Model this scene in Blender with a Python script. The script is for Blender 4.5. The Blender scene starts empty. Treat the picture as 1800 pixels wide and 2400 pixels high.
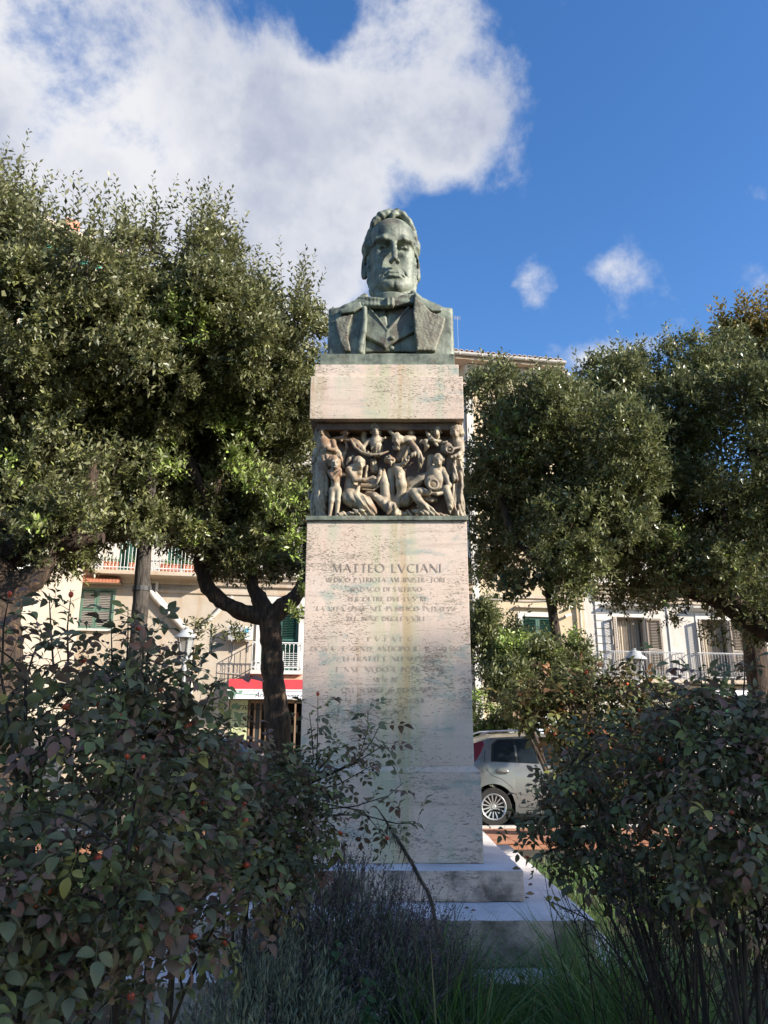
import bpy, bmesh, math, random
import numpy as np
from mathutils import Vector, Matrix, Euler, noise as mnoise

R = math.radians
scene = bpy.context.scene
COL = scene.collection

# ---------------------------------------------------------------- camera
PITCH = R(16.0)
FPX = 1803.0
cam_d = bpy.data.cameras.new('camera')
cam = bpy.data.objects.new('camera', cam_d)
COL.objects.link(cam)
cam.location = (0, 0, 1.5)
cam.rotation_euler = (R(90) + PITCH, 0, 0)
cam_d.sensor_fit = 'VERTICAL'
cam_d.sensor_height = 24.0
cam_d.lens = 24.0 * FPX / 2400.0
cam_d.clip_start = 0.05
cam_d.clip_end = 2000
scene.camera = cam


def pxdir(px, py):
    """world direction of a photo pixel (1800x2400), forward component y"""
    u = (px - 900) / FPX
    v = (1200 - py) / FPX
    return Vector((u, math.cos(PITCH) - v * math.sin(PITCH), math.sin(PITCH) + v * math.cos(PITCH)))


def at(px, py, d):
    """world point seen at a photo pixel, at forward distance d"""
    r = pxdir(px, py)
    return Vector((0, 0, 1.5)) + r * (d / r.y)


# ---------------------------------------------------------------- light
SUN_AZ = R(65)      # to the right of straight behind the camera
SUN_EL = R(25)
sun_dir = Vector((math.sin(SUN_AZ) * math.cos(SUN_EL), -math.cos(SUN_AZ) * math.cos(SUN_EL), math.sin(SUN_EL)))
sun_d = bpy.data.lights.new('sun', 'SUN')
sun_d.energy = 5.0
sun_d.angle = R(0.6)
sun_d.color = (1.0, 0.92, 0.80)
sun = bpy.data.objects.new('sun', sun_d)
COL.objects.link(sun)
sun.rotation_euler = sun_dir.to_track_quat('Z', 'Y').to_euler()
sun.location = (6, -6, 12)

scene.view_settings.view_transform = 'Standard'
scene.view_settings.look = 'None'
scene.view_settings.exposure = 1.05
scene.view_settings.gamma = 1.0
scene.view_settings.use_curve_mapping = False
scene.cycles.use_denoising = True
scene.cycles.max_bounces = 6
scene.cycles.transparent_max_bounces = 6
scene.cycles.caustics_reflective = False
scene.cycles.caustics_refractive = False

world = bpy.data.worlds.new('World')
scene.world = world
world.use_nodes = True
WT = world.node_tree
WT.nodes.clear()


def N(tree, typ, **kw):
    n = tree.nodes.new(typ)
    for k, v in kw.items():
        if k.startswith('i_'):
            n.inputs[k[2:].replace('_', ' ')].default_value = v
        elif k.startswith('n_'):
            n.inputs[int(k[2:])].default_value = v
        else:
            setattr(n, k, v)
    return n


def L(tree, a, b):
    tree.links.new(a, b)


def math_node(tree, op, a, b=None, c=None, clamp=False):
    n = tree.nodes.new('ShaderNodeMath')
    n.operation = op
    n.use_clamp = clamp
    for i, v in enumerate((a, b, c)):
        if v is None:
            continue
        if isinstance(v, (int, float)):
            n.inputs[i].default_value = v
        else:
            tree.links.new(v, n.inputs[i])
    return n.outputs[0]


def mix_col(tree, fac, a, b, blend='MIX'):
    n = tree.nodes.new('ShaderNodeMix')
    n.data_type = 'RGBA'
    n.blend_type = blend
    n.clamp_factor = True
    for sock, v in ((n.inputs[0], fac), (n.inputs[6], a), (n.inputs[7], b)):
        if isinstance(v, (int, float)):
            sock.default_value = v
        elif isinstance(v, tuple):
            sock.default_value = v if len(v) == 4 else (*v, 1)
        else:
            tree.links.new(v, sock)
    return n.outputs[2]


def ramp(tree, fac, stops, interp='LINEAR'):
    n = tree.nodes.new('ShaderNodeValToRGB')
    n.color_ramp.interpolation = interp
    el = n.color_ramp.elements
    while len(el) > 1:
        el.remove(el[-1])
    for i, (p, c) in enumerate(stops):
        e = el[0] if i == 0 else el.new(p)
        e.position = p
        e.color = c if len(c) == 4 else (*c, 1)
    tree.links.new(fac, n.inputs[0])
    return n.outputs[0]


def sstep(tree, x, lo, hi, out0=0.0, out1=1.0):
    n = tree.nodes.new('ShaderNodeMapRange')
    n.interpolation_type = 'SMOOTHSTEP'
    n.clamp = True
    n.inputs[1].default_value = lo
    n.inputs[2].default_value = hi
    n.inputs[3].default_value = out0
    n.inputs[4].default_value = out1
    tree.links.new(x, n.inputs[0])
    return n.outputs[0]


# ---------------------------------------------------------------- sky with clouds (world directions)
def build_sky():
    t = WT
    sky = N(t, 'ShaderNodeTexSky', sky_type='NISHITA')
    sky.sun_disc = False
    sky.sun_elevation = SUN_EL
    sky.sun_rotation = math.atan2(sun_dir.x, sun_dir.y)
    sky.altitude = 50
    sky.air_density = 1.0
    sky.dust_density = 0.4
    sky.ozone_density = 2.0
    tc = N(t, 'ShaderNodeTexCoord')
    geo = tc.outputs['Generated']
    norm = N(t, 'ShaderNodeVectorMath', operation='NORMALIZE')
    L(t, geo, norm.inputs[0])
    d = norm.outputs[0]
    # billowing noise on the direction, warped
    nz1 = N(t, 'ShaderNodeTexNoise', i_Scale=4.2, i_Detail=10.0, i_Roughness=0.62)
    nz1.inputs['Distortion'].default_value = 0.25
    L(t, d, nz1.inputs['Vector'])
    nz2 = N(t, 'ShaderNodeTexNoise', i_Scale=11.0, i_Detail=9.0, i_Roughness=0.62)
    L(t, d, nz2.inputs['Vector'])
    # large cloud bodies: (pixel of the photo their centre lies at, angular radius, weight)
    bodies = [(330, 330, .34, 1.0), (60, 520, .30, .9), (700, 290, .22, .85), (960, 270, .13, .62), (480, 540, .22, .9), (1110, 300, .06, .30), (1130, 190, .06, .28),
              (200, 90, .16, .55), (380, 130, .14, .5), (960, 30, .08, .40), (1060, 60, .07, .30), (1240, 40, .07, .34), (800, 470, .07, .25), (1010, 560, .07, -.5), (930, 620, .09, -.6), (780, 160, .10, .35),
              (1260, 668, .048, .70), (1445, 648, .058, .85), (1370, 812, .055, .62), (1450, 850, .06, .5), (1345, 735, .05, -.55), (1560, 600, .09, -.4), (1340, 560, .06, -.3), (1795, 60, .05, .20), (1560, 40, .15, -.45), (1720, 30, .10, -.25), (1410, 735, .05, -.5), (1490, 375, .03, .16),
              (-700, 250, .40, .8), (-500, -700, .30, .6), (2700, 300, .2, .5), (3000, 900, .3, .6), (900, -1600, .35, .6),
              (-20, 95, .085, -1.1), (640, 60, .105, -1.35), (560, 95, .06, -.5), (760, 85, .055, -.7), (890, 410, .055, -1.15), (800, 380, .03, -.5), (850, 330, .04, -.30), (1120, 150, .05, -.3), (1020, 420, .05, -.3)]
    total = None
    for (bx, by, br, w) in bodies:
        v = pxdir(bx, by).normalized()
        dot = N(t, 'ShaderNodeVectorMath', operation='DISTANCE')
        L(t, d, dot.inputs[0])
        dot.inputs[1].default_value = v
        m = sstep(t, dot.outputs['Value'], br * 1.35, br * 0.15, 0.0, w)
        total = m if total is None else math_node(t, 'ADD', total, m)
    total = math_node(t, 'MULTIPLY', math_node(t, 'MINIMUM', total, 1.1), 0.95)
    n1 = math_node(t, 'MULTIPLY', math_node(t, 'SUBTRACT', nz1.outputs[0], 0.5), 3.6)
    n2 = math_node(t, 'MULTIPLY', math_node(t, 'SUBTRACT', nz2.outputs[0], 0.5), 1.7)
    dens = math_node(t, 'ADD', math_node(t, 'ADD', total, n1), n2)
    mask = sstep(t, dens, 0.14, 1.02)
    thick = sstep(t, dens, 0.6, 1.6)
    # cloud tone: white edges, blue grey in the thick middle
    nz3 = N(t, 'ShaderNodeTexNoise', i_Scale=4.5, i_Detail=6.0, i_Roughness=0.55)
    off = N(t, 'ShaderNodeVectorMath', operation='ADD')
    L(t, d, off.inputs[0])
    off.inputs[1].default_value = (3.1, 1.7, 0.4)
    L(t, off.outputs[0], nz3.inputs['Vector'])
    tone = math_node(t, 'ADD', math_node(t, 'MULTIPLY', thick, 0.16), math_node(t, 'MULTIPLY', nz3.outputs[0], 0.95))
    ccol = ramp(t, tone, [(0.38, (3.85, 3.85, 3.92)), (0.55, (3.1, 3.18, 3.45)), (0.72, (1.9, 2.08, 2.65))])
    # the blue of the clear air, a little deeper than the model's
    hs = N(t, 'ShaderNodeHueSaturation', i_Hue=0.508, i_Saturation=1.28, i_Value=1.06)
    L(t, sky.outputs[0], hs.inputs['Color'])
    col = mix_col(t, math_node(t, 'MULTIPLY', mask, 0.94), hs.outputs[0], ccol)
    bg = N(t, 'ShaderNodeBackground', i_Strength=0.115)
    L(t, col, bg.inputs['Color'])
    out = N(t, 'ShaderNodeOutputWorld')
    L(t, bg.outputs[0], out.inputs['Surface'])


build_sky()

# ---------------------------------------------------------------- object helpers
def tag(o, label=None, cat=None, group=None, kind=None):
    if label: o['label'] = label
    if cat: o['category'] = cat
    if group: o['group'] = group
    if kind: o['kind'] = kind
    return o


def empty(name, loc=(0, 0, 0), rz=0.0):
    o = bpy.data.objects.new(name, None)
    o.location = loc
    o.rotation_euler = (0, 0, rz)
    o.empty_display_size = 0.2
    COL.objects.link(o)
    return o


def link(name, me, mat=None, parent=None):
    o = bpy.data.objects.new(name, me)
    COL.objects.link(o)
    if mat is not None and len(me.materials) == 0:
        me.materials.append(mat)
    if parent is not None:
        o.parent = parent
    return o


def mesh_np(name, verts, faces, mat=None, smooth=False, attrs=None):
    """verts (n,3); faces: array (m,4) or (m,3), or a list of such arrays"""
    me = bpy.data.meshes.new(name)
    if isinstance(faces, np.ndarray):
        faces = [faces]
    faces = [np.asarray(f, dtype=np.int32) for f in faces if len(f)]
    verts = np.asarray(verts, dtype=np.float32)
    me.vertices.add(len(verts))
    me.vertices.foreach_set('co', verts.ravel())
    nl = sum(f.size for f in faces)
    npoly = sum(len(f) for f in faces)
    me.loops.add(nl)
    me.polygons.add(npoly)
    me.loops.foreach_set('vertex_index', np.concatenate([f.ravel() for f in faces]))
    tot = np.concatenate([np.full(len(f), f.shape[1], dtype=np.int32) for f in faces])
    start = np.concatenate([[0], np.cumsum(tot)[:-1]]).astype(np.int32)
    me.polygons.foreach_set('loop_start', start)
    if attrs:
        for k, v in attrs.items():
            a = me.attributes.new(k, 'FLOAT', 'FACE')
            a.data.foreach_set('value', np.asarray(v, dtype=np.float32))
    me.update(calc_edges=True)
    if smooth:
        me.polygons.foreach_set('use_smooth', np.ones(npoly, dtype=bool))
    if mat is not None:
        me.materials.append(mat)
    return me


class MB:
    """collects shapes, then links them as one mesh object"""
    def __init__(self):
        self.v, self.f = [], []

    def add(self, vs, fs):
        b = len(self.v)
        self.v += [tuple(p) for p in vs]
        self.f += [tuple(b + i for i in q) for q in fs]
        return self

    def box(self, lo, hi, M=None):
        x0, y0, z0 = lo
        x1, y1, z1 = hi
        vs = [Vector(p) for p in ((x0, y0, z0), (x1, y0, z0), (x1, y1, z0), (x0, y1, z0), (x0, y0, z1), (x1, y0, z1), (x1, y1, z1), (x0, y1, z1))]
        if M is not None:
            vs = [M @ p for p in vs]
        return self.add(vs, [(0, 3, 2, 1), (4, 5, 6, 7), (0, 1, 5, 4), (1, 2, 6, 5), (2, 3, 7, 6), (3, 0, 4, 7)])

    def tube(self, pts, rad, n=8, cap=True):
        pts = [Vector(p) for p in pts]
        if not isinstance(rad, (list, tuple)):
            rad = [rad] * len(pts)
        b = len(self.v)
        up = None
        for i, p in enumerate(pts):
            t = (pts[min(i + 1, len(pts) - 1)] - pts[max(i - 1, 0)])
            t = t.normalized() if t.length > 1e-9 else Vector((0, 0, 1))
            if up is None:
                up = t.orthogonal().normalized()
            up = (up - t * up.dot(t))
            up = up.normalized() if up.length > 1e-6 else t.orthogonal().normalized()
            w = t.cross(up)
            for k in range(n):
                a = 2 * math.pi * k / n
                self.v.append(tuple(p + (up * math.cos(a) + w * math.sin(a)) * rad[i]))
        for i in range(len(pts) - 1):
            for k in range(n):
                a, c = b + i * n + k, b + i * n + (k + 1) % n
                self.f.append((a, c, c + n, a + n))
        if cap:
            self.f.append(tuple(b + k for k in reversed(range(n))))
            self.f.append(tuple(b + (len(pts) - 1) * n + k for k in range(n)))
        return self

    def lathe(self, prof, n=16, M=None, cap=True):
        """prof: (r, z) pairs, about z"""
        b = len(self.v)
        for r, z in prof:
            for k in range(n):
                a = 2 * math.pi * k / n
                p = Vector((r * math.cos(a), r * math.sin(a), z))
                self.v.append(tuple(M @ p if M is not None else p))
        for i in range(len(prof) - 1):
            for k in range(n):
                a, c = b + i * n + k, b + i * n + (k + 1) % n
                self.f.append((a, c, c + n, a + n))
        if cap:
            self.f.append(tuple(b + k for k in reversed(range(n))))
            self.f.append(tuple(b + (len(prof) - 1) * n + k for k in range(n)))
        return self

    def prism(self, poly, h0, h1, M=None):
        """poly: (x, z) outline, extruded along y from h0 to h1"""
        n = len(poly)
        vs = [Vector((x, h0, z)) for x, z in poly] + [Vector((x, h1, z)) for x, z in poly]
        if M is not None:
            vs = [M @ p for p in vs]
        fs = [tuple(range(n)), tuple(reversed(range(n, 2 * n)))]
        for i in range(n):
            j = (i + 1) % n
            fs.append((j, i, n + i, n + j))
        return self.add(vs, fs)

    def mesh(self, name, mat=None, smooth=False, bevel=0.0, M=None):
        me = bpy.data.meshes.new(name)
        me.from_pydata(self.v if M is None else [tuple(M @ Vector(p)) for p in self.v], [], self.f)
        bm = bmesh.new()
        bm.from_mesh(me)
        bmesh.ops.recalc_face_normals(bm, faces=bm.faces)
        if bevel:
            bmesh.ops.bevel(bm, geom=[e for e in bm.edges if e.calc_face_angle(0) > 0.6], offset=bevel, segments=2, affect='EDGES', clamp_overlap=True, profile=0.7)
        bm.to_mesh(me)
        bm.free()
        if smooth:
            for p in me.polygons:
                p.use_smooth = True
            try:
                me.set_sharp_from_angle(angle=R(40))
            except Exception:
                pass
        if mat is not None:
            me.materials.append(mat)
        return me

    def build(self, name, mat=None, parent=None, smooth=False, bevel=0.0, M=None):
        return link(name, self.mesh(name, mat, smooth, bevel, M), None, parent)


def copy_tree(o, parent=None):
    c = o.copy()
    COL.objects.link(c)
    c.parent = parent
    for ch in list(o.children):
        copy_tree(ch, c)
    return c


# ---------------------------------------------------------------- sculpting by distance fields
def surface_nets(F, org, h):
    S = F < 0
    c = np.zeros(tuple(np.array(F.shape) - 1), dtype=np.int8)
    cs = [(i, j, k) for i in (0, 1) for j in (0, 1) for k in (0, 1)]
    nx, ny, nz = c.shape
    for (i, j, k) in cs:
        c += S[i:i + nx, j:j + ny, k:k + nz]
    mask = (c > 0) & (c < 8)
    idx = np.full(c.shape, -1, dtype=np.int64)
    ci, cj, ck = np.nonzero(mask)
    idx[mask] = np.arange(len(ci))
    pos = np.zeros((len(ci), 3))
    cnt = np.zeros(len(ci))
    for a in cs:
        for ax in range(3):
            if a[ax]:
                continue
            b = list(a)
            b[ax] = 1
            fa = F[ci + a[0], cj + a[1], ck + a[2]]
            fb = F[ci + b[0], cj + b[1], ck + b[2]]
            cr = (fa < 0) != (fb < 0)
            den = np.where(np.abs(fa - fb) < 1e-12, 1, fa - fb)
            tt = np.where(cr, fa / den, 0)
            p = np.tile(np.array(a, float), (len(ci), 1))
            p[:, ax] += tt
            pos[cr] += p[cr]
            cnt += cr
    verts = (np.stack([ci, cj, ck], 1) + pos / cnt[:, None]) * h + np.array(org)
    quads = []
    for ax in range(3):
        o1, o2 = [(1, 2), (2, 0), (0, 1)][ax]
        sl0 = [slice(1, -1)] * 3
        sl1 = [slice(1, -1)] * 3
        sl0[ax] = slice(0, -1)
        sl1[ax] = slice(1, None)
        A, B = S[tuple(sl0)], S[tuple(sl1)]
        ii = np.array(np.nonzero(A != B))
        ins = A[tuple(ii)]
        base = ii.copy()
        for q in range(3):
            if q != ax:
                base[q] += 1
        def cell(d1, d2):
            z = base.copy()
            z[o1] += d1
            z[o2] += d2
            return idx[tuple(z)]
        q = np.stack([cell(-1, -1), cell(0, -1), cell(0, 0), cell(-1, 0)], 1)
        q[~ins] = q[~ins][:, ::-1]
        quads.append(q)
    return verts, np.concatenate(quads)


def smin(a, b, k):
    if k <= 0:
        return np.minimum(a, b)
    h = np.clip(0.5 + 0.5 * (b - a) / k, 0, 1)
    return b * (1 - h) + a * h - k * h * (1 - h)


def smax(a, b, k):
    return -smin(-a, -b, k)


def s_ell(P, c, r):
    X, F_, Z = P
    q0 = ((X - c[0]) / r[0], (F_ - c[1]) / r[1], (Z - c[2]) / r[2])
    k0 = np.sqrt(q0[0] ** 2 + q0[1] ** 2 + q0[2] ** 2)
    k1 = np.sqrt((q0[0] / r[0]) ** 2 + (q0[1] / r[1]) ** 2 + (q0[2] / r[2]) ** 2)
    return k0 * (k0 - 1.0) / np.maximum(k1, 1e-6)


def s_cap(P, a, b, ra, rb=None):
    rb = ra if rb is None else rb
    X, F_, Z = P
    a = np.array(a, float)
    b = np.array(b, float)
    ba = b - a
    den = max(float(ba @ ba), 1e-12)
    h = ((X - a[0]) * ba[0] + (F_ - a[1]) * ba[1] + (Z - a[2]) * ba[2]) / den
    h = np.clip(h, 0, 1)
    dx = X - a[0] - h * ba[0]
    df = F_ - a[1] - h * ba[1]
    dz = Z - a[2] - h * ba[2]
    return np.sqrt(dx * dx + df * df + dz * dz) - (ra + (rb - ra) * h)


def s_box(P, c, hs, r):
    X, F_, Z = P
    qx, qf, qz = np.abs(X - c[0]) - hs[0] + r, np.abs(F_ - c[1]) - hs[1] + r, np.abs(Z - c[2]) - hs[2] + r
    return np.sqrt(np.maximum(qx, 0) ** 2 + np.maximum(qf, 0) ** 2 + np.maximum(qz, 0) ** 2) + np.minimum(np.maximum(qx, np.maximum(qf, qz)), 0) - r


def s_chain(P, pts, rad, k=0.0):
    d = None
    for i in range(len(pts) - 1):
        ra = rad[i] if isinstance(rad, (list, tuple)) else rad
        rb = rad[i + 1] if isinstance(rad, (list, tuple)) else rad
        e = s_cap(P, pts[i], pts[i + 1], ra, rb)
        d = e if d is None else smin(d, e, k)
    return d


def poly2d(U, V, poly):
    n = len(poly)
    d = np.full(U.shape, 1e9)
    s = np.ones(U.shape)
    j = n - 1
    for i in range(n):
        ex, ey = poly[j][0] - poly[i][0], poly[j][1] - poly[i][1]
        wx, wy = U - poly[i][0], V - poly[i][1]
        tt = np.clip((wx * ex + wy * ey) / max(ex * ex + ey * ey, 1e-12), 0, 1)
        bx, by = wx - ex * tt, wy - ey * tt
        d = np.minimum(d, bx * bx + by * by)
        c1 = V >= poly[i][1]
        c2 = V < poly[j][1]
        c3 = ex * wy > ey * wx
        flip = (c1 & c2 & c3) | (~c1 & ~c2 & ~c3)
        s = np.where(flip, -s, s)
        j = i
    return s * np.sqrt(d)


def sculpt(name, fn, lo, hi, h, mat, parent=None, M=None):
    """fn(P) -> distance, in local (x, f, z) with f towards the viewer (world -y); lo, hi in the same"""
    xs = np.arange(lo[0], hi[0] + h, h)
    ys = np.arange(-hi[1], -lo[1] + h, h)
    zs = np.arange(lo[2], hi[2] + h, h)
    X, Y, Z = np.meshgrid(xs, ys, zs, indexing='ij')
    F = fn((X, -Y, Z))
    F[0], F[-1], F[:, 0], F[:, -1], F[:, :, 0], F[:, :, -1] = [np.maximum(q, 1e-4) for q in (F[0], F[-1], F[:, 0], F[:, -1], F[:, :, 0], F[:, :, -1])]
    v, q = surface_nets(F, (xs[0], ys[0], zs[0]), h)
    if M is not None:
        m = np.array(M)
        v = v @ m[:3, :3].T + m[:3, 3]
    return link(name, mesh_np(name, v, q, mat, smooth=True), None, parent)
# ---------------------------------------------------------------- materials
def new_mat(name):
    m = bpy.data.materials.new(name)
    m.use_nodes = True
    t = m.node_tree
    t.nodes.clear()
    out = t.nodes.new('ShaderNodeOutputMaterial')
    b = t.nodes.new('ShaderNodeBsdfPrincipled')
    t.links.new(b.outputs[0], out.inputs[0])
    return m, t, b, out


def coords(t, scale=(1, 1, 1), kind='Object', rot=(0, 0, 0)):
    tc = t.nodes.new('ShaderNodeTexCoord')
    mp = t.nodes.new('ShaderNodeMapping')
    mp.inputs['Scale'].default_value = scale
    mp.inputs['Rotation'].default_value = rot
    t.links.new(tc.outputs[kind], mp.inputs[0])
    return mp.outputs[0]


def tnoise(t, vec, scale, detail=5.0, rough=0.55, dist=0.0):
    n = N(t, 'ShaderNodeTexNoise', i_Scale=scale, i_Detail=detail, i_Roughness=rough, i_Distortion=dist)
    t.links.new(vec, n.inputs['Vector'])
    return n.outputs[0]


def bump(t, b, h, strength=0.3, dist=0.01):
    n = N(t, 'ShaderNodeBump', i_Strength=strength, i_Distance=dist)
    t.links.new(h, n.inputs['Height'])
    t.links.new(n.outputs[0], b.inputs['Normal'])


def simple(name, col, rough=0.6, metal=0.0, var=0.12, scale=6.0, bmp=0.0, bscale=40.0, spec=0.5):
    m, t, b, _ = new_mat(name)
    v = coords(t)
    n = tnoise(t, v, scale, 6)
    c0 = tuple(max(0, x * (1 - var)) for x in col)
    c1 = tuple(min(1, x * (1 + var)) for x in col)
    t.links.new(ramp(t, n, [(0.3, c0), (0.7, c1)]), b.inputs['Base Color'])
    b.inputs['Roughness'].default_value = rough
    b.inputs['Metallic'].default_value = metal
    b.inputs['Specular IOR Level'].default_value = spec
    if bmp:
        bump(t, b, tnoise(t, v, bscale, 4), bmp, 0.01)
    return m


def make_travertine(name, stain=1.25, dirty=0.0):
    m, t, b, _ = new_mat(name)
    v = coords(t)
    base = ramp(t, tnoise(t, v, 2.2, 5), [(0.25, (.58, .445, .360)), (0.5, (.625, .495, .41)), (0.75, (.64, .53, .455))])
    # bedding: long horizontal veins
    vb = coords(t, (1.0, 1.0, 14.0))
    bed = tnoise(t, vb, 2.0, 6, 0.6, 0.3)
    base = mix_col(t, math_node(t, 'MULTIPLY', sstep(t, bed, .50, .68), .55), base, (.42, .34, .28))
    base = mix_col(t, math_node(t, 'MULTIPLY', sstep(t, bed, .46, .28), .28), base, (.66, .57, .50))
    fine = tnoise(t, v, 60, 4, 0.6)
    base = mix_col(t, math_node(t, 'MULTIPLY', sstep(t, fine, .45, .75), .18), base, (.40, .31, .26))
    # pits: short horizontal holes
    vp = coords(t, (15.0, 15.0, 52.0))
    pn = tnoise(t, vp, 2.2, 3, 0.55, 0.9)
    vp2 = coords(t, (30.0, 30.0, 90.0))
    pn2 = tnoise(t, vp2, 1.7, 2, 0.5, 0.8)
    zone = tnoise(t, v, 3.4, 3)
    th = math_node(t, 'MULTIPLY', math_node(t, 'SUBTRACT', zone, 0.5), 0.55)
    pit = sstep(t, math_node(t, 'ADD', pn, th), .635, .71)
    pit2 = sstep(t, math_node(t, 'ADD', pn2, th), .61, .70)
    pits = math_node(t, 'MAXIMUM', pit, math_node(t, 'MULTIPLY', pit2, .8))
    vv = coords(t, (2.0, 2.0, 26.0))
    vein = math_node(t, 'MULTIPLY', sstep(t, tnoise(t, vv, 2.0, 6, .62, .6), .60, .66), sstep(t, tnoise(t, v, 6.0, 4), .42, .60))
    base = mix_col(t, math_node(t, 'MULTIPLY', vein, .60), base, (.23, .20, .15))
    # verdigris run-off from the bronze above
    vs = coords(t, (7.0, 7.0, 0.35))
    run = tnoise(t, vs, 1.0, 4, 0.6)
    vs3 = coords(t, (14.0, 14.0, 0.9))
    run2 = tnoise(t, vs3, 1.0, 4, 0.6)
    blot = tnoise(t, v, 1.6, 4)
    green = math_node(t, 'MULTIPLY', sstep(t, run, .44, .66), sstep(t, blot, .34, .58))
    base = mix_col(t, math_node(t, 'MULTIPLY', green, .45 * stain), base, (.38, .44, .32))
    ochre = math_node(t, 'MULTIPLY', sstep(t, run2, .56, .70), sstep(t, blot, .40, .60))
    base = mix_col(t, math_node(t, 'MULTIPLY', ochre, .50 * stain), base, (.36, .22, .10))
    vt = coords(t, (2.0, 2.0, 4.4))
    teal = sstep(t, tnoise(t, vt, 2.1, 4, 0.55, .5), .56, .70)
    base = mix_col(t, math_node(t, 'MULTIPLY', teal, .40 * stain), base, (.17, .30, .29))
    if stain > .5:   # run-off below the middle of the bust
        sx = N(t, 'ShaderNodeSeparateXYZ')
        t.links.new(v, sx.inputs[0])
        dx = math_node(t, 'ABSOLUTE', math_node(t, 'SUBTRACT', math_node(t, 'ADD', sx.outputs[0], math_node(t, 'MULTIPLY', tnoise(t, vs, .6, 3), .25)), .17))
        band = math_node(t, 'MULTIPLY', sstep(t, dx, .26, .02), sstep(t, run2, .34, .60))
        base = mix_col(t, math_node(t, 'MULTIPLY', band, .60), base, (.40, .43, .27))
        dx2 = math_node(t, 'ABSOLUTE', math_node(t, 'SUBTRACT', math_node(t, 'ADD', sx.outputs[0], math_node(t, 'MULTIPLY', tnoise(t, vs, .45, 3), .2)), .20))
        band2 = math_node(t, 'MULTIPLY', sstep(t, dx2, .11, .01), sstep(t, tnoise(t, vs3, 1.7, 4), .40, .62))
        base = mix_col(t, math_node(t, 'MULTIPLY', band2, .50), base, (.44, .29, .13))
    if dirty:
        dn = tnoise(t, v, 5.0, 8, .65)
        base = mix_col(t, sstep(t, dn, .60 - .25 * dirty, .66), base, (.135, .108, .090))
    base = mix_col(t, math_node(t, 'MULTIPLY', pits, .72), base, (.155, .14, .10))
    t.links.new(base, b.inputs['Base Color'])
    b.inputs['Roughness'].default_value = 0.78
    b.inputs['Specular IOR Level'].default_value = 0.3
    hgt = math_node(t, 'SUBTRACT', math_node(t, 'MULTIPLY', fine, .25), pits)
    bump(t, b, hgt, 0.7, 0.006)
    return m


def make_bronze(name, green, pale, brown, brown_amt, dark, dark_amt=.4):
    m, t, b, _ = new_mat(name)
    v = coords(t)
    n = tnoise(t, v, 9, 8, .62)
    base = ramp(t, n, [(0.32, dark), (0.45, green), (0.66, pale)])
    vs = coords(t, (26, 26, 3.0))
    st = tnoise(t, vs, 1.0, 5, .6)
    base = mix_col(t, math_node(t, 'MULTIPLY', sstep(t, st, .50, .70), dark_amt), base, dark)
    base = mix_col(t, math_node(t, 'MULTIPLY', sstep(t, st, .46, .30), .45), base, pale)
    bl = tnoise(t, v, 5.0, 6, .62, .4)
    base = mix_col(t, math_node(t, 'MULTIPLY', sstep(t, bl, .54, .64), brown_amt), base, brown)
    sp = tnoise(t, v, 70, 4, .6)
    base = mix_col(t, math_node(t, 'MULTIPLY', sstep(t, sp, .58, .70), .45), base, dark)
    t.links.new(base, b.inputs['Base Color'])
    b.inputs['Roughness'].default_value = .56
    b.inputs['Specular IOR Level'].default_value = .45
    bump(t, b, math_node(t, 'ADD', tnoise(t, v, 38, 6, .65), math_node(t, 'MULTIPLY', sp, .4)), .42, .006)
    return m


MT = {}
MT['stone'] = make_travertine('travertine')
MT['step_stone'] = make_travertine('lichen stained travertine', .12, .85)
MT['step_top'] = simple('sky lit pale step stone', (.56, .54, .55), .8, var=.16, scale=5.0, bmp=.3, bscale=30)  # pale stone, with skylight on the step tops whitened into the colour
MT['bronze'] = make_bronze('verdigris bronze', (.118, .136, .104), (.245, .270, .208), (.105, .064, .040), .55, (.042, .044, .036))
MT['bronze_brown'] = make_bronze('rusty lapel bronze', (.135, .125, .090), (.25, .25, .185), (.115, .070, .045), .8, (.062, .052, .042))
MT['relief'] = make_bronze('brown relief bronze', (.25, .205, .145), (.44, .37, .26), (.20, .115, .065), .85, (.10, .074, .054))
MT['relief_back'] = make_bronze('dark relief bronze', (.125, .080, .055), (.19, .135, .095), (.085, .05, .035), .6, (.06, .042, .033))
MT['cut'] = simple('incised letter shade', (.33, .265, .215), .9)
MT['cut_faint'] = simple('worn letter shade', (.35, .285, .23), .9)
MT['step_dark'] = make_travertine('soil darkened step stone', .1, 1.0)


def make_plaster(name, base, pale, stain, stain_amt=.5, peel=(.40, .33, .26), peel_amt=.35):
    m, t, b, _ = new_mat(name)
    v = coords(t)
    c = ramp(t, tnoise(t, v, .9, 6, .6), [(.32, base), (.62, pale)])
    vs = coords(t, (3.0, 3.0, .45))
    c = mix_col(t, math_node(t, 'MULTIPLY', sstep(t, tnoise(t, vs, 1.0, 6, .62), .50, .72), stain_amt), c, stain)
    p = tnoise(t, v, 1.7, 8, .66, .3)
    c = mix_col(t, math_node(t, 'MULTIPLY', sstep(t, p, .58, .62), peel_amt), c, peel)
    f = tnoise(t, v, 14, 6, .65)
    c = mix_col(t, math_node(t, 'MULTIPLY', sstep(t, f, .55, .75), .16), c, stain)
    t.links.new(c, b.inputs['Base Color'])
    b.inputs['Roughness'].default_value = .85
    b.inputs['Specular IOR Level'].default_value = .2
    bump(t, b, math_node(t, 'ADD', math_node(t, 'MULTIPLY', p, .6), f), .35, .02)
    return m


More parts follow.
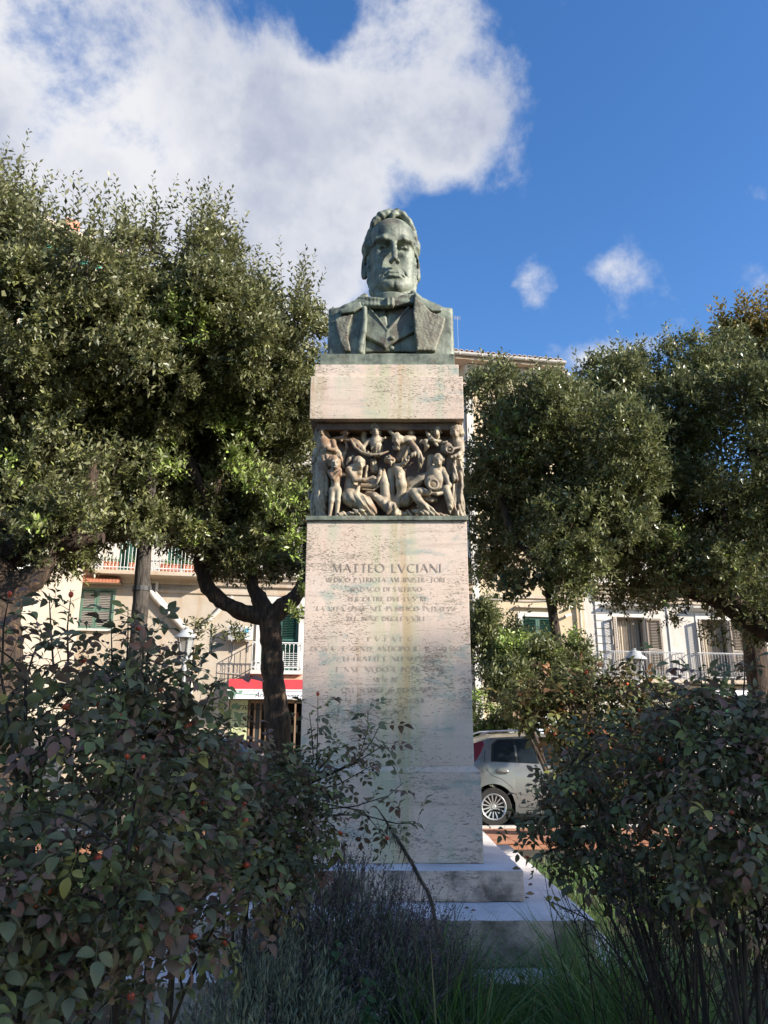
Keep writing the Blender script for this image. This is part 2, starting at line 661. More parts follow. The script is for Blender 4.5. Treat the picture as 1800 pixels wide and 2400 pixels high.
MT['plaster_old'] = make_plaster('peeling cream plaster', (.355, .295, .225), (.43, .375, .305), (.33, .22, .13), .55, (.47, .36, .27), .5)
MT['plaster_white'] = make_plaster('old white plaster', (.44, .405, .36), (.52, .495, .455), (.38, .28, .18), .5, (.56, .40, .25), .45)
MT['plaster_yellow'] = make_plaster('yellow plaster', (.44, .345, .225), (.50, .41, .285), (.56, .44, .29), .25, (.58, .48, .34), .2)
MT['plaster_pink'] = make_plaster('orange plaster', (.56, .30, .19), (.62, .36, .24), (.45, .25, .17), .3)
MT['trim'] = make_plaster('white stone trim', (.50, .475, .435), (.57, .55, .52), (.48, .40, .31), .35, (.55, .48, .4), .25)
MT['cornice'] = make_plaster('weathered cornice stone', (.40, .32, .235), (.48, .41, .33), (.34, .22, .13), .6, (.40, .27, .16), .5)
MT['green_paint'] = simple('dark green shutter paint', (.022, .085, .062), .5, var=.2, scale=14)
MT['green_pale'] = simple('faded green shutter paint', (.085, .155, .115), .55, var=.15, scale=14)
MT['grey_wood'] = simple('greyed brown shutter wood', (.17, .135, .105), .7, var=.25, scale=18)
MT['iron_white'] = simple('white painted iron', (.62, .62, .60), .5)
MT['iron_grey'] = simple('grey painted iron', (.30, .30, .31), .5)
MT['iron_dark'] = simple('dark iron', (.035, .035, .038), .55)
MT['pipe'] = simple('pale drain pipe', (.55, .50, .44), .55, var=.2)
MT['pipe_beige'] = simple('beige drain pipe', (.56, .45, .33), .55, var=.15)
MT['terracotta'] = simple('terracotta', (.50, .20, .12), .75, var=.2, scale=9, bmp=.2)
MT['tile'] = simple('pale roof tile', (.52, .40, .31), .8, var=.3, scale=5, bmp=.3)
MT['ac'] = simple('air conditioner casing', (.66, .65, .60), .45, var=.05)
MT['red_cloth'] = simple('red awning cloth', (.50, .035, .045), .7, var=.1)
MT['white_cloth'] = simple('white banner cloth', (.68, .69, .72), .7, var=.05)
MT['green_cloth'] = simple('green blind cloth', (.03, .30, .22), .7, var=.12)
MT['ink'] = simple('black print', (.02, .02, .022), .6)
MT['ink_green'] = simple('green print', (.16, .27, .20), .6)
MT['poster'] = simple('olive shop poster', (.42, .45, .25), .5, var=.3, scale=2.5)
MT['shop_dark'] = simple('dark shop interior', (.035, .028, .024), .6, var=.4)
MT['shop_wood'] = simple('shop door wood', (.20, .13, .08), .5, var=.2)
MT['curtain'] = simple('pale curtain', (.42, .36, .28), .85, var=.15)
MT['dark_room'] = simple('dark room', (.02, .02, .022), .8)


def make_glass(name, tint=(.02, .025, .03), rough=.05):
    m, t, b, _ = new_mat(name)
    v = coords(t)
    t.links.new(ramp(t, tnoise(t, v, 1.5, 3), [(.3, tint), (.7, tuple(x * 1.8 for x in tint))]), b.inputs['Base Color'])
    b.inputs['Roughness'].default_value = rough
    b.inputs['Specular IOR Level'].default_value = .8
    return m


MT['glass'] = make_glass('window glass')


def make_ground(name, c0, c1, c2, scale, bmp=.5):
    m, t, b, _ = new_mat(name)
    v = coords(t)
    n = tnoise(t, v, scale, 9, .65)
    c = ramp(t, n, [(.28, c0), (.5, c1), (.72, c2)])
    n2 = tnoise(t, v, scale * 14, 5, .6)
    c = mix_col(t, math_node(t, 'MULTIPLY', sstep(t, n2, .5, .8), .4), c, c0)
    t.links.new(c, b.inputs['Base Color'])
    b.inputs['Roughness'].default_value = .92
    bump(t, b, math_node(t, 'ADD', n, math_node(t, 'MULTIPLY', n2, .4)), bmp, .04)
    return m


MT['soil'] = make_ground('dark leafy soil', (.018, .014, .010), (.040, .032, .020), (.060, .055, .028), 3.0)
MT['asphalt'] = make_ground('asphalt', (.040, .040, .042), (.055, .055, .056), (.075, .073, .070), 1.4, .3)
MT['paving'] = make_ground('pale street paving', (.20, .18, .16), (.27, .25, .22), (.33, .31, .28), .9, .3)
MT['brickpave'] = make_ground('terracotta paver', (.24, .10, .06), (.36, .16, .09), (.45, .23, .14), 4.0, .4)
# ================================================================ the monument
MX = 0.018


def block(name, x, y0, y1, z0, z1, mat, parent, bevel=.006, rough=0.0, cuts=0):
    """stone block, edges worn"""
    bm = bmesh.new()
    mb = MB().box((MX - x if not isinstance(x, tuple) else x[0], y0, z0), (MX + x if not isinstance(x, tuple) else x[1], y1, z1))
    me = mb.mesh(name, mat, bevel=bevel)
    if rough:
        bm.from_mesh(me)
        for _ in range(cuts):
            bmesh.ops.subdivide_edges(bm, edges=[e for e in bm.edges if e.calc_length() > .05], cuts=1, use_grid_fill=True)
        for v in bm.verts:
            q = v.co
            n = mnoise.noise_vector(Vector((q.x * 9, q.y * 9, q.z * 9))) * rough + mnoise.noise_vector(Vector((q.x * 31, q.y * 31, q.z * 31))) * rough * .5
            v.co += n
        bm.to_mesh(me)
    bm.free()
    return link(name, me, None, parent)


ped = tag(empty('pedestal', (MX, 5.26, .2)), 'tall pink travertine pedestal with carved inscription and steps, below the bronze bust', 'pedestal')
PED_INV = Matrix.Translation((-MX, -5.26, -.2))


def under(o, parent, inv=None):
    """parent keeping the world place of the mesh"""
    o.parent = parent
    o.matrix_parent_inverse = Matrix.Translation(-parent.matrix_basis.translation) if inv is None else inv
    return o


def pedestal():
    S, T = MT['stone'], MT['step_stone']
    for nm, blocks in (('lower_step', [((MX - 1.17, MX + .1), 3.78, 5.0, .05, .455), ((MX + .104, MX + 1.17), 3.78, 5.0, .05, .45), ((MX - 1.17, MX + 1.165), 5.004, 6.85, .05, .452)]),
                       ('middle_step', [((MX - .97, MX - .12), 4.0, 4.72, .455, .652), ((MX - .117, MX + .97), 4.0, 4.72, .456, .654), ((MX - .97, MX + .968), 4.724, 6.55, .456, .652)]),
                       ('upper_step', [((MX - .713, MX + .713), 4.39, 4.92, .657, .806), ((MX - .71, MX + .711), 4.923, 6.2, .657, .804)])):
        for i, (xx, y0, y1, z0, z1) in enumerate(blocks):
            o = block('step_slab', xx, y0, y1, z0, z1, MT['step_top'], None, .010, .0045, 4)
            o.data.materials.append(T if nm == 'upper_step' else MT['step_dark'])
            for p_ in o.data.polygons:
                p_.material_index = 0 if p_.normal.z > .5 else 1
            under(o, ped)
            if i == 0 and nm == 'upper_step':
                o['label'] = 'lichen stained front slab of the top step'
    under(block('plinth', .531, 4.60, 5.93, .808, 1.285, S, None, .005, .0012, 3), ped)
    # chamfer between plinth and shaft
    c = MB()
    a, b_ = .531, .4995
    lo = [(MX - a, 4.60, 1.2855), (MX + a, 4.60, 1.2855), (MX + a, 5.93, 1.2855), (MX - a, 5.93, 1.2855)]
    hi = [(MX - b_, 4.63, 1.315), (MX + b_, 4.63, 1.315), (MX + b_, 5.90, 1.315), (MX - b_, 5.90, 1.315)]
    c.add(lo + hi, [(0, 3, 2, 1), (4, 5, 6, 7), (0, 1, 5, 4), (1, 2, 6, 5), (2, 3, 7, 6), (3, 0, 4, 7)])
    under(c.build('plinth_chamfer', S), ped)
    sh = under(block('shaft', .498, 4.63, 5.90, 1.3155, 2.768, S, None, .004, .0010, 4), ped)
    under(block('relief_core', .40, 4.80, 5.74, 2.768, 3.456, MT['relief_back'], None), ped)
    under(block('upper_block', .501, 4.63, 5.90, 3.457, 3.758, S, None, .005, .0012, 4), ped)
    under(block('cap_block', .478, 4.655, 5.87, 3.7585, 3.857, S, None, .005, .0012, 4), ped)
    return sh


shaft = pedestal()

# ---- roman capitals as strokes: (width, [(points, weight)]), weight 1 thick, 0 thin
_c = lambda cx, cy, rx, ry, a0, a1, n=10: [(cx + rx * math.cos(R(a0 + (a1 - a0) * i / n)), cy + ry * math.sin(R(a0 + (a1 - a0) * i / n))) for i in range(n + 1)]
GLYPH = {
    'A': (.80, [([(0.02, 0), (.40, 1)], 0), ([(.40, 1), (.78, 0)], 1), ([(.17, .36), (.62, .36)], 0)]),
    'B': (.58, [([(.08, 0), (.08, 1)], 1), (_c(.1, .75, .34, .25, 90, -90), .7), (_c(.1, .26, .42, .26, 90, -90), .8)]),
    'C': (.82, [(_c(.48, .5, .44, .5, 52, 308, 14), .8)]),
    'D': (.82, [([(.08, 0), (.08, 1)], 1), (_c(.12, .5, .64, .5, 90, -90, 12), .8)]),
    'E': (.54, [([(.08, 0), (.08, 1)], 1), ([(.08, .98), (.5, .98)], 0), ([(.08, .52), (.44, .52)], 0), ([(.08, .02), (.52, .02)], 0)]),
    'F': (.52, [([(.08, 0), (.08, 1)], 1), ([(.08, .98), (.5, .98)], 0), ([(.08, .52), (.44, .52)], 0)]),
    'G': (.86, [(_c(.48, .5, .44, .5, 52, 300, 14), .8), ([(.76, 0.05), (.76, .42)], .9)]),
    'I': (.22, [([(.11, 0), (.11, 1)], 1)]),
    'L': (.54, [([(.08, 0), (.08, 1)], 1), ([(.08, .02), (.52, .02)], 0)]),
    'M': (.98, [([(.10, 0), (.16, 1)], 0), ([(.16, 1), (.49, .05)], 1), ([(.49, .05), (.82, 1)], 0), ([(.82, 1), (.90, 0)], 1)]),
    'N': (.86, [([(.10, 0), (.10, 1)], 0), ([(.10, 1), (.78, 0)], 1), ([(.78, 0), (.78, 1)], 0)]),
    'O': (.96, [(_c(.48, .5, .44, .5, 0, 360, 20), .8)]),
    'P': (.56, [([(.08, 0), (.08, 1)], 1), (_c(.1, .72, .38, .28, 90, -90), .8)]),
    'Q': (.96, [(_c(.48, .5, .44, .5, 0, 360, 20), .8), ([(.5, .02), (.95, -.2)], .5)]),
    'R': (.66, [([(.08, 0), (.08, 1)], 1), (_c(.1, .74, .38, .26, 90, -90), .8), ([(.26, .48), (.64, 0)], .9)]),
    'S': (.54, [(_c(.27, .74, .21, .25, 35, 270, 10) + _c(.27, .25, .22, .25, 90, -140, 10), .8)]),
    'T': (.68, [([(.34, 0), (.34, 1)], 1), ([(.0, .98), (.68, .98)], 0)]),
    'V': (.78, [([(.02, 1), (.39, 0)], 1), ([(.39, 0), (.76, 1)], 0)]),
    'X': (.72, [([(.04, 1), (.68, 0)], 1), ([(.04, 0), (.68, 1)], 0)]),
    ' ': (.46, []), '.': (.2, [([(.06, .5), (.14, .5)], 1)]),
}


def inscription():
    rnd = random.Random(5)
    sc_ = 440 / 1659.0
    lines = [('MATTEO LVCIANI', 345, 340, 1300, 72, .0), ('MEDICO PATRIOTA AMMINISTRATORE', 447, 275, 1345, 40, .34),
             ('SINDACO DI SALERNO', 530, 500, 1130, 38, .26), ('PER OLTRE DVE LVSTRI', 615, 480, 1165, 38, .28),
             ('LA VITA SPESE NEL PVBBLICO INTERESSE', 702, 200, 1440, 38, .36), ('PEL BENE DEGLI VMILI', 790, 470, 1150, 38, .30),
             ('T V I A F C', 970, 640, 1050, 36, .5), ('DI SVA VEGGENTE ANTICIPO IL PROGRESSO', 1055, 150, 1480, 38, .38),
             ('NEI FRATTI E NEI SECOLI', 1145, 385, 1230, 38, .4), ('TENNE NVDO E POSE CVRE', 1240, 360, 1330, 40, .4),
             ('MEMORE', 1330, 700, 920, 38, .4), ('QVI AVSPICE IL COMVNE', 1420, 420, 1180, 40, .32),
             ('NE GLORIFICA IL NOME', 1515, 445, 1160, 40, .36), ('MCMXXVI', 1610, 600, 880, 36, .45)]
    for txt, cy, x0, x1, hh, drop in lines:
        A = at(690 + x0 * sc_, 1240 + cy * sc_, 4.629)
        B = at(690 + x1 * sc_, 1240 + cy * sc_, 4.629)
        H = (at(690 + x0 * sc_, 1240 + (cy - hh / 2) * sc_, 4.629) - at(690 + x0 * sc_, 1240 + (cy + hh / 2) * sc_, 4.629)).z
        adv = [GLYPH[ch][0] for ch in txt]
        gap = .16
        wsum = sum(adv) + gap * (len(txt) - 1)
        sx = (B.x - A.x) / wsum
        mb = MB()
        cx = 0
        for ch, w in zip(txt, adv):
            for pts, wt in GLYPH[ch][1]:
                if wt == 0 and rnd.random() < drop:
                    continue
                if wt > 0 and rnd.random() < drop * .14:
                    continue
                th = H * (.026 + .044 * wt)
                P_ = [Vector((A.x + (cx + u) * sx, 0, A.z - H / 2 + v * H)) for u, v in pts]
                ser = len(pts) == 2 and wt == 1
                for i in range(len(P_) - 1):
                    d = P_[i + 1] - P_[i]
                    nrm = Vector((-d.z, 0, d.x)).normalized() * th
                    if len(pts) > 3:   # swelling curves
                        nrm *= .45 + .75 * abs(d.normalized().z)
                    q = [P_[i] - nrm, P_[i + 1] - nrm, P_[i + 1] + nrm, P_[i] + nrm]
                    mb.add([(p.x, 4.6274, p.z) for p in q], [(0, 1, 2, 3)])
                if ser:
                    for p in (P_[0], P_[-1]):
                        s = H * .15
                        q = [(p.x - s, p.z - H * .018), (p.x + s, p.z - H * .018), (p.x + s * .9, p.z + H * .018), (p.x - s * .9, p.z + H * .018)]
                        mb.add([(a, 4.6270, b) for a, b in q], [(0, 1, 2, 3)])
            cx += w + gap
        o = mb.build('inscription_line', MT['cut'] if hh > 60 else MT['cut_faint'])
        o['kind'] = 'stuff'
        o.parent = shaft


inscription()

# ================================================================ the bronze relief band
relief = tag(empty('bronze_relief', (MX, 5.26, 2.772)), 'brown bronze band of crowded high relief figures set round the pedestal', 'relief')
RD = 4.79
PXM = .2532 / 1803 * 5.0


def rp(cx, cy, off=.04):
    p = at(700 + cx * .2532, 820 + cy * .2532, RD - off)
    return (p.x, -(RD - off), p.z)


def fig(name, items, k=.010, h=.0052, fold=None):
    prims, lo, hi = [], [9] * 3, [-9] * 3

    def grow(p, r):
        for i in range(3):
            lo[i] = min(lo[i], p[i] - r)
            hi[i] = max(hi[i], p[i] + r)
    for it in items:
        if it[0] == 'c':
            pts = [rp(*q) for q in it[1]]
            rr = [r * PXM for r in it[2]]
            for p, r in zip(pts, rr):
                grow(p, r)
            prims.append(('c', pts, rr, it[3] if len(it) > 3 else k))
        elif it[0] == 'e':
            c = rp(*it[1])
            rr = (it[2][0] * PXM, it[2][2] * PXM, it[2][1] * PXM)
            grow(c, max(rr))
            prims.append(('e', c, rr, it[3] if len(it) > 3 else k))
        elif it[0] == 't':   # ring facing the viewer
            c = rp(*it[1])
            grow(c, (it[2] + it[3]) * PXM)
            prims.append(('t', c, it[2] * PXM, it[3] * PXM))
        elif it[0] == 'x':   # carved away
            prims.append(('x', rp(*it[1]), it[2] * PXM, it[3] if len(it) > 3 else .008))

    def fn(P):
        d = None
        for p in prims:
            if p[0] == 'c':
                e = s_chain(P, p[1], p[2], p[3])
            elif p[0] == 'e':
                e = s_ell(P, p[1], p[2])
            elif p[0] == 't':
                X, F_, Z = P
                q = np.sqrt((X - p[1][0]) ** 2 + (Z - p[1][2]) ** 2) - p[2]
                e = np.sqrt(q * q + (F_ - p[1][1]) ** 2) - p[3]
            else:
                e = s_ell(P, p[1], (p[2],) * 3)
                d = smax(d, -e, p[3])
                continue
            d = e if d is None else smin(d, e, p[3] if p[0] in 'ce' else k)
        if fold:
            X, F_, Z = P
            y0 = rp(0, fold[0])[2]
            w = np.clip((y0 - Z) / .05, 0, 1)
            ang = X + fold[2] * (Z - y0)
            d = d + w * .0030 * np.sin(ang * fold[1] + 3 * np.sin(Z * 22)) + w * .0015 * np.sin(ang * fold[1] * 2.3 + 1.3)
        return d
    pad = .016
    o = sculpt(name, fn, [a - pad for a in lo], [a + pad for a in hi], h, MT['relief'])
    return under(o, relief)


def head_items(x, y, off, r=46, look=0.0, hair=True, down=0.0):
    """a small head: skull, jaw, nose, brow, hair; look -1 left .. 1 right"""
    s = r / 46.0
    it = [('e', (x, y - 6 * s, off), (38 * s, 46 * s, 42 * s)), ('e', (x + 10 * look * s, y + 24 * s, off + .012), (26 * s, 32 * s, 28 * s)),
          ('c', [(x + 14 * look * s, y - 2 * s, off + .030 * s), (x + 20 * look * s, y + 18 * s, off + .042 * s)], [6 * s, 8 * s], .005),
          ('c', [(x - 18 * s + 10 * look * s, y - 8 * s, off + .028 * s), (x + 18 * s + 10 * look * s, y - 8 * s, off + .028 * s)], [7 * s, 7 * s], .005),
          ('c', [(x - 8 * s + 14 * look * s, y + 32 * s, off + .031 * s), (x + 8 * s + 14 * look * s, y + 32 * s, off + .031 * s)], [5 * s, 5 * s], .004),
          ('x', (x - 12 * s + 13 * look * s, y + 3 * s, off + .041 * s), 8 * s, .005), ('x', (x + 12 * s + 13 * look * s, y + 3 * s, off + .041 * s), 8 * s, .005),
          ('c', [(x, y + 40 * s, off), (x - 4 * look * s, y + 78 * s, off - .01)], [20 * s, 24 * s])]
    if hair:
        for i in range(7):
            a = -150 + i * 20 + 30
            cx, cy = x + 33 * s * math.sin(R(a * 1.0)), y - 22 * s - 20 * s * math.cos(R(a))
            it.append(('e', (cx - 6 * look * s, cy, off + .008), (15 * s, 15 * s, 22 * s), .004))
        it.append(('c', [(x - 34 * s - 4 * look * s, y - 18 * s, off), (x - 36 * s, y + 22 * s, off - .004)], [14 * s, 10 * s], .004))
        it.append(('c', [(x + 34 * s - 4 * look * s, y - 18 * s, off), (x + 36 * s, y + 22 * s, off - .004)], [14 * s, 10 * s], .004))
    return it


def hand(x, y, off, dx, dy, s=1.0):
    n = (-dy, dx)
    out = []
    for i, q in enumerate((-1.5, -.5, .5, 1.5)):
        l = (26, 32, 30, 22)[i] * s
        bx, by = x + n[0] * q * 8 * s, y + n[1] * q * 8 * s
        out.append(('c', [(bx, by, off), (bx + dx * l * .6, by + dy * l * .6, off + .004), (bx + dx * l + n[0] * q * 2, by + dy * l + n[1] * q * 2, off - .002)], [5 * s, 4.6 * s, 3.6 * s], .003))
    out.append(('e', (x - dx * 8, y - dy * 8, off), (17 * s, 15 * s, 10 * s), .006))
    return out


def build_relief():
    # ledges and the back sheet
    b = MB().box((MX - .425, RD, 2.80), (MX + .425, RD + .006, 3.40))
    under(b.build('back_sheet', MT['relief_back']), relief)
    b = MB()
    y0, y1 = 4.612, 5.92
    b.box((MX - .505, y0, 2.7705), (MX + .507, y1, 2.7985))
    under(b.build('lower_ledge', MT['bronze'], bevel=.004), relief)
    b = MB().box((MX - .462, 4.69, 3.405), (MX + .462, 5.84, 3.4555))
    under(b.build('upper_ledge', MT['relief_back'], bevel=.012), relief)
    figs = []
    A = figs.append
    # woman with drum, far left
    A(fig('figure', head_items(222, 745, .065, 50, -.5) + [
        ('c', [(255, 740, .05), (275, 800, .05), (300, 830, .03)], [20, 17, 8], .006),
        ('c', [(225, 830, .05), (245, 900, .06), (300, 1010, .05)], [52, 64, 62]),
        ('c', [(190, 870, .05), (320, 850, .05)], [30, 30]),
        ('c', [(318, 850, .07), (336, 905, .085), (380, 960, .07)], [26, 22, 18], .008),
        ('c', [(215, 945, .09), (270, 915, .115), (345, 935, .10)], [15, 20, 22], .008),
        ('c', [(345, 950, .06), (385, 1010, .065), (412, 1085, .05)], [34, 28, 15]),
        ('e', (165, 950, .03), (38, 50, 34)),
        ('c', [(230, 960, .08), (215, 1040, .075)], [30, 16], .006),
        ('c', [(265, 1010, .05), (215, 1200, .045), (205, 1400, .04), (215, 1540, .04)], [78, 66, 58, 40]),
        ('c', [(190, 1010, .06), (165, 1250, .05), (185, 1500, .05)], [22, 18, 14], .006),
        ('c', [(255, 1210, .07), (250, 1340, .06)], [28, 20], .006),
        ('e', (215, 1540, .05), (48, 18, 40))], fold=(960, 210, .25)))
    # child
    A(fig('figure', head_items(332, 1045, .115, 58, .35) + [
        ('c', [(335, 1120, .095), (340, 1200, .10), (342, 1290, .095)], [44, 40, 40]),
        ('c', [(285, 1130, .10), (318, 1190, .135), (382, 1118, .13)], [22, 18, 15], .007),
        ('c', [(375, 1110, .10), (385, 1160, .11)], [24, 18], .007),
        ('c', [(312, 1300, .10), (305, 1400, .105), (288, 1530, .10)], [34, 25, 15]),
        ('c', [(366, 1295, .10), (366, 1400, .105), (352, 1535, .10)], [34, 25, 15]),
        ('e', (288, 1543, .115), (22, 12, 34)), ('e', (352, 1545, .115), (22, 12, 34)),
        ('x', (340, 1245, .135), 5), ('x', (340, 1325, .135), 14, .01)]))
    # kneeling man playing
    A(fig('figure', head_items(565, 1045, .10, 52, .55) + [
        ('c', [(520, 1010, .11), (528, 1070, .10), (520, 1100, .09)], [14, 16, 9], .005),
        ('c', [(505, 1120, .07), (485, 1240, .07), (475, 1340, .07)], [66, 58, 66]),
        ('c', [(462, 1108, .10), (522, 1205, .135), (600, 1205, .14), (680, 1180, .13)], [30, 23, 18, 12], .008),
        ('c', [(560, 1120, .08), (560, 1200, .07)], [28, 24]),
        ('c', [(445, 1060, .07), (470, 1010, .08), (505, 985, .08)], [12, 18, 14], .006),
        ('c', [(480, 1370, .08), (600, 1420, .10), (690, 1490, .10)], [84, 74, 40]),
        ('c', [(690, 1510, .10), (560, 1525, .09), (430, 1530, .08)], [36, 36, 26]),
        ('c', [(560, 1250, .10), (530, 1350, .115), (490, 1420, .09)], [13, 30, 24], .006),
        ('c', [(500, 1480, .12), (580, 1490, .13), (640, 1480, .125)], [9, 13, 8], .005),
        ('c', [(470, 1505, .12), (560, 1515, .13)], [9, 11], .005),
        ('e', (392, 1525, .11), (36, 24, 30)), ('c', [(420, 1500, .11), (445, 1530, .11)], [10, 14], .005)] + hand(690, 1178, .13, .8, .5), fold=(1330, 150, .55)))
    # stringed box between the players
    A(fig('figure', [
        ('c', [(760, 1105, .075), (748, 1170, .085), (725, 1250, .08)], [16, 18, 15], .004),
        ('c', [(632, 1075, .05), (620, 1180, .05)], [13, 13], .004),
        ('c', [(585, 1262, .05), (720, 1262, .06)], [28, 26], .006), ('c', [(640, 1215, .04), (700, 1225, .05)], [30, 30], .006),
        ('c', [(590, 1290, .075), (690, 1300, .08), (760, 1255, .085)], [9, 9, 9], .004)] + hand(755, 1140, .10, -.2, .9, .8)))
    # crouching figure with scaly cloak
    A(fig('figure', [
        ('c', [(780, 1120, .06), (795, 1240, .08), (800, 1350, .08)], [24, 42, 46]),
        ('c', [(640, 1340, .06), (700, 1355, .09), (790, 1420, .10)], [34, 36, 44]),
        ('c', [(800, 1370, .07), (790, 1430, .09), (850, 1470, .10), (910, 1510, .09)], [44, 46, 56, 40]),
        ('e', (850, 1460, .115), (56, 60, 44)), ('c', [(830, 1425, .14), (815, 1520, .13)], [16, 12], .006), ('c', [(880, 1440, .14), (900, 1520, .12)], [14, 12], .006),
        ('c', [(660, 1350, .10), (700, 1352, .115)], [10, 12], .005), ('e', (895, 1525, .11), (42, 20, 34)), ('e', (975, 1520, .07), (44, 22, 26))], fold=(1400, 170, -.4)))
    # profile head behind the shell
    A(fig('figure', head_items(430, 752, .055, 46, .9) + [
        ('c', [(330, 820, .05), (400, 815, .055), (450, 835, .05)], [14, 20, 18], .008),
        ('c', [(440, 840, .04), (445, 900, .045), (430, 960, .04)], [16, 12, 14]),
        ('c', [(300, 745, .03), (318, 755, .035), (315, 785, .03)], [8, 9, 6], .004), ('c', [(285, 740, .03), (300, 732, .03), (320, 738, .03)], [6, 6, 5], .004),
        ('c', [(420, 960, .04), (400, 1060, .04)], [22, 16])] + hand(470, 830, .06, -.3, .9, .8) + hand(395, 830, .06, -.1, .95, .8)))
    A(fig('figure', head_items(606, 745, .035, 46, .35) + [('c', [(612, 790, .06), (616, 815, .05)], [12, 5], .004), ('c', [(600, 800, .02), (610, 860, .02)], [28, 30])]))
    A(fig('figure', head_items(712, 742, .075, 54, .15) + [
        ('c', [(752, 740, .065), (758, 800, .06)], [15, 8], .005),
        ('c', [(715, 835, .06), (722, 900, .07), (730, 950, .065)], [52, 56, 50]),
        ('c', [(660, 845, .06), (775, 835, .06)], [28, 26]),
        ('c', [(645, 850, .06), (595, 905, .075), (610, 940, .08), (665, 955, .085)], [25, 18, 15, 11], .007),
        ('c', [(660, 925, .112), (720, 870, .118), (800, 812, .085)], [5, 5, 5], .003), ('e', (800, 815, .08), (12, 16, 12), .003),
        ('c', [(690, 1040, .035), (700, 1120, .03)], [38, 34])], fold=(900, 260, .1)))
    # the shell shaped cloth they hold
    A(fig('figure', [
        ('c', [(478, 825, .085), (520, 900, .10), (580, 948, .108), (660, 972, .112), (750, 968, .11), (835, 938, .10)], [10, 13, 15, 15, 14, 8], .004),
        ('c', [(500, 835, .06), (540, 870, .075), (590, 915, .085)], [24, 34, 30], .008), ('c', [(520, 850, .09), (560, 900, .10)], [8, 9], .005), ('c', [(550, 845, .085), (590, 905, .10)], [7, 8], .005)]))
    # bending faun
    A(fig('figure', head_items(912, 825, .105, 50, -.55) + [
        ('c', [(880, 790, .09), (850, 760, .08), (815, 728, .07)], [18, 17, 13], .007),
        ('c', [(950, 845, .085), (1000, 830, .085), (1060, 822, .07)], [34, 36, 28]),
        ('c', [(1000, 880, .05), (960, 960, .04), (930, 1010, .035)], [44, 44, 40]),
        ('c', [(1040, 860, .10), (1085, 915, .12), (1105, 945, .12), (1060, 970, .125), (1010, 1000, .12)], [29, 26, 20, 20, 13], .007),
        ('c', [(1105, 945, .11), (1135, 1010, .11), (1125, 1080, .09), (1110, 1130, .07)], [26, 26, 16, 6], .007),
        ('c', [(1018, 905, .09), (1025, 950, .09)], [16, 15], .006),
        ('c', [(880, 735, .02), (905, 720, .03), (935, 735, .03), (942, 765, .025)], [5, 5, 5, 4], .003),
        ('c', [(925, 880, .13), (935, 905, .12)], [10, 5], .004)] + hand(1000, 1005, .12, -.7, .7) + hand(880, 905, .08, .35, .85, .9), fold=(960, 300, .1)))
    # nude torso with kerchief mask
    A(fig('figure', [
        ('c', [(905, 1095, .07), (938, 1150, .085), (950, 1250, .085), (955, 1340, .07)], [46, 44, 50, 38]),
        ('c', [(930, 1075, .08), (975, 1050, .10), (1010, 1020, .115)], [22, 20, 15], .008),
        ('e', (850, 1022, .095), (46, 36, 26)), ('c', [(850, 1040, .11), (855, 1075, .10)], [16, 6], .004), ('c', [(825, 1010, .115), (880, 1015, .115)], [9, 9], .004),
        ('e', (820, 1020, .07), (32, 40, 30)), ('c', [(840, 985, .10), (850, 1000, .11)], [16, 14], .004),
        ('c', [(950, 1330, .07), (905, 1420, .06), (880, 1500, .05)], [40, 40, 34]), ('c', [(860, 1130, .045), (850, 1300, .04), (850, 1450, .04)], [44, 46, 44]),
        ('x', (955, 1205, .14), 7), ('c', [(930, 1150, .12), (920, 1175, .12)], [14, 12], .006)]))
    A(fig('figure', head_items(1042, 748, .055, 44, 0) + [
        ('c', [(1005, 720, .065), (1065, 708, .065)], [15, 15], .004), ('c', [(1070, 750, .05), (1088, 742, .045)], [8, 3], .003), ('c', [(1010, 750, .05), (1000, 744, .04)], [7, 3], .003),
        ('c', [(1040, 800, .04), (1060, 860, .03)], [30, 34])]))
    # two leaning heads and their arms
    A(fig('figure', head_items(1224, 728, .05, 46, .4) + head_items(1284, 748, .075, 46, -.6) + [
        ('c', [(1320, 745, .07), (1352, 728, .06)], [10, 3], .003), ('c', [(1270, 800, .05), (1230, 860, .04)], [32, 34])]))
    A(fig('figure', [
        ('c', [(1180, 752, .07), (1200, 790, .085), (1240, 825, .09)], [14, 19, 15], .006), ('c', [(1200, 825, .085), (1245, 838, .10), (1320, 855, .08)], [10, 17, 22], .006),
        ('c', [(1255, 860, .09), (1280, 885, .09)], [13, 15], .006),
        ('c', [(1135, 850, .06), (1175, 850, .08), (1188, 890, .075), (1165, 945, .06)], [17, 25, 24, 7], .007), ('c', [(1225, 1000, .03), (1215, 1150, .03)], [36, 40])] + hand(1132, 845, .075, -.4, .8, .8) + hand(1250, 830, .105, .6, .3, .7)))
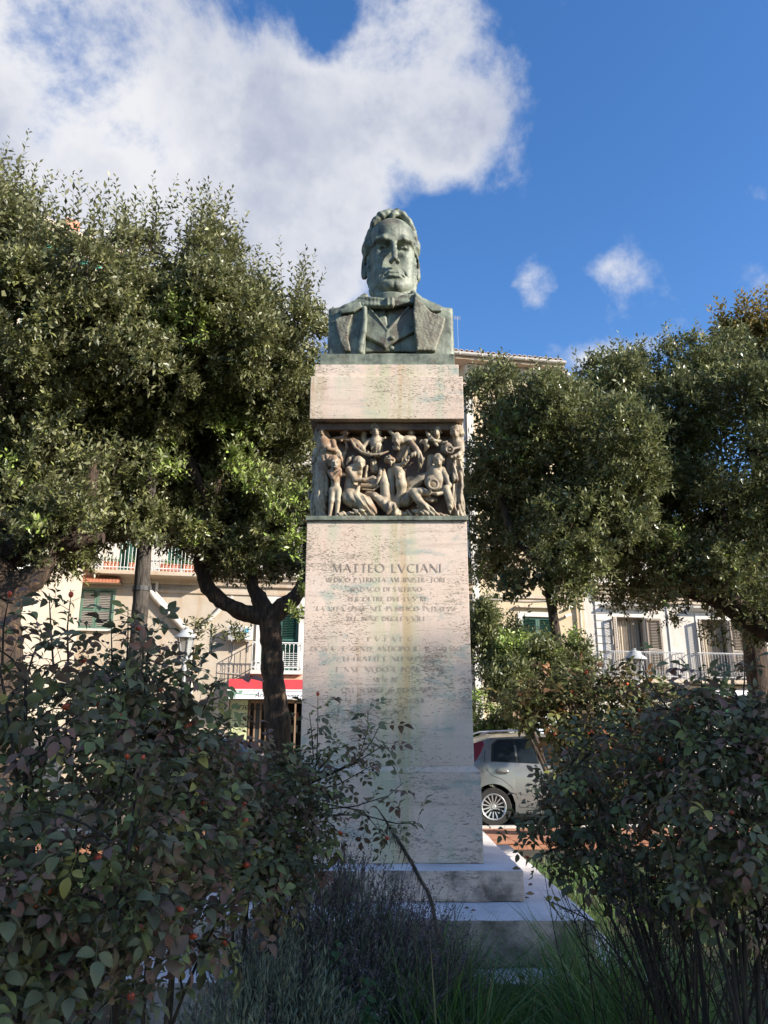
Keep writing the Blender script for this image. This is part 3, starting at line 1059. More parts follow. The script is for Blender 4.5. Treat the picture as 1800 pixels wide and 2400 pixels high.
    # standing woman with the jar, right corner
    A(fig('figure', head_items(1455, 752, .085, 56, -.35) + [
        ('c', [(1500, 725, .06), (1515, 775, .06), (1500, 820, .055)], [20, 22, 14], .006), ('c', [(1480, 700, .07), (1512, 740, .065)], [20, 20], .006),
        ('c', [(1480, 850, .06), (1482, 920, .065), (1478, 1010, .055)], [40, 46, 44]),
        ('c', [(1510, 850, .06), (1512, 930, .085), (1480, 975, .125), (1410, 992, .14)], [24, 23, 22, 13], .008),
        ('c', [(1500, 900, .10), (1430, 915, .13)], [17, 10], .006),
        ('e', (1372, 915, .085), (56, 62, 50)), ('t', (1395, 925, .135), 32, 13), ('c', [(1340, 860, .12), (1370, 850, .12)], [12, 12], .004),
        ('c', [(1470, 1010, .05), (1455, 1250, .055), (1480, 1420, .055), (1495, 1535, .05)], [52, 56, 52, 52]),
        ('c', [(1440, 1020, .10), (1445, 1120, .11), (1450, 1195, .115)], [14, 18, 28], .006),
        ('c', [(1500, 1020, .09), (1512, 1250, .095), (1500, 1400, .10), (1470, 1530, .11)], [15, 20, 16, 12], .006),
        ('c', [(1430, 1250, .08), (1440, 1400, .09), (1460, 1530, .10)], [22, 20, 14], .006),
        ('e', (1500, 1545, .06), (60, 22, 44)), ('x', (1395, 925, .16), 24, .003)], fold=(1000, 240, .12)))
    # seated man with the jar
    A(fig('figure', head_items(1298, 1020, .105, 52, -.1) + [
        ('c', [(1290, 1085, .10), (1288, 1110, .10)], [20, 8], .005),
        ('c', [(1260, 1130, .07), (1280, 1210, .08), (1300, 1290, .07)], [66, 66, 54]),
        ('c', [(1330, 1110, .08), (1365, 1180, .10), (1392, 1255, .11), (1360, 1300, .115)], [30, 27, 24, 20], .008),
        ('e', (1222, 1225, .11), (58, 64, 44)), ('t', (1245, 1245, .165), 42, 15), ('x', (1245, 1245, .19), 32, .003),
        ('c', [(1225, 1325, .13), (1280, 1335, .14), (1330, 1325, .125)], [11, 17, 20], .007),
        ('c', [(1210, 1150, .07), (1130, 1200, .06), (1050, 1260, .05)], [30, 46, 50]), ('e', (1040, 1220, .035), (60, 52, 26)),
        ('c', [(1065, 1320, .115), (1130, 1312, .13), (1200, 1325, .12)], [40, 36, 34]),
        ('c', [(1068, 1325, .12), (1110, 1390, .135), (1165, 1445, .13), (1210, 1480, .12)], [42, 34, 30, 24]),
        ('c', [(1160, 1370, .09), (1220, 1390, .10), (1270, 1392, .09)], [22, 24, 22], .008),
        ('c', [(1040, 1330, .05), (980, 1400, .05), (900, 1420, .045)], [62, 58, 40]),
        ('c', [(1365, 1290, .12), (1395, 1380, .125), (1405, 1450, .12), (1400, 1510, .11)], [38, 36, 28, 9], .008),
        ('c', [(1060, 1490, .09), (1150, 1510, .12), (1250, 1520, .12), (1400, 1545, .10)], [18, 26, 24, 14]),
        ('c', [(1010, 1490, .08), (1045, 1545, .08)], [14, 20]), ('c', [(1100, 1450, .11), (1190, 1500, .13)], [12, 14], .006),
        ('c', [(1200, 1450, .12), (1235, 1480, .125), (1260, 1515, .125), (1330, 1530, .12)], [16, 20, 18, 12], .006), ('e', (1440, 1500, .06), (30, 44, 26))]
        + hand(1215, 1195, .16, .05, -.9, .75), fold=(1440, 200, .6)))
    # the other three sides carry figures too
    cx, cy = MX, 5.265
    for ang, depth in ((90, -.395), (-90, -.395), (180, -.475)):
        for sgn in ((-1, 1) if ang != 180 else (0,)):
            for o in figs:
                c = o.copy()
                COL.objects.link(c)
                sx_, off_ = (.50, sgn * .275) if sgn else (1.0, 0.0)
                M = (Matrix.Translation((cx, cy, 0)) @ Matrix.Rotation(R(ang), 4, 'Z') @ Matrix.Translation((off_, depth, 0))
                     @ Matrix.Diagonal((sx_, .7 if sgn else 1, 1, 1)) @ Matrix.Translation((-MX, -RD, 0)))
                c.parent = relief
                c.matrix_parent_inverse = Matrix.Translation(-relief.matrix_basis.translation)
                c.matrix_basis = M


build_relief()

# ================================================================ the bust
bust = tag(empty('bust', (MX, 5.1, 3.86)), 'green bronze bust of a man in coat and bow tie atop the pedestal', 'bust')


def bp(cx, cy, d):
    p = at(720 + cx * .2411, 460 + cy * .2411, d)
    return (p.x, -d, p.z)


def vnoise(P, s, seed=0):
    X, F_, Z = P
    return (np.sin(X * s + 1.7 * np.sin(Z * s * .7 + seed)) * np.sin(Z * s * 1.1 + 1.3 * np.sin(F_ * s * .8 + seed * 2)) * np.sin(F_ * s * .9 + 1.1 * np.sin(X * s * .6 + seed)))


HC = np.array([0.055, -5.035, 4.902])      # eye level, middle of the skull (x, f, z)
YAW = R(5)


def sst(x, a, b):
    u = np.clip((x - a) / (b - a), 0, 1)
    return u * u * (3 - 2 * u)


def to_head(P):
    X, F_, Z = P[0] - HC[0], P[1] - HC[1], P[2] - HC[2]
    c, s = math.cos(YAW), math.sin(YAW)
    return ((X * c - F_ * s) / 1.02, X * s + F_ * c, Z)


def head_sdf(P):
    Q = to_head(P)
    X, F_, Z = Q
    ax = np.abs(X)
    S = (ax, F_, Z)
    d = s_ell(Q, (0, -.03, .10), (.182, .245, .225))                       # cranium
    d = smin(d, s_ell(Q, (0, .055, .150), (.160, .143, .135)), .05)        # forehead
    d = smin(d, s_box(Q, (0, .040, -.135), (.152, .125, .210), .080), .05)  # face
    d = smin(d, s_ell(Q, (0, .095, -.290), (.118, .10, .088)), .05)        # jaw
    d = smin(d, s_ell(S, (.098, .110, -.090), (.052, .052, .050)), .04)    # cheekbones
    d = smin(d, s_ell(S, (.085, .122, -.20), (.05, .05, .07)), .04)        # cheeks
    d = smin(d, s_chain(S, [(.018, .186, .046), (.07, .198, .060), (.118, .174, .058), (.146, .133, .036)], [.018, .020, .018, .013], .01), .022)   # brow
    d = smax(d, -s_ell(S, (.078, .214, -.004), (.060, .066, .036)), .014)  # eye sockets
    d = smax(d, -s_ell(S, (.038, .192, .002), (.024, .046, .032)), .012)
    d = smin(d, s_ell(S, (.080, .112, -.008), (.042, .042, .038)), .003)   # eyeballs
    d = smin(d, s_chain(S, [(.040, .140, -.006), (.058, .157, .010), (.084, .161, .013), (.110, .146, .006), (.126, .126, -.010)], [.005, .007, .0075, .007, .005], .004), .004)
    d = smin(d, s_chain(S, [(.040, .142, -.016), (.060, .154, -.028), (.088, .154, -.029), (.120, .132, -.014)], [.0045, .006, .0065, .0045], .004), .006)
    d = smin(d, s_chain(S, [(.042, .156, -.050), (.078, .158, -.060), (.112, .142, -.050)], [.011, .014, .010], .01), .022)  # bags
    d = smax(d, -s_ell(S, (.080, .154, -.006), (.010, .009, .011)), .003)  # pupils
    # nose
    d = smin(d, s_chain(Q, [(0, .182, .055), (0, .214, -.02), (0, .246, -.095), (0, .258, -.148)], [.016, .0165, .019, .0215], .02), .014)
    d = smin(d, s_ell(S, (.024, .226, -.154), (.017, .026, .017)), .014)
    d = smax(d, -(s_box(Q, (0, .25, -.196), (.06, .05, .022), .006)), .010)  # flat underside
    d = smax(d, -s_ell(S, (.014, .240, -.176), (.008, .012, .010)), .003)
    # philtrum, lips
    d = smin(d, s_ell(Q, (0, .138, -.222), (.085, .060, .058)), .04)
    d = smax(d, -s_cap(Q, (0, .214, -.188), (0, .210, -.212), .005), .010)
    d = smin(d, s_chain(S, [(0, .203, -.224), (.030, .199, -.221), (.074, .162, -.242)], [.008, .0085, .004], .006), .010)
    d = smin(d, s_chain(S, [(0, .200, -.252), (.034, .194, -.252), (.070, .164, -.249)], [.0125, .012, .004], .006), .010)
    d = smax(d, -s_chain(S, [(0, .216, -.2385), (.034, .210, -.237), (.082, .168, -.252)], [.0045, .0045, .004], .003), .004)
    d = smax(d, -s_cap(Q, (-.045, .202, -.284), (.045, .202, -.284), .010), .022)
    d = smin(d, s_ell(S, (.022, .160, -.316), (.042, .044, .038)), .016)     # chin with its cleft
    d = smax(d, -s_chain(S, [(.034, .210, -.150), (.064, .190, -.195), (.094, .160, -.250)], [.002, .003, .001], .004), .022)
    d = smax(d, -s_chain(S, [(.092, .160, -.265), (.086, .156, -.305)], [.001, .001], .004), .016)
    # temples hollow
    d = smax(d, -s_ell(S, (.205, .10, .085), (.042, .07, .06)), .04)
    # whiskers and fringe beard
    w = s_chain(S, [(.168, .015, .02), (.162, .040, -.10), (.154, .060, -.22), (.130, .085, -.325), (.075, .125, -.395), (0, .140, -.412)], [.014, .022, .027, .034, .036, .034], .02)
    w = w + .0050 * vnoise(Q, 95, 1) + .003 * vnoise(Q, 190, 2)
    d = smin(d, w, .012)
    # ears
    e = s_ell(S, (.203, -.020, -.070), (.020, .048, .082))
    e = smin(e, s_ell(S, (.192, .004, -.138), (.016, .024, .030)), .015)
    e = smax(e, -s_ell(S, (.214, -.006, -.062), (.018, .030, .052)), .010)
    e = smin(e, s_cap(S, (.190, .022, -.08), (.190, .016, -.11), .011), .008)
    d = smin(d, e, .010)
    # neck
    d = smin(d, s_cap(Q, (0, -.03, -.28), (0, -.05, -.56), .135, .15), .03)
    d = d + .0008 * vnoise(Q, 120, 4)
    return d


def hair_sdf(P):
    Q = to_head(P)
    X, F_, Z = Q
    ax = np.abs(X)
    S = (ax, F_, Z)
    d = s_ell(Q, (0, -.055, .105), (.194, .245, .245))
    d = smax(d, -s_ell(Q, (0, .20, .10), (.186, .200, .180)), .02)          # bare forehead
    d = smin(d, s_ell(S, (.158, -.035, .105), (.056, .125, .120)), .03)     # full sides
    d = smin(d, s_chain(S, [(.150, .085, .205), (.178, .055, .130), (.184, .045, .055)], [.020, .026, .020], .01), .02)
    d = smax(d, -(Z - .022 + .07 * sst(-.06 - F_, 0, .06)), .012)
    # waves combed back
    d = d + .0052 * np.sin(62 * (Z + .35 * F_) + 2.2 * np.sin(ax * 24)) * sst(ax, .09, .14)
    # the crest over the forehead: left sweep, middle lock, right sweep
    for pts, rr in (([(-.158, .085, .205), (-.130, .112, .268), (-.085, .124, .315), (-.035, .122, .340), (.0, .105, .352)], [.022, .032, .036, .034, .024]),
                    ([(-.095, .128, .285), (-.055, .130, .322), (-.01, .112, .356), (.02, .06, .362)], [.014, .026, .030, .03]),
                    ([(-.012, .142, .278), (.004, .142, .318), (.030, .122, .352), (.04, .06, .360)], [.012, .027, .032, .034]),
                    ([(.032, .132, .330), (.070, .122, .335), (.110, .108, .292), (.140, .090, .235), (.160, .075, .190)], [.022, .033, .034, .030, .020]),
                    ([(.060, .10, .345), (.120, .07, .315), (.165, .04, .250)], [.022, .030, .026]),
                    ([(-.06, .0, .35), (.06, .0, .352), (.12, -.05, .32)], [.03, .034, .03]),
                    ([(-.12, .04, .318), (-.06, -.02, .345)], [.03, .03])):
        d = smin(d, s_chain(Q, [(a_, b_, c_ - .014) for a_, b_, c_ in pts], [r_ * .88 for r_ in rr], .01), .010)
    d = d + .0020 * np.sin(170 * (X * .6 + Z * .6) + 3 * np.sin(F_ * 16)) + .0012 * vnoise(Q, 90, 3)
    return d


def build_bust():
    B = MT['bronze']
    hd = under(sculpt('head', head_sdf, (-.20, -5.32, 4.30), (.32, -4.70, 5.26), .0052, B), bust)
    hr = sculpt('hair', hair_sdf, (-.24, -5.36, 4.76), (.36, -4.80, 5.36), .0055, B)
    hr.parent = hd
    # base slab
    b = MB().box((MX - .447, 4.672, 3.8585), (MX + .453, 5.42, 3.945))
    under(b.build('base_slab', B, bevel=.005), bust)
    xl, xr = bp(200, 1300, 4.82)[0], bp(1428, 1300, 4.82)[0]
    xc, hw = (xl + xr) / 2, (xr - xl) / 2

    def front(X, Z):       # chest surface, f as a function of x, z
        u = (X - xc) / hw
        return -4.800 - .035 * u * u + .012 * np.clip((4.45 - Z) / .4, 0, 1)

    def ztop(X, F_):
        u = np.abs(X - .055)
        return 4.500 - .46 * np.maximum(np.minimum(u, .37) - .15, 0)

    opening = [bp(x, y, 4.80) for x, y in ((585, 1085), (570, 1300), (560, 1530), (1075, 1530), (1050, 1400), (1030, 1200), (1040, 1000), (1040, 700), (560, 700), (575, 1000))]
    opening = [(p[0], p[2]) for p in opening]

    def coat(P):
        X, F_, Z = P
        d = np.maximum(np.abs(X - xc) - hw, 3.942 - Z)
        d = smax(d, (Z - ztop(X, F_)) * .9, .012)
        d = smax(d, F_ - front(X, Z), .03)
        d = smax(d, -5.22 - F_, .03)
        o = np.maximum(poly2d(X, Z, opening), -(F_ + 4.895))
        d = smax(d, -o, .008)
        d = smax(d, -s_cap(P, (.055, -5.03, 4.40), (.055, -5.03, 4.8), .175), .02)
        d = d + .002 * vnoise(P, 30, 2) + .0012 * vnoise(P, 85, 5)
        return d
    ct = under(sculpt('coat', coat, (xl - .02, -5.25, 3.93), (xr + .02, -4.74, 4.60), .006, B), bust)

    def slab(name, poly, d0, thick, mat=None, rough=.0, rnd=.010, curve=True, h=.0055, parent=bust, tilt=0.0, extra=None):
        pts = [bp(x, y, d0) for x, y in poly]
        pp = [(p[0], p[2]) for p in pts]
        lo = (min(p[0] for p in pp) - .02, -d0 - .10, min(p[1] for p in pp) - .02)
        hi = (max(p[0] for p in pp) + .02, -d0 + thick + .07, max(p[1] for p in pp) + .02)
        cxm = sum(p[0] for p in pp) / len(pp)

        def fn(P):
            X, F_, Z = P
            e = poly2d(X, Z, pp)
            f0 = (front(X, Z) + 4.80 - d0 if curve else -d0) + tilt * (X - cxm)
            d = smax(e, np.abs(F_ - f0) - thick, rnd)
            if extra is not None:
                d = extra(P, d, f0)
            if rough:
                d = d + rough * vnoise(P, 150, 7) + rough * .6 * vnoise(P, 260, 3)
            return d
        o = sculpt(name, fn, lo, hi, h, mat or B)
        return under(o, parent)
    # lapels
    slab('lapel', [(1043, 985), (1110, 1030), (1200, 1125), (1345, 1185), (1325, 1275), (1245, 1512), (1068, 1512), (1050, 1350), (1030, 1150)], 4.790, .022, MT['bronze_brown'], rough=.0024)
    slab('lapel', [(268, 1195), (300, 1175), (445, 1150), (425, 1215), (402, 1290), (398, 1380), (410, 1440), (425, 1512), (370, 1514), (325, 1430), (290, 1310)], 4.795, .020, MT['bronze_brown'], rough=.0024)
    slab('collar', [(305, 1105), (420, 1080), (515, 1035), (535, 1090), (450, 1140), (330, 1150)], 4.80, .030)
    slab('collar', [(1045, 945), (1120, 1020), (1230, 1060), (1320, 1100), (1300, 1125), (1210, 1130), (1120, 1080), (1045, 1020)], 4.81, .032)

    def roll(name, pts, rad):
        P3 = [bp(*p) for p in pts]
        lo = [min(p[i] for p in P3) - max(rad) - .02 for i in range(3)]
        hi = [max(p[i] for p in P3) + max(rad) + .02 for i in range(3)]
        o = sculpt(name, lambda P: s_chain(P, P3, rad, .01) + .0012 * vnoise(P, 110, 3), lo, hi, .0055, B)
        return under(o, bust)
    roll('coat_edge', [(556, 1085, 4.79), (560, 1200, 4.785), (548, 1320, 4.78), (522, 1440, 4.785), (515, 1512, 4.79)], [.016, .019, .022, .024, .024])
    roll('coat_collar_roll', [(560, 985, 4.90), (470, 1050, 4.86), (300, 1120, 4.88)], [.030, .026, .016])
    roll('coat_collar_roll', [(1030, 950, 4.90), (1080, 1000, 4.86), (1180, 1070, 4.84), (1320, 1105, 4.86)], [.026, .026, .020, .012])
    # waistcoat and shirt
    V = [(600, 1098), (700, 1215), (778, 1322), (880, 1215), (985, 1100), (1060, 1100), (1060, 1320), (985, 1362), (880, 1420), (795, 1470), (760, 1505), (745, 1475), (660, 1430), (565, 1378), (560, 1100)]

    def edges(P, d, f0):
        e = s_chain(P, [(lambda q: (q[0], q[1] + .026, q[2]))(bp(x, y, 4.852)) for x, y in ((600, 1098), (700, 1220), (778, 1325), (880, 1218), (985, 1100))], .0085, .004)
        d = smin(d, e, .006)
        e = s_chain(P, [(lambda q: (q[0], q[1] + .026, q[2]))(bp(x, y, 4.852)) for x, y in ((778, 1330), (770, 1400), (748, 1480))], .006, .004)
        return smin(d, e, .008)
    wc = slab('waistcoat', V, 4.852, .022, rnd=.012, extra=edges)
    slab('shirt', [(575, 1060), (1040, 1060), (1040, 1300), (780, 1400), (575, 1300)], 4.874, .014,
         extra=lambda P, d, f0: smax(d, -s_chain(P, [(lambda q: (q[0], q[1] + .018, q[2]))(bp(x, y, 4.874)) for x, y in ((778, 1085), (776, 1180), (782, 1262))], [.013, .011, .005], .003), .004))
    slab('coat_lining', [(565, 1385), (745, 1478), (762, 1512), (800, 1475), (990, 1360), (1075, 1340), (1075, 1525), (560, 1525)], 4.874, .014)
    for x, y in ((826, 1376), (820, 1476)):
        c = bp(x, y, 4.818)
        o = sculpt('button', lambda P, c=c: s_ell(P, c, (.019, .013, .017)), [q - .04 for q in c], [q + .04 for q in c], .0045, B)
        o.parent = wc

    # shirt collar, bow tie
    def scollar(P):
        X, F_, Z = P
        q = np.sqrt((X - .055) ** 2 + ((F_ + 5.06) * .80) ** 2)
        d = smax(np.abs(q - .172 - .10 * (Z - 4.5)) - .012, np.abs(Z - 4.455) - .065, .008)
        return d
    under(sculpt('shirt_collar', scollar, (-.16, -5.32, 4.37), (.27, -4.81, 4.54), .0055, B), bust)

    def bow(P):
        d = None
        for lo, hi, w0, w1 in (((745, 1040), (525, 1038), .030, .045), ((860, 1035), (1030, 1000), .030, .042)):
            a, b_ = bp(lo[0], lo[1], 4.815), bp(hi[0], hi[1], 4.83)
            n = 7
            for i in range(n):
                t0 = i / (n - 1)
                c = [a[j] + (b_[j] - a[j]) * t0 for j in range(3)]
                e = s_box(P, c, (.024, .016 + .006 * math.sin(t0 * 3), w0 + (w1 - w0) * t0), .010)
                d = e if d is None else smin(d, e, .012)
        d = d + .003 * np.sin((P[2]) * 120 + P[0] * 14)
        kx, kf, kz = bp(803, 1035, 4.80)
        d = smin(d, s_box(P, (kx, kf, kz), (.032, .026, .038), .018) + .002 * np.sin(P[0] * 190), .004)
        return d
    c = bp(790, 1030, 4.815)
    under(sculpt('bow_tie', bow, (c[0] - .24, c[1] - .06, c[2] - .09), (c[0] + .24, c[1] + .07, c[2] + .10), .005, B), bust)


build_bust()
# ================================================================ ground, street
def ground_z(x, y):
    """the planted bed is a low mound round the monument"""
    r = math.hypot((x - .3) / 4.6, (y - 4.6) / 4.4)
    u = min(max((1.25 - r) / .55, 0), 1)
    m = u * u * (3 - 2 * u)
    return .24 * m + .02 * m * mnoise.noise(Vector((x * 1.3, y * 1.3, 0)))


def build_ground():
    # one sheet to the horizon, finer near the camera
    def axis(a, b, fine0, fine1, st, far):
        v = list(np.arange(fine0, fine1 + 1e-6, st))
        return [a] + [a + (fine0 - a) * q for q in (.5, .8, .93)] + v + [fine1 + (b - fine1) * q for q in (.07, .2, .5)] + [b]
    xs = axis(-900, 900, -9, 9, .3, 0)
    ys = axis(-900, 900, -6, 11.4, .3, 0)
    vs = np.array([(x, y, ground_z(x, y)) for y in ys for x in xs])
    nx = len(xs)
    q = np.array([(j * nx + i, j * nx + i + 1, (j + 1) * nx + i + 1, (j + 1) * nx + i) for j in range(len(ys) - 1) for i in range(nx - 1)])
    tag(link('ground', mesh_np('ground', vs, q, MT['soil'], smooth=True)), kind='structure')
    # street beyond the bed, following the houses
    M = Matrix.Rotation(R(4), 4, 'Z')
    s = MB().box((-60, 12.75, -.2), (60, 19.2, .012), M)
    tag(s.build('road', MT['asphalt']), kind='structure')
    s = MB().box((-60, 19.25, -.2), (60, 40, .13), M)
    tag(s.build('pavement', MT['paving'], bevel=.01), kind='structure')
    s = MB().box((-60, 10.95, -.2), (60, 12.7, .055), M)
    path = tag(s.build('path', MT['brickpave']), kind='structure')
    # terracotta pavers of the path, one by one where they can be seen
    pm = MB().box((-.195, -.195, 0), (.195, .195, .03)).mesh('paver', MT['brickpave'], bevel=.008)
    rnd = random.Random(3)
    for i in range(34):
        for j in range(4):
            o = link('paver', pm, None, path)
            p = M @ Vector((-3.0 + i * .41, 11.16 + j * .43, .057 + rnd.uniform(0, .006)))
            o.location = p
            o.rotation_euler = (rnd.uniform(-.01, .01), rnd.uniform(-.01, .01), R(4) + rnd.uniform(-.02, .02))
    # kerb stones along the road edge
    km = MB().box((-.49, -.09, -.15), (.49, .09, .115)).mesh('kerb_stone', MT['trim'], bevel=.012)
    kerb = tag(empty('kerb', M @ Vector((0, 12.6, 0)), R(4)), kind='structure')
    for i in range(-9, 16):
        o = link('kerb_stone', km, None, kerb)
        o.location = (i * 1.0, 0, 0)


build_ground()

# ================================================================ houses along the street
FA = R(10.6)
FO = Vector((-4.2, 25.0, 0))
FT = Vector((math.cos(FA), math.sin(FA), 0))
FN = Vector((math.sin(FA), -math.cos(FA), 0))


def fac(px, py, out=0.0, O=FO, T=FT, N_=FN):
    """photo pixel -> (s, z) on the house front (out metres in front of it)"""
    r = pxdir(px, py)
    c = Vector((0, 0, 1.5))
    t = (O + N_ * out - c).dot(N_) / r.dot(N_)
    p = c + r * t
    return (p - O).dot(T), p.z


def rect(x0, y0, x1, y1, out=0.0, **k):
    """pixel rectangle -> local (s0, z0, s1, z1)"""
    cx, cy = (x0 + x1) / 2, (y0 + y1) / 2
    return fac(x0, cy, out, **k)[0], fac(cx, y1, out, **k)[1], fac(x1, cy, out, **k)[0], fac(cx, y0, out, **k)[1]


def house_wall(name, x0, x1, z0, z1, openings, mat, parent, depth=.28, thick=9.0):
    """front with real openings and reveals, sides and back"""
    xs = sorted({x0, x1, *[v for o in openings for v in (o[0], o[2])]})
    zs = sorted({z0, z1, *[v for o in openings for v in (o[1], o[3])]})
    mb = MB()
    for i in range(len(xs) - 1):
        for j in range(len(zs) - 1):
            cx, cz = (xs[i] + xs[i + 1]) / 2, (zs[j] + zs[j + 1]) / 2
            if any(o[0] < cx < o[2] and o[1] < cz < o[3] for o in openings):
                continue
            mb.add([(xs[i], 0, zs[j]), (xs[i + 1], 0, zs[j]), (xs[i + 1], 0, zs[j + 1]), (xs[i], 0, zs[j + 1])], [(0, 1, 2, 3)])
    for (a, b, c, d) in openings:
        mb.add([(a, 0, b), (c, 0, b), (c, 0, d), (a, 0, d), (a, depth, b), (c, depth, b), (c, depth, d), (a, depth, d)],
               [(0, 4, 5, 1), (1, 5, 6, 2), (2, 6, 7, 3), (3, 7, 4, 0)])
    mb.add([(x0, 0, z0), (x1, 0, z0), (x1, 0, z1), (x0, 0, z1), (x0, thick, z0), (x1, thick, z0), (x1, thick, z1), (x0, thick, z1)],
           [(0, 3, 7, 4), (1, 5, 6, 2), (4, 7, 6, 5)])
    me = bpy.data.meshes.new(name)
    me.from_pydata(mb.v, [], mb.f)
    me.materials.append(mat)
    return link(name, me, None, parent)


def part(name, mat, parent, lo, hi, bevel=0.0):
    return MB().box(lo, hi).build(name, mat, parent, bevel=bevel)


def shutter_leaf(parent, x0, x1, z0, z1, y, mat, slat_mat=None, ang=0.0, hinge='l', name='shutter'):
    """one louvred leaf: frame and slats; ang opens it about its hinge"""
    w, h = x1 - x0, z1 - z0
    fr = MB()
    f = .065
    for lo, hi in (((0, 0, 0), (f, .045, h)), ((w - f, 0, 0), (w, .045, h)), ((f, 0, 0), (w - f, .045, f)), ((f, 0, h - f), (w - f, .045, h)), ((f, 0, h * .47), (w - f, .045, h * .47 + f))):
        fr.box(lo, hi)
    e = fr.build(name, mat, parent)
    n = max(8, int(h / .058))
    sl = MB()
    for i in range(n):
        zc = f + (h - 2 * f) * (i + .5) / n
        if abs(zc - h * .47 - f / 2) < f / 2 + .01:
            continue
        Mx = Matrix.Translation((0, .022, zc)) @ Matrix.Rotation(R(-38), 4, 'X')
        sl.box((f, -.028, -.005), (w - f, .028, .005), Mx)
    s = sl.build('slats', slat_mat or mat, e)
    s['kind'] = 'stuff'
    if hinge == 'l':
        e.location = (x0, y, z0)
        e.rotation_euler = (0, 0, ang)
    else:
        e.location = (x0, y, z0)
        if ang:
            e.location = (x1 - w * math.cos(ang), y - w * math.sin(ang), z0)
            e.rotation_euler = (0, 0, ang)
    return e


def balcony(parent, x0, x1, zs, h, out, slab_h, rail_mat, slab_mat, step=.105, fancy=True):
    part('balcony_slab', slab_mat, parent, (x0, -out, zs - slab_h), (x1, -.003, zs), .02)
    r = MB()
    o = out - .05
    for z in (zs + h, zs + .09):
        r.tube([(x0 + .04, -.01, z), (x0 + .04, -o, z), (x1 - .04, -o, z), (x1 - .04, -.01, z)], .018, 6)
    rail = r.build('railing', rail_mat, parent)
    b = MB()
    n = int((x1 - x0 - .08) / step)
    for i in range(n + 1):
        x = x0 + .04 + (x1 - x0 - .08) * i / n
        b.tube([(x, -o, zs), (x, -o, zs + h)], .0085, 5)
        if fancy and i < n:
            w = (x1 - x0 - .08) / n
            b.tube([(x + w * .5 + w * .5 * math.cos(a), -o, zs + h - .12 + .10 * math.sin(a)) for a in [math.pi * k / 6 for k in range(7)]], .006, 4)
            b.tube([(x + w * .5 + w * .42 * math.cos(a), -o, zs + .20 + .085 * math.sin(a)) for a in [2 * math.pi * k / 8 for k in range(9)]], .006, 4)
    m = int(out / step)
    for i in range(1, m):
        for x in (x0 + .04, x1 - .04):
            b.tube([(x, -o * i / m, zs), (x, -o * i / m, zs + h)], .0085, 5)
    q = b.build('balusters', rail_mat, rail)
    q['kind'] = 'stuff'
    return rail


def moulding(parent, name, x0, x1, z, prof, mat):
    """cornice run along x; prof: (out, dz) from wall up and back"""
    mb = MB()
    n = len(prof)
    vs = [(x0, -o, z + d) for o, d in prof] + [(x1, -o, z + d) for o, d in prof]
    mb.add(vs, [(i, i + 1, n + i + 1, n + i) for i in range(n - 1)] + [tuple(range(n)), tuple(reversed(range(n, 2 * n)))])
    return mb.build(name, mat, parent)


def text_mesh(name, txt, size, mat, parent, loc, shear=0.0, ext=.002, M=None):
    cu = bpy.data.curves.new(name, 'FONT')
    cu.body = txt
    cu.size = size
    cu.shear = shear
    cu.extrude = ext
    tmp = bpy.data.objects.new('tmp_text', cu)
    COL.objects.link(tmp)
    dg = bpy.context.evaluated_depsgraph_get()
    me = bpy.data.meshes.new_from_object(tmp.evaluated_get(dg))
    bpy.data.objects.remove(tmp)
    bpy.data.curves.remove(cu)
    me.materials.clear()
    me.materials.append(mat)
    o = link(name, me, None, parent)
    o.location = loc
    o.rotation_euler = (R(90), 0, 0)
    return o


def clump(n, spread, size, seed, up=.5):
    """loose leaves for pots: arrays of verts, quads around the origin"""
    g = np.random.default_rng(seed)
    c = g.normal(0, 1, (n, 3)) * np.array(spread)
    c[:, 2] = np.abs(c[:, 2])
    a = g.normal(0, 1, (n, 3)) + np.array([0, 0, up])
    a /= np.linalg.norm(a, axis=1)[:, None]
    b = np.cross(a, g.normal(0, 1, (n, 3)))
    b /= np.linalg.norm(b, axis=1)[:, None]
    s = size * g.uniform(.6, 1.3, n)[:, None]
    v = np.stack([c, c + a * s * .5 + b * s * .22, c + a * s, c + a * s * .5 - b * s * .22], 1).reshape(-1, 3)
    return v, np.arange(4 * n).reshape(-1, 4)


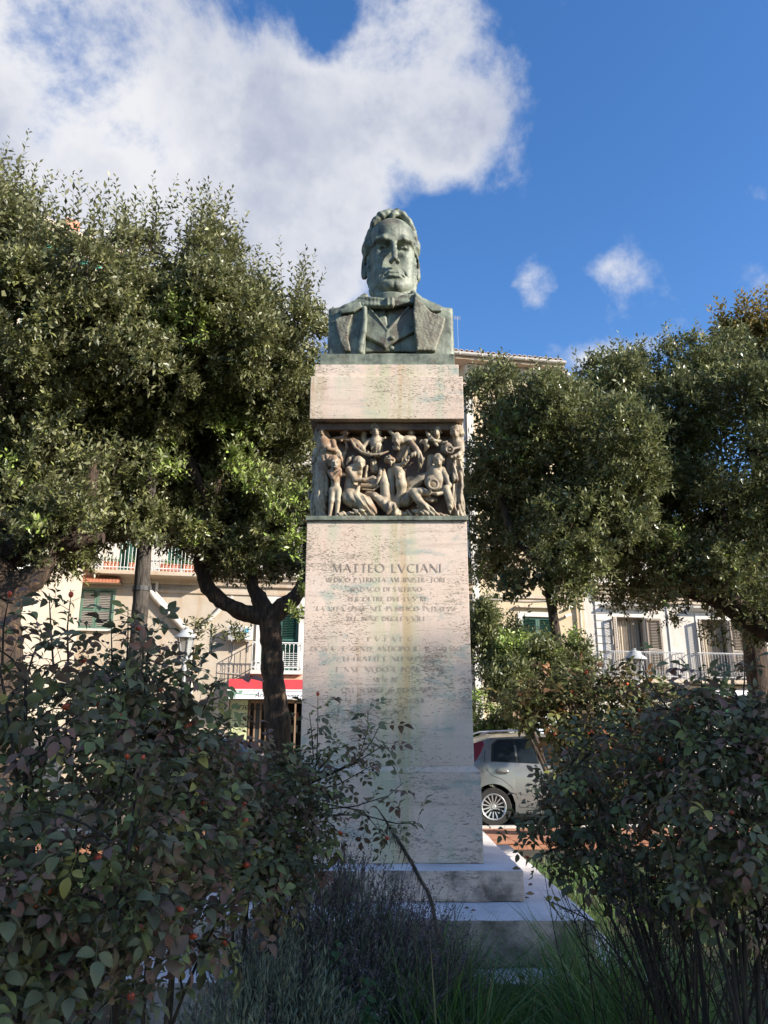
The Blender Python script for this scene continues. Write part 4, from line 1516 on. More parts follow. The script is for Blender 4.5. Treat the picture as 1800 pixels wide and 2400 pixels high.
# ---------------------------------------------------------------- cream house with the shop (left)
def house_a():
    h = tag(empty('cream_house', FO, FA), 'peeling cream house with planter balcony and red awning shop, behind the left trees', 'house')
    XL = fac(-250, 1500)[0]
    XR = fac(1108, 1500)[0]
    win = rect(186, 1384, 262, 1474)
    shop = (*fac(535, 1700)[:1], .14, fac(726, 1700)[0], fac(620, 1640)[1])
    door = rect(612, 1424, 699, 1571)
    ledge = fac(300, 1342)[1]
    up = rect(282, 1205, 330, 1336)
    up2 = rect(395, 1205, 445, 1336)
    top = 13.6
    # further windows of the hidden front, so the house is whole
    more = [(XL + 2.0, ledge + .05, XL + 3.1, ledge + 2.5), (door[2] + 4.0, ledge + .05, door[2] + 5.1, ledge + 2.4), (win[0] + .0, 10.6, win[2], 12.4), (up[0], 10.6, up[2], 12.4), (up2[0] + 1.5, 10.6, up2[2] + 1.5, 12.4), (door[0], 10.6, door[2], 12.4), (door[2] + 4, 10.6, door[2] + 5.1, 12.4)]
    house_wall('wall', XL, XR, .0, ledge, [win, shop, door], MT['plaster_old'], h)
    house_wall('upper_wall', XL, XR, ledge + .003, top, [up, up2] + more, MT['plaster_white'], h)
    part('roof', MT['tile'], h, (XL - .2, -.7, top + .002), (XR - .02, 9.1, top + .18), .02)
    # ground floor window, faded green shutters, small tiled hood
    w = part('window', MT['dark_room'], h, (win[0], .16, win[1]), (win[2], .20, win[3]))
    mid = (win[0] + win[2]) / 2
    for a, b_ in ((win[0] + .01, mid - .005), (mid + .005, win[2] - .01)):
        shutter_leaf(w, a, b_, win[1] + .01, win[3] - .01, .03, MT['green_pale'], MT['trim'])
    fr = MB()
    for lo, hi in (((win[0] - .07, -.02, win[1]), (win[0], .06, win[3] + .07)), ((win[2], -.02, win[1]), (win[2] + .07, .06, win[3] + .07)), ((win[0], -.02, win[3]), (win[2], .06, win[3] + .07))):
        fr.box(lo, hi)
    fr.build('frame', MT['green_pale'], w)
    part('sill', MT['trim'], w, (win[0] - .12, -.12, win[1] - .07), (win[2] + .12, .1, win[1] - .003))
    ca, cb = win[0] - .12, win[2] + .22
    hood = part('window_hood', MT['cornice'], h, (ca, -.42, win[3] + .20), (cb, -.003, win[3] + .235))
    tm = MB()
    tm.v, tm.f = [], []
    tm.tube([(0, -.52, -.05), (0, -.02, .12)], .062, 8)
    tme = tm.mesh('hood_tile', MT['terracotta'])
    for i in range(13):
        o = link('hood_tile', tme, None, hood)
        o.location = (ca + .06 + (cb - ca - .12) * i / 12, 0, win[3] + .275)
    # ledge and mouldings under the first floor
    moulding(h, 'string_course', XL, XR, ledge - .36, [(0, 0), (.10, .02), (.12, .12), (.22, .20), (.24, .30), (.34, .33), (.34, .36), (0, .36)], MT['cornice'])
    moulding(h, 'lower_moulding', XL, win[0] - .5, ledge - .62, [(0, 0), (.06, .01), (.07, .09), (0, .11)], MT['cornice'])
    moulding(h, 'lower_moulding', win[2] + .6, XR, ledge - .62, [(0, 0), (.06, .01), (.07, .09), (0, .11)], MT['cornice'])
    # long balcony with planters
    b0, b1 = fac(219, 1342, .6)[0], fac(500, 1345, .6)[0]
    zb = fac(340, 1339, .6)[1]
    balcony(h, b0, b1, zb, 1.0, .72, .13, MT['iron_white'], MT['cornice'], fancy=False)
    rnd = random.Random(4)
    x = b0 + .28
    npl = 0
    while x < b1 - .5:
        wd = rnd.choice((.42, .62, .62))
        pl = tag(empty('planter', FO + FT * (x + wd / 2) + FN * .50, FA), None, 'planter', 'terracotta planters on the balcony of the cream house')
        pl['label'] = ('leftmost', 'second from left', 'third from left', 'fourth from left', 'fifth from left', 'sixth from left')[min(npl, 5)] + ' terracotta trough planter on the white railed balcony'
        npl += 1
        pl.location.z = zb + .004
        q = MB()
        q.add([(-wd / 2 + .03, -.09, 0), (wd / 2 - .03, -.09, 0), (wd / 2 - .03, .09, 0), (-wd / 2 + .03, .09, 0), (-wd / 2, -.12, .26), (wd / 2, -.12, .26), (wd / 2, .12, .26), (-wd / 2, .12, .26)],
              [(0, 3, 2, 1), (0, 1, 5, 4), (1, 2, 6, 5), (2, 3, 7, 6), (3, 0, 4, 7), (4, 5, 6, 7)])
        q.box((-wd / 2 - .012, -.132, .225), (wd / 2 + .012, .132, .262))
        q.build('trough', MT['terracotta'], pl)
        v, f = clump(150, (wd * .3, .07, .13), .075, int(x * 100) % 997)
        v[:, 2] += .24
        o = link('plants', mesh_np('plants', v, f, MT['leaf_pot']), None, pl)
        o['kind'] = 'stuff'
        x += wd + rnd.choice((.06, .10, .34, .5))
    for (a, z0, b_, z1) in [up, up2] + more:
        w = part('window', MT['dark_room'], h, (a, .20, z0), (b_, .24, z1))
        m = (a + b_) / 2
        shutter_leaf(w, a + .01, m - .005, z0 + .01, z1 - .01, .08, MT['green_paint'])
        shutter_leaf(w, m + .005, b_ - .01, z0 + .01, z1 - .01, .08, MT['green_paint'])
    # orange pediment and panel seen through the branches
    a = rect(262, 1147, 372, 1172)
    moulding(h, 'pediment', a[0], a[2], a[1], [(0, 0), (.10, .02), (.14, .16), (.30, .26), (.32, .40), (0, .42)], MT['plaster_pink'])
    a = rect(250, 1208, 279, 1240)
    part('orange_panel', MT['plaster_pink'], h, (a[0], -.05, a[1]), (a[2], -.003, a[3]))
    # the two slanting drain pipes that meet behind the lamp
    def P3(px, py, out):
        s, z = fac(px, py, out)
        return (s, -out, z)
    MB().tube([P3(347, 1362, .12), P3(350, 1382, .14), P3(362, 1400, .14), P3(434, 1477, .14), P3(446, 1490, .14)], .085, 10).build('drain_pipe', MT['pipe'], h, smooth=True)
    MB().tube([P3(368, 1364, .10), P3(366, 1392, .12), P3(440, 1476, .12)], .055, 8).build('drain_pipe', MT['pipe'], h, smooth=True)
    MB().tube([P3(545, 1398, .10), P3(508, 1436, .12), P3(447, 1494, .12), P3(446, 1560, .12), P3(446, 1800, .12)], .065, 8).build('drain_pipe', MT['pipe'], h, smooth=True)
    # cables
    for y0, y1, y2 in ((1357, 1364, 1361), (1372, 1377, 1373)):
        MB().tube([P3(125, y0, .03), P3(300, y1, .04), P3(470, y2, .03), P3(640, y2 + 6, .03)], .014, 5).build('cable', MT['iron_grey'], h)
    MB().tube([P3(548, 1508, .04), P3(547, 1540, .04), P3(538, 1562, .04), P3(510, 1575, .04), P3(560, 1580, .04), P3(590, 1592, .04)], .012, 5).build('cable', MT['trim'], h)
    # upper balcony door, white jamb
    w = part('door', MT['dark_room'], h, (door[0], .20, door[1]), (door[2], .24, door[3]))
    m = (door[0] + door[2]) / 2
    shutter_leaf(w, door[0] + .01, m - .005, door[1] + .01, door[3] - .01, .06, MT['green_paint'])
    shutter_leaf(w, m + .005, door[2] - .01, door[1] + .01, door[3] - .01, .06, MT['green_paint'])
    jb = fac(712, 1500)[0]
    part('door_jamb', MT['trim'], h, (door[2] + .003, -.06, door[1]), (jb, .10, door[3] + .35))
    part('door_jamb', MT['trim'], h, (door[0] - .17, -.06, door[1]), (door[0] - .003, .10, door[3] + .35))
    part('door_lintel', MT['trim'], h, (door[0], -.06, door[3] + .003), (door[2], .10, door[3] + .35))
    s0, s1 = fac(586, 1574, .8)[0], fac(709, 1574, .8)[0]
    zb = fac(640, 1571, .8)[1]
    balcony(h, s0, s1, zb, .86, .82, .12, MT['iron_white'], MT['trim'], step=.12)
    rk = MB()
    for i in range(7):
        z = zb + .14 + i * .065
        rk.tube([(s1 - .62, -.80, z), (s1 - .08, -.80, z)], .008, 5)
    for xx in (s1 - .62, s1 - .08):
        rk.tube([(xx, -.80, zb + .10), (xx, -.80, zb + .6)], .012, 5)
    dr = rk.build('drying_rack', MT['iron_white'])
    dr.location, dr.rotation_euler = FO, (0, 0, FA)
    tag(dr, 'small white metal drying rack hung on the railing above the red awning', 'drying rack')
    part('balcony_soffit', MT['plaster_pink'], h, (s0 + .1, -.66, zb - .32), (s1 - .1, -.003, zb - .123))
    # the shop below
    sw0, sz0, sw1, sz1 = shop
    inn = MB()
    inn.add([(sw0, 2.2, sz0), (sw1, 2.2, sz0), (sw1, 2.2, sz1), (sw0, 2.2, sz1), (sw0, .28, sz0), (sw1, .28, sz0), (sw1, .28, sz1), (sw0, .28, sz1)], [(0, 3, 2, 1), (0, 4, 7, 3), (1, 2, 6, 5), (3, 7, 6, 2), (0, 1, 5, 4)])
    sf = inn.build('shop_front', MT['shop_dark'], h)
    pw = fac(579, 1700)[0]
    po = part('shop_poster', MT['poster'], sf, (sw0 + .02, .10, sz0 + .35), (pw, .125, sz1 - .01))
    fr = MB()
    for x in (pw + .03, pw + .20, fac(608, 1700)[0], fac(622, 1700)[0], fac(690, 1700)[0]):
        fr.box((x, .14, sz0), (x + .055, .20, sz1))
    fr.box((pw, .14, sz1 - .1), (sw1, .20, sz1 - .02))
    fr.box((sw0, .14, sz0), (pw, .20, sz0 + .34))
    fr.build('shop_door_frame', MT['shop_wood'], sf)
    part('glass', MT['glass'], sf, (pw + .26, .165, sz0 + .05), (fac(608, 1700)[0], .172, sz1 - .1))
    sh = MB()
    rnd = random.Random(9)
    for r_ in range(4):
        z = sz0 + .5 + r_ * .42
        sh.box((fac(622, 1700)[0] + .1, 1.5, z), (sw1 - .1, 1.8, z + .03))
    sh.build('shelves', MT['shop_wood'], sf)
    for i in range(20):
        z = sz0 + .535 + (i % 4) * .42
        x = fac(622, 1700)[0] + .2 + rnd.random() * (sw1 - fac(622, 1700)[0] - .5)
        part('jar', (MT['trim'], MT['terracotta'], MT['poster'])[i % 3], sf, (x, 1.52, z), (x + .12, 1.66, z + .22))
    text_mesh('poster_lettering', 'Arienzo', .30, MT['ink'], po, (sw0 + .06, .096, fac(560, 1659)[1] - .05), .35)
    for i, (dx, dy) in enumerate(((.20, -.18), (.24, -.26), (.10, -.40))):
        part('poster_rule', MT['ink'], po, (sw0 + dx, .094, fac(560, 1659)[1] + dy), (sw0 + dx + .34, .098, fac(560, 1659)[1] + dy + .02))
    # awning
    a0, a1 = fac(536, 1604, .9)[0], fac(745, 1604, .9)[0]
    zt, zm, zl = fac(620, 1594, .2)[1], fac(620, 1614, .9)[1], fac(620, 1619.5, .92)[1]
    zbot = fac(620, 1638, .92)[1]
    aw = tag(empty('shop_awning', FO, FA), 'red awning with white lettered valance over the shop door', 'awning')
    c = MB()
    c.add([(a0, -.03, zt + .02), (a1, -.03, zt + .02), (a1, -.90, zm), (a0, -.90, zm), (a0, -.03, zt - .01), (a1, -.03, zt - .01), (a1, -.90, zm - .02), (a0, -.90, zm - .02)],
          [(0, 3, 2, 1), (4, 5, 6, 7), (0, 1, 5, 4), (1, 2, 6, 5), (2, 3, 7, 6), (3, 0, 4, 7)])
    c.box((a0, -.925, zm - .02), (a1, -.905, zt - .02))
    c.build('canopy', MT['red_cloth'], aw)
    part('front_bar', MT['iron_white'], aw, (a0 - .04, -.97, zl), (a1 + .04, -.90, zm - .022), .01)
    va = part('valance', MT['white_cloth'], aw, (a0 + .02, -.945, zbot), (a1 - .02, -.938, zl - .002))
    hgt = zl - zbot
    text_mesh('valance_lettering', 'Arienzo', hgt * .95, MT['ink'], va, (fac(596, 1630, .94)[0], -.950, zbot + hgt * .2), .35)
    text_mesh('valance_lettering', 'le nostre eccellenze', hgt * .62, MT['ink'], va, (fac(660, 1630, .94)[0], -.950, zbot + hgt * .28), .35)
    text_mesh('valance_lettering', 'dal produttore', hgt * .28, MT['ink_green'], va, (fac(570, 1630, .94)[0], -.950, zbot + hgt * .5), .2)
    # printed tree at the valance's end
    tr = MB()
    cx, cz = fac(551, 1630, .94)[0], zbot + hgt * .62
    g = random.Random(2)
    for i in range(26):
        x, z, r_ = cx + g.uniform(-.19, .19), cz + g.uniform(-.03, .08), g.uniform(.018, .04)
        tr.add([(x + r_ * 1.5 * math.cos(k * 1.05), -.9512 - .0001 * i, z + r_ * .6 * math.sin(k * 1.05)) for k in range(6)], [tuple(range(6))])
    tr.box((cx - .012, -.9535, zbot + .02), (cx + .02, -.952, cz))
    tr.build('printed_tree', MT['ink_green'], va)
    # air conditioner on the wall
    x0, z0, x1, z1 = rect(535, 1468, 592, 1500, .3)
    ac = tag(empty('air_conditioner', FO, FA), 'white air conditioner box with round fan grille on the cream wall', 'air conditioner')
    body = part('casing', MT['ac'], ac, (x0, -.42, z0), (x1, -.14, z1), .015)
    fx, fz = x0 + (x1 - x0) * .34, (z0 + z1) / 2
    part('fan_opening', MT['iron_grey'], ac, (fx - .24, -.4235, fz - .2), (fx + .24, -.4205, fz + .2))
    gr = MB()
    for i in range(1, 9):
        rr = .025 * i
        gr.tube([(fx + rr * math.cos(a), -.430, fz + rr * .86 * math.sin(a)) for a in [2 * math.pi * k / 20 for k in range(21)]], .005, 4)
    for k in range(6):
        a = math.pi * k / 6
        gr.tube([(fx - .2 * math.cos(a), -.434, fz - .172 * math.sin(a)), (fx + .2 * math.cos(a), -.434, fz + .172 * math.sin(a))], .004, 4)
    o = gr.build('fan_grille', MT['ac'], ac)
    MB().lathe([(.085, 0), (.085, .003)], 16, Matrix.Translation((x1 - .2, -.421, z1 - .15)) @ Matrix.Rotation(R(90), 4, 'X')).build('round_badge', MT['badge'], ac)
    for x in (x0 + .12, x1 - .12):
        part('bracket', MT['iron_grey'], ac, (x - .02, -.42, z0 - .06), (x + .02, -.003, z0 - .003))
        part('bracket_arm', MT['iron_grey'], ac, (x - .02, -.04, z0 - .34), (x + .02, -.004, z0 - .062))


def house_b():
    h = tag(empty('yellow_house', FO, FA), 'tall yellow house with tiled eaves and gutter, just right of the pedestal', 'house')
    x0 = fac(1109, 1500)[0] + .004
    x1 = fac(1366, 1400)[0]
    ov = .62
    zg = fac(1200, 838, ov)[1]
    top = zg + .02
    win = rect(1226, 1446, 1300, 1545)
    ups = []
    for zc in (win[1] + 4.0, win[1] + 7.4):
        ups.append((win[0], zc, win[2], zc + 1.9))
        ups.append((x0 + 1.0, zc, x0 + 1.0 + (win[2] - win[0]), zc + 1.9))
    low = (x0 + 1.1, .13, x0 + 3.2, 2.9)
    house_wall('wall', x0, x1, 0, top, [win] + ups + [low], MT['plaster_yellow'], h)
    part('pilaster', MT['trim'], h, (x0, -.09, 0), (fac(1126, 1500)[0], -.003, top - .5))
    s0, s1 = rect(1218, 1428, 1306, 1434)[0::2]
    for (a, z0, b_, z1) in [win] + ups:
        w = part('window', MT['dark_room'], h, (a, .20, z0), (b_, .24, z1))
        m = (a + b_) / 2
        shutter_leaf(w, a + .01, m - .005, z0 + .01, z1 - .01, .05, MT['green_paint'])
        shutter_leaf(w, m + .005, b_ - .01, z0 + .01, z1 - .01, .05, MT['green_paint'])
        f = MB()
        f.box((a - .16, -.03, z0), (a - .003, .02, z1 + .16)).box((b_ + .003, -.03, z0), (b_ + .16, .02, z1 + .16)).box((a, -.031, z1 + .003), (b_, .02, z1 + .16))
        f.build('surround', MT['trim'], w)
        part('hood', MT['cornice'], w, (a - .25, -.16, z1 + .30), (b_ + .25, -.003, z1 + .36), .01)
        part('sill', MT['trim'], w, (a - .2, -.14, z0 - .08), (b_ + .2, .1, z0 - .003), .01)
    g = part('garage_door', MT['white_blue'], h, (low[0], .10, low[1]), (low[2], .14, low[3]))
    part('string_course', MT['cornice'], h, (fac(1126, 1500)[0] + .003, -.07, fac(1250, 1403)[1]), (x1, -.003, fac(1250, 1396)[1]))
    dp = fac(1357, 1450)[0]
    MB().tube([(dp, -.12, zg - .35), (dp, -.12, 2.0), (dp, -.12, .14)], .055, 8).build('drain_pipe', MT['pipe_beige'], h)
    MB().tube([(x0 + .3, -.03, fac(1130, 1404)[1]), ((x0 + x1) / 2, -.05, fac(1250, 1407)[1] - .05), (x1, -.03, fac(1360, 1405)[1])], .016, 5).build('cable', MT['iron_grey'], h)
    # eaves: soffit, gutter with straps, rows of tiles
    ex = fac(1324, 850, ov)[0]
    sof = part('eaves', MT['cornice'], h, (x0 - .6, -ov + .06, zg - .20), (ex, .0, zg - .02), .02)
    moulding(h, 'eaves_moulding', x0, x1 + .02, zg - .62, [(0, 0), (.08, .04), (.10, .16), (.24, .30), (.26, .40), (0, .41)], MT['trim'])
    gt = MB()
    n = 9
    prof = [(-ov - .02 + .085 * math.cos(math.pi + math.pi * k / (n - 1)), zg + .01 + .10 * math.sin(math.pi + math.pi * k / (n - 1))) for k in range(n)]
    gv = [(x0 - .6, y, z) for y, z in prof] + [(ex + .02, y, z) for y, z in prof]
    gv += [(x0 - .6, y * 1.0 + (.006 if k < n / 2 else -.006), z + .006) for k, (y, z) in enumerate(prof)] + [(ex + .02, y + (.006 if k < n / 2 else -.006), z + .006) for k, (y, z) in enumerate(prof)]
    gf = [(i, n + i, n + i + 1, i + 1) for i in range(n - 1)] + [(2 * n + i, 2 * n + i + 1, 3 * n + i + 1, 3 * n + i) for i in range(n - 1)]
    gt.add(gv, gf)
    gut = gt.build('gutter', MT['trim'], h, smooth=True)
    x = x0 - .4
    while x < ex:
        part('gutter_strap', MT['pipe'], gut, (x, -ov - .112, zg - .10), (x + .03, -ov - .02, zg + .03))
        x += .85
    # roof slope with cover tiles, one object each along the eaves, joined behind
    rf = MB()
    rise = .30
    rf.add([(x0 - .6, -ov, zg + .06), (ex, -ov, zg + .06), (ex, 5.0, zg + .06 + (5 + ov) * rise), (x0 - .6, 5.0, zg + .06 + (5 + ov) * rise), (x0 - .6, 9.6, zg + .4), (ex, 9.6, zg + .4),
            (x0 - .6, -ov, zg + .02), (ex, -ov, zg + .02), (x0 - .6, 9.6, zg + .2), (ex, 9.6, zg + .2)],
           [(0, 1, 2, 3), (3, 2, 5, 4), (0, 6, 7, 1), (4, 5, 9, 8), (6, 8, 9, 7), (1, 7, 9, 5, 2), (0, 3, 4, 8, 6)])
    roof = rf.build('roof', MT['tile'], h)
    tm = MB()
    prof = [(.085 * math.cos(math.pi * k / 6), .075 * math.sin(math.pi * k / 6)) for k in range(7)]
    L_ = .46
    tv = [(px_, 0, pz) for px_, pz in prof] + [(px_ * .82, L_, pz * .85 + L_ * rise) for px_, pz in prof] + [(px_ * .8, 0, pz * .76) for px_, pz in prof]
    tm.add(tv, [(i, i + 1, 7 + i + 1, 7 + i) for i in range(6)] + [(i, 14 + i, 15 + i, i + 1) for i in range(6)])
    tme = tm.mesh('roof_tile', MT['tile'])
    rnd = random.Random(1)
    nt = int((ex - x0 + .6) / .205)
    for r_ in range(3):
        for i in range(nt):
            o = link('roof_tile', tme, None, roof)
            o.location = (x0 - .5 + i * .205 + rnd.uniform(-.008, .008), -ov - .02 + r_ * .40, zg + .065 + r_ * .40 * rise + rnd.uniform(0, .012))
            o.rotation_euler = (0, 0, rnd.uniform(-.05, .05))
    # far aerial on the ridge
    # two small cameras on the wall
    for k, (px_, py_) in enumerate(((1334, 1424), (1328, 1443))):
        s, z = fac(px_, py_)
        c = tag(empty('security_camera', FO + FT * s + FN * .0, FA), 'white security camera on the yellow wall, ' + ('the upper one by the drain pipe' if k == 0 else 'the lower one of two'), 'camera', 'security cameras on the yellow house')
        c.location.z = z
        MB().tube([(0, 0, 0), (0, -.10, .0)], .022, 8).build('mount', MT['ac'], c)
        MB().tube([(-.13, -.16, -.05), (.10, -.12, .03)], [.052, .046], 10).build('housing', MT['ac'], c)
        MB().tube([(-.145, -.163, -.055), (-.131, -.16, -.05)], [.040, .040], 10).build('lens', MT['iron_dark'], c)
    s, z = fac(1072, 745, -3.0)
    an = tag(empty('roof_aerial', FO + FT * s - FN * 3.0, FA), 'thin television aerial on the roof behind the bust shoulder', 'aerial')
    zr = zg + 1.0
    an.location.z = zr
    MB().tube([(0, 0, -.6), (0, 0, z - zr)], .006, 5).build('mast', MT['iron_grey'], an)
    bm_ = MB().tube([(-.16, 0, z - zr), (.14, 0, z - zr)], .012, 5)
    for i in range(5):
        bm_.tube([(-.14 + i * .065, 0, z - zr - .10), (-.14 + i * .065, 0, z - zr + .10)], .007, 4)
    bm_.build('boom', MT['iron_grey'], an)


def house_c():
    h = tag(empty('white_house', FO, FA), 'old stained white house with quoins and curtained balcony doors, at the far right', 'house')
    x0 = fac(1366, 1400)[0] + .004
    x1 = fac(2150, 1500)[0]
    w1 = rect(1450, 1447, 1516, 1596)
    w2 = rect(1650, 1447, 1712, 1600)
    # same floor heights for both
    w2 = (w2[0], w1[1], w2[2], w1[3])
    shop = (x0 + 5.0, .14, x0 + 9.2, 2.95)
    top = fac(1500, 1362)[1] + .9
    ups = [(w1[0], top - .6 + .9, w1[2], top + 1.9)]
    z_hi = 9.0
    house_wall('wall', x0, x1, 0, z_hi, [w1, w2, shop], MT['plaster_white'], h)
    part('roof', MT['tile'], h, (x0, -.5, z_hi + .003), (x1, 9.1, z_hi + .16), .02)
    # quoins up the corner
    q0, q1 = fac(1400, 1470)[0], fac(1434, 1470)[0]
    zz = fac(1420, 1545)[1]
    zt = fac(1420, 1404)[1]
    n = 8
    for i in range(n):
        a = zz + (zt - zz) * i / n
        b_ = zz + (zt - zz) * (i + 1) / n
        wd = 0 if i % 2 else .18
        part('quoin', MT['trim'], h, (q0 - .05, -.05, a + .012), (q1 + .08 - wd, -.003, b_ - .012), .012)
    for k in range(5):
        z = fac(1480, 1413 - k * 9)[1]
        moulding(h, 'moulding', q0 - .08, fac(1900, 1450)[0], z, [(0, 0), (.07 + .035 * k, .015), (.08 + .035 * k, .085), (0, .11)], MT['cornice'])
    for j, (a, z0, b_, z1) in enumerate((w1, w2)):
        w = part('balcony_door', MT['dark_room'], h, (a, .55, z0), (b_, .58, z1))
        # pleated curtain
        cv, cf = [], []
        m = 44
        for i in range(m + 1):
            x = a + .04 + (b_ - a - .08) * i / m
            y = .34 + .028 * math.sin(i * 1.35) + .012 * math.sin(i * 3.1)
            cv += [(x, y, z0 + .05), (x, y * .98, z1 - .03)]
        cf = [(2 * i, 2 * i + 2, 2 * i + 3, 2 * i + 1) for i in range(m)]
        me = bpy.data.meshes.new('curtain')
        me.from_pydata(cv, [], cf)
        me.materials.append(MT['curtain'])
        cu = link('curtain', me, None, w)
        so = cu.modifiers.new('thick', 'SOLIDIFY')
        so.thickness = .004
        fr = MB()
        fr.box((a, .18, z0), (a + .06, .24, z1)).box((b_ - .06, .18, z0), (b_, .24, z1)).box((a + .06, .18, z1 - .07), (b_ - .06, .24, z1)).box(((a + b_) / 2 + .18, .19, z0), ((a + b_) / 2 + .24, .235, z1 - .07))
        fr.build('door_frame', MT['grey_wood'], w)
        sr = MB()
        sr.box((a - .22, -.035, z0), (a - .003, .03, z1 + .24)).box((b_ + .003, -.035, z0), (b_ + .22, .03, z1 + .24)).box((a, -.036, z1 + .003), (b_, .03, z1 + .24))
        sr.build('surround', MT['trim'], w)
        moulding(w, 'hood', a - .45, b_ + .3, z1 + .26, [(0, 0), (.10, .02), (.14, .06), (.34, .10), (.36, .16), (0, .18)], MT['trim'])
        wl = (b_ - a) / 2 + .06
        shutter_leaf(w, a - .02 - wl * .42, a - .02, z0 + .02, z1 - .03, -.30, MT['grey_wood'], MT['pipe'], ang=R(40))
        shutter_leaf(w, b_ + .02, b_ + .02 + wl, z0 + .02, z1 - .03, -.10, MT['grey_wood'], MT['grey_wood'], ang=R(4))
        bx0, bx1 = a - .75, b_ + 1.05
        balcony(h, bx0, bx1, z0 + .02, .92, .75, .12, MT['iron_grey'], MT['cornice'], step=.11)
    zl = w1[1] - .12
    moulding(h, 'string_course', x0, x1, zl - .34, [(0, 0), (.10, .02), (.12, .14), (.22, .20), (.24, .30), (0, .33)], MT['cornice'])
    part('brick_band', MT['plaster_pink'], h, (x0, -.045, zl - .44), (x1, -.003, zl - .345))
    # cable, conduit and meter box
    def P3(px, py, out=.03):
        s, z = fac(px, py, out)
        return (s, -out, z)
    MB().tube([P3(1562, 1420), P3(1568, 1480), P3(1576, 1560), P3(1582, 1580), P3(1590, 1586)], .022, 6).build('conduit', MT['trim'], h)
    MB().tube([P3(1398, 1410), P3(1470, 1413), P3(1560, 1418), P3(1640, 1424)], .018, 5).build('cable', MT['iron_grey'], h)
    a = rect(1586, 1567, 1599, 1581)
    part('meter_box', MT['pipe'], h, (a[0], -.12, a[1]), (a[2], -.003, a[3]), .02)
    # bar: white awning edge and a green sign
    sd = MB()
    sd.add([(shop[0], 1.8, shop[1]), (shop[2], 1.8, shop[1]), (shop[2], 1.8, shop[3]), (shop[0], 1.8, shop[3]), (shop[0], .28, shop[1]), (shop[2], .28, shop[1]), (shop[2], .28, shop[3]), (shop[0], .28, shop[3])], [(0, 3, 2, 1), (0, 4, 7, 3), (1, 2, 6, 5), (3, 7, 6, 2)])
    sd.build('bar_front', MT['shop_dark'], h)
    a = rect(1672, 1624, 1830, 1633, .7)
    aw = tag(empty('bar_awning', FO, FA), 'pale flat awning seen through the leaves at the right edge', 'awning')
    MB().add([(a[0], -.01, a[3] + .25), (a[2], -.01, a[3] + .25), (a[2], -.75, a[3]), (a[0], -.75, a[3]), (a[0], -.01, a[3] + .22), (a[2], -.01, a[3] + .22), (a[2], -.75, a[1]), (a[0], -.75, a[1])],
             [(0, 3, 2, 1), (4, 5, 6, 7), (0, 1, 5, 4), (1, 2, 6, 5), (2, 3, 7, 6), (3, 0, 4, 7)]).build('canopy', MT['white_cloth'], aw)
    MB().tube([(a[0], -.77, a[1]), (a[2], -.77, a[1])], .02, 6).build('front_bar', MT['iron_white'], aw)
    a = rect(1638, 1656, 1712, 1690, .1)
    sg = tag(empty('bar_sign', FO, FA), 'green shop sign with white script seen through the rose leaves', 'sign')
    part('board', MT['sign_green'], sg, (a[0], -.10, a[1]), (a[2], -.04, a[3]), .01)
    text_mesh('script', 'Sun L', (a[3] - a[1]) * .95, MT['trim'], sg, (a[0] + .06, -.103, a[1] + (a[3] - a[1]) * .32), .4)
    part('orange_stripe', MT['sign_orange'], sg, (a[0] + .45, -.106, a[1] + .03), (a[2] - .03, -.1005, a[1] + .13))


def house_d():
    c = Vector((0, 0, 1.5))
    H = 14.6
    r1, r2 = pxdir(0, 494), pxdir(226, 586)
    p1, p2 = r1 * (H / r1.z), r2 * (H / r2.z)
    T = Vector((p2.x - p1.x, p2.y - p1.y, 0)).normalized()
    ang = math.atan2(T.y, T.x)
    O = Vector((p2.x, p2.y, 0)) + T * .7
    h = tag(empty('corner_house', O, ang), 'white corner house with green blinds under its cornice, behind the leftmost tree', 'house')
    top = H + 1.5
    Nn = Vector((T.y, -T.x, 0))
    kw = dict(O=O, T=T, N_=Nn)
    ops = []
    for z in (4.6, 8.0, 11.3):
        for x in (-2.6, -5.4, -8.2):
            ops.append((x, z, x + 1.1, z + 2.2))
    house_wall('wall', -14, 0, 0, top - .5, ops, MT['plaster_old'], h, thick=3.2)
    for (a, z0, b_, z1) in ops:
        w = part('window', MT['dark_room'], h, (a, .20, z0), (b_, .24, z1))
        m = (a + b_) / 2
        shutter_leaf(w, a + .01, m - .005, z0 + .01, z1 - .01, .05, MT['green_paint'])
        shutter_leaf(w, m + .005, b_ - .01, z0 + .01, z1 - .01, .05, MT['green_paint'])
    moulding(h, 'cornice', -14.3, .3, top - .5, [(0, 0), (.12, .03), (.16, .14), (.40, .24), (.44, .36), (.55, .40), (.55, .50), (0, .52)], MT['cornice'])
    part('roof', MT['tile'], h, (-14.2, -.3, top + .023), (.2, 3.3, top + .2))
    for (xa, xb) in ((-3.9, -2.9), (-2.75, -1.95), (-1.3, -.75), (-5.6, -4.3)):
        b = MB()
        b.add([(xa, -.02, top - .72), (xb, -.02, top - .72), (xb, -.75, top - .98), (xa, -.75, top - .98), (xa, -.02, top - .76), (xb, -.02, top - .76), (xb, -.75, top - 1.02), (xa, -.75, top - 1.02)],
              [(0, 3, 2, 1), (4, 5, 6, 7), (0, 1, 5, 4), (1, 2, 6, 5), (2, 3, 7, 6), (3, 0, 4, 7)])
        b.box((xa, -.76, top - 1.16), (xb, -.752, top - .985))
        b.build('green_blind', MT['green_cloth'], h)
    # chimney-like roof box
    part('chimney', MT['terracotta'], h, (-1.6, .4, top + .2), (-1.15, .9, top + 1.0))
    # small balcony with red flowers
    s0, z0 = fac(30, 1338, .6, **kw)
    s1, _ = fac(78, 1338, .6, **kw)
    balcony(h, s0 - .6, s1, z0, .95, .7, .14, MT['iron_white'], MT['cornice'], fancy=False)


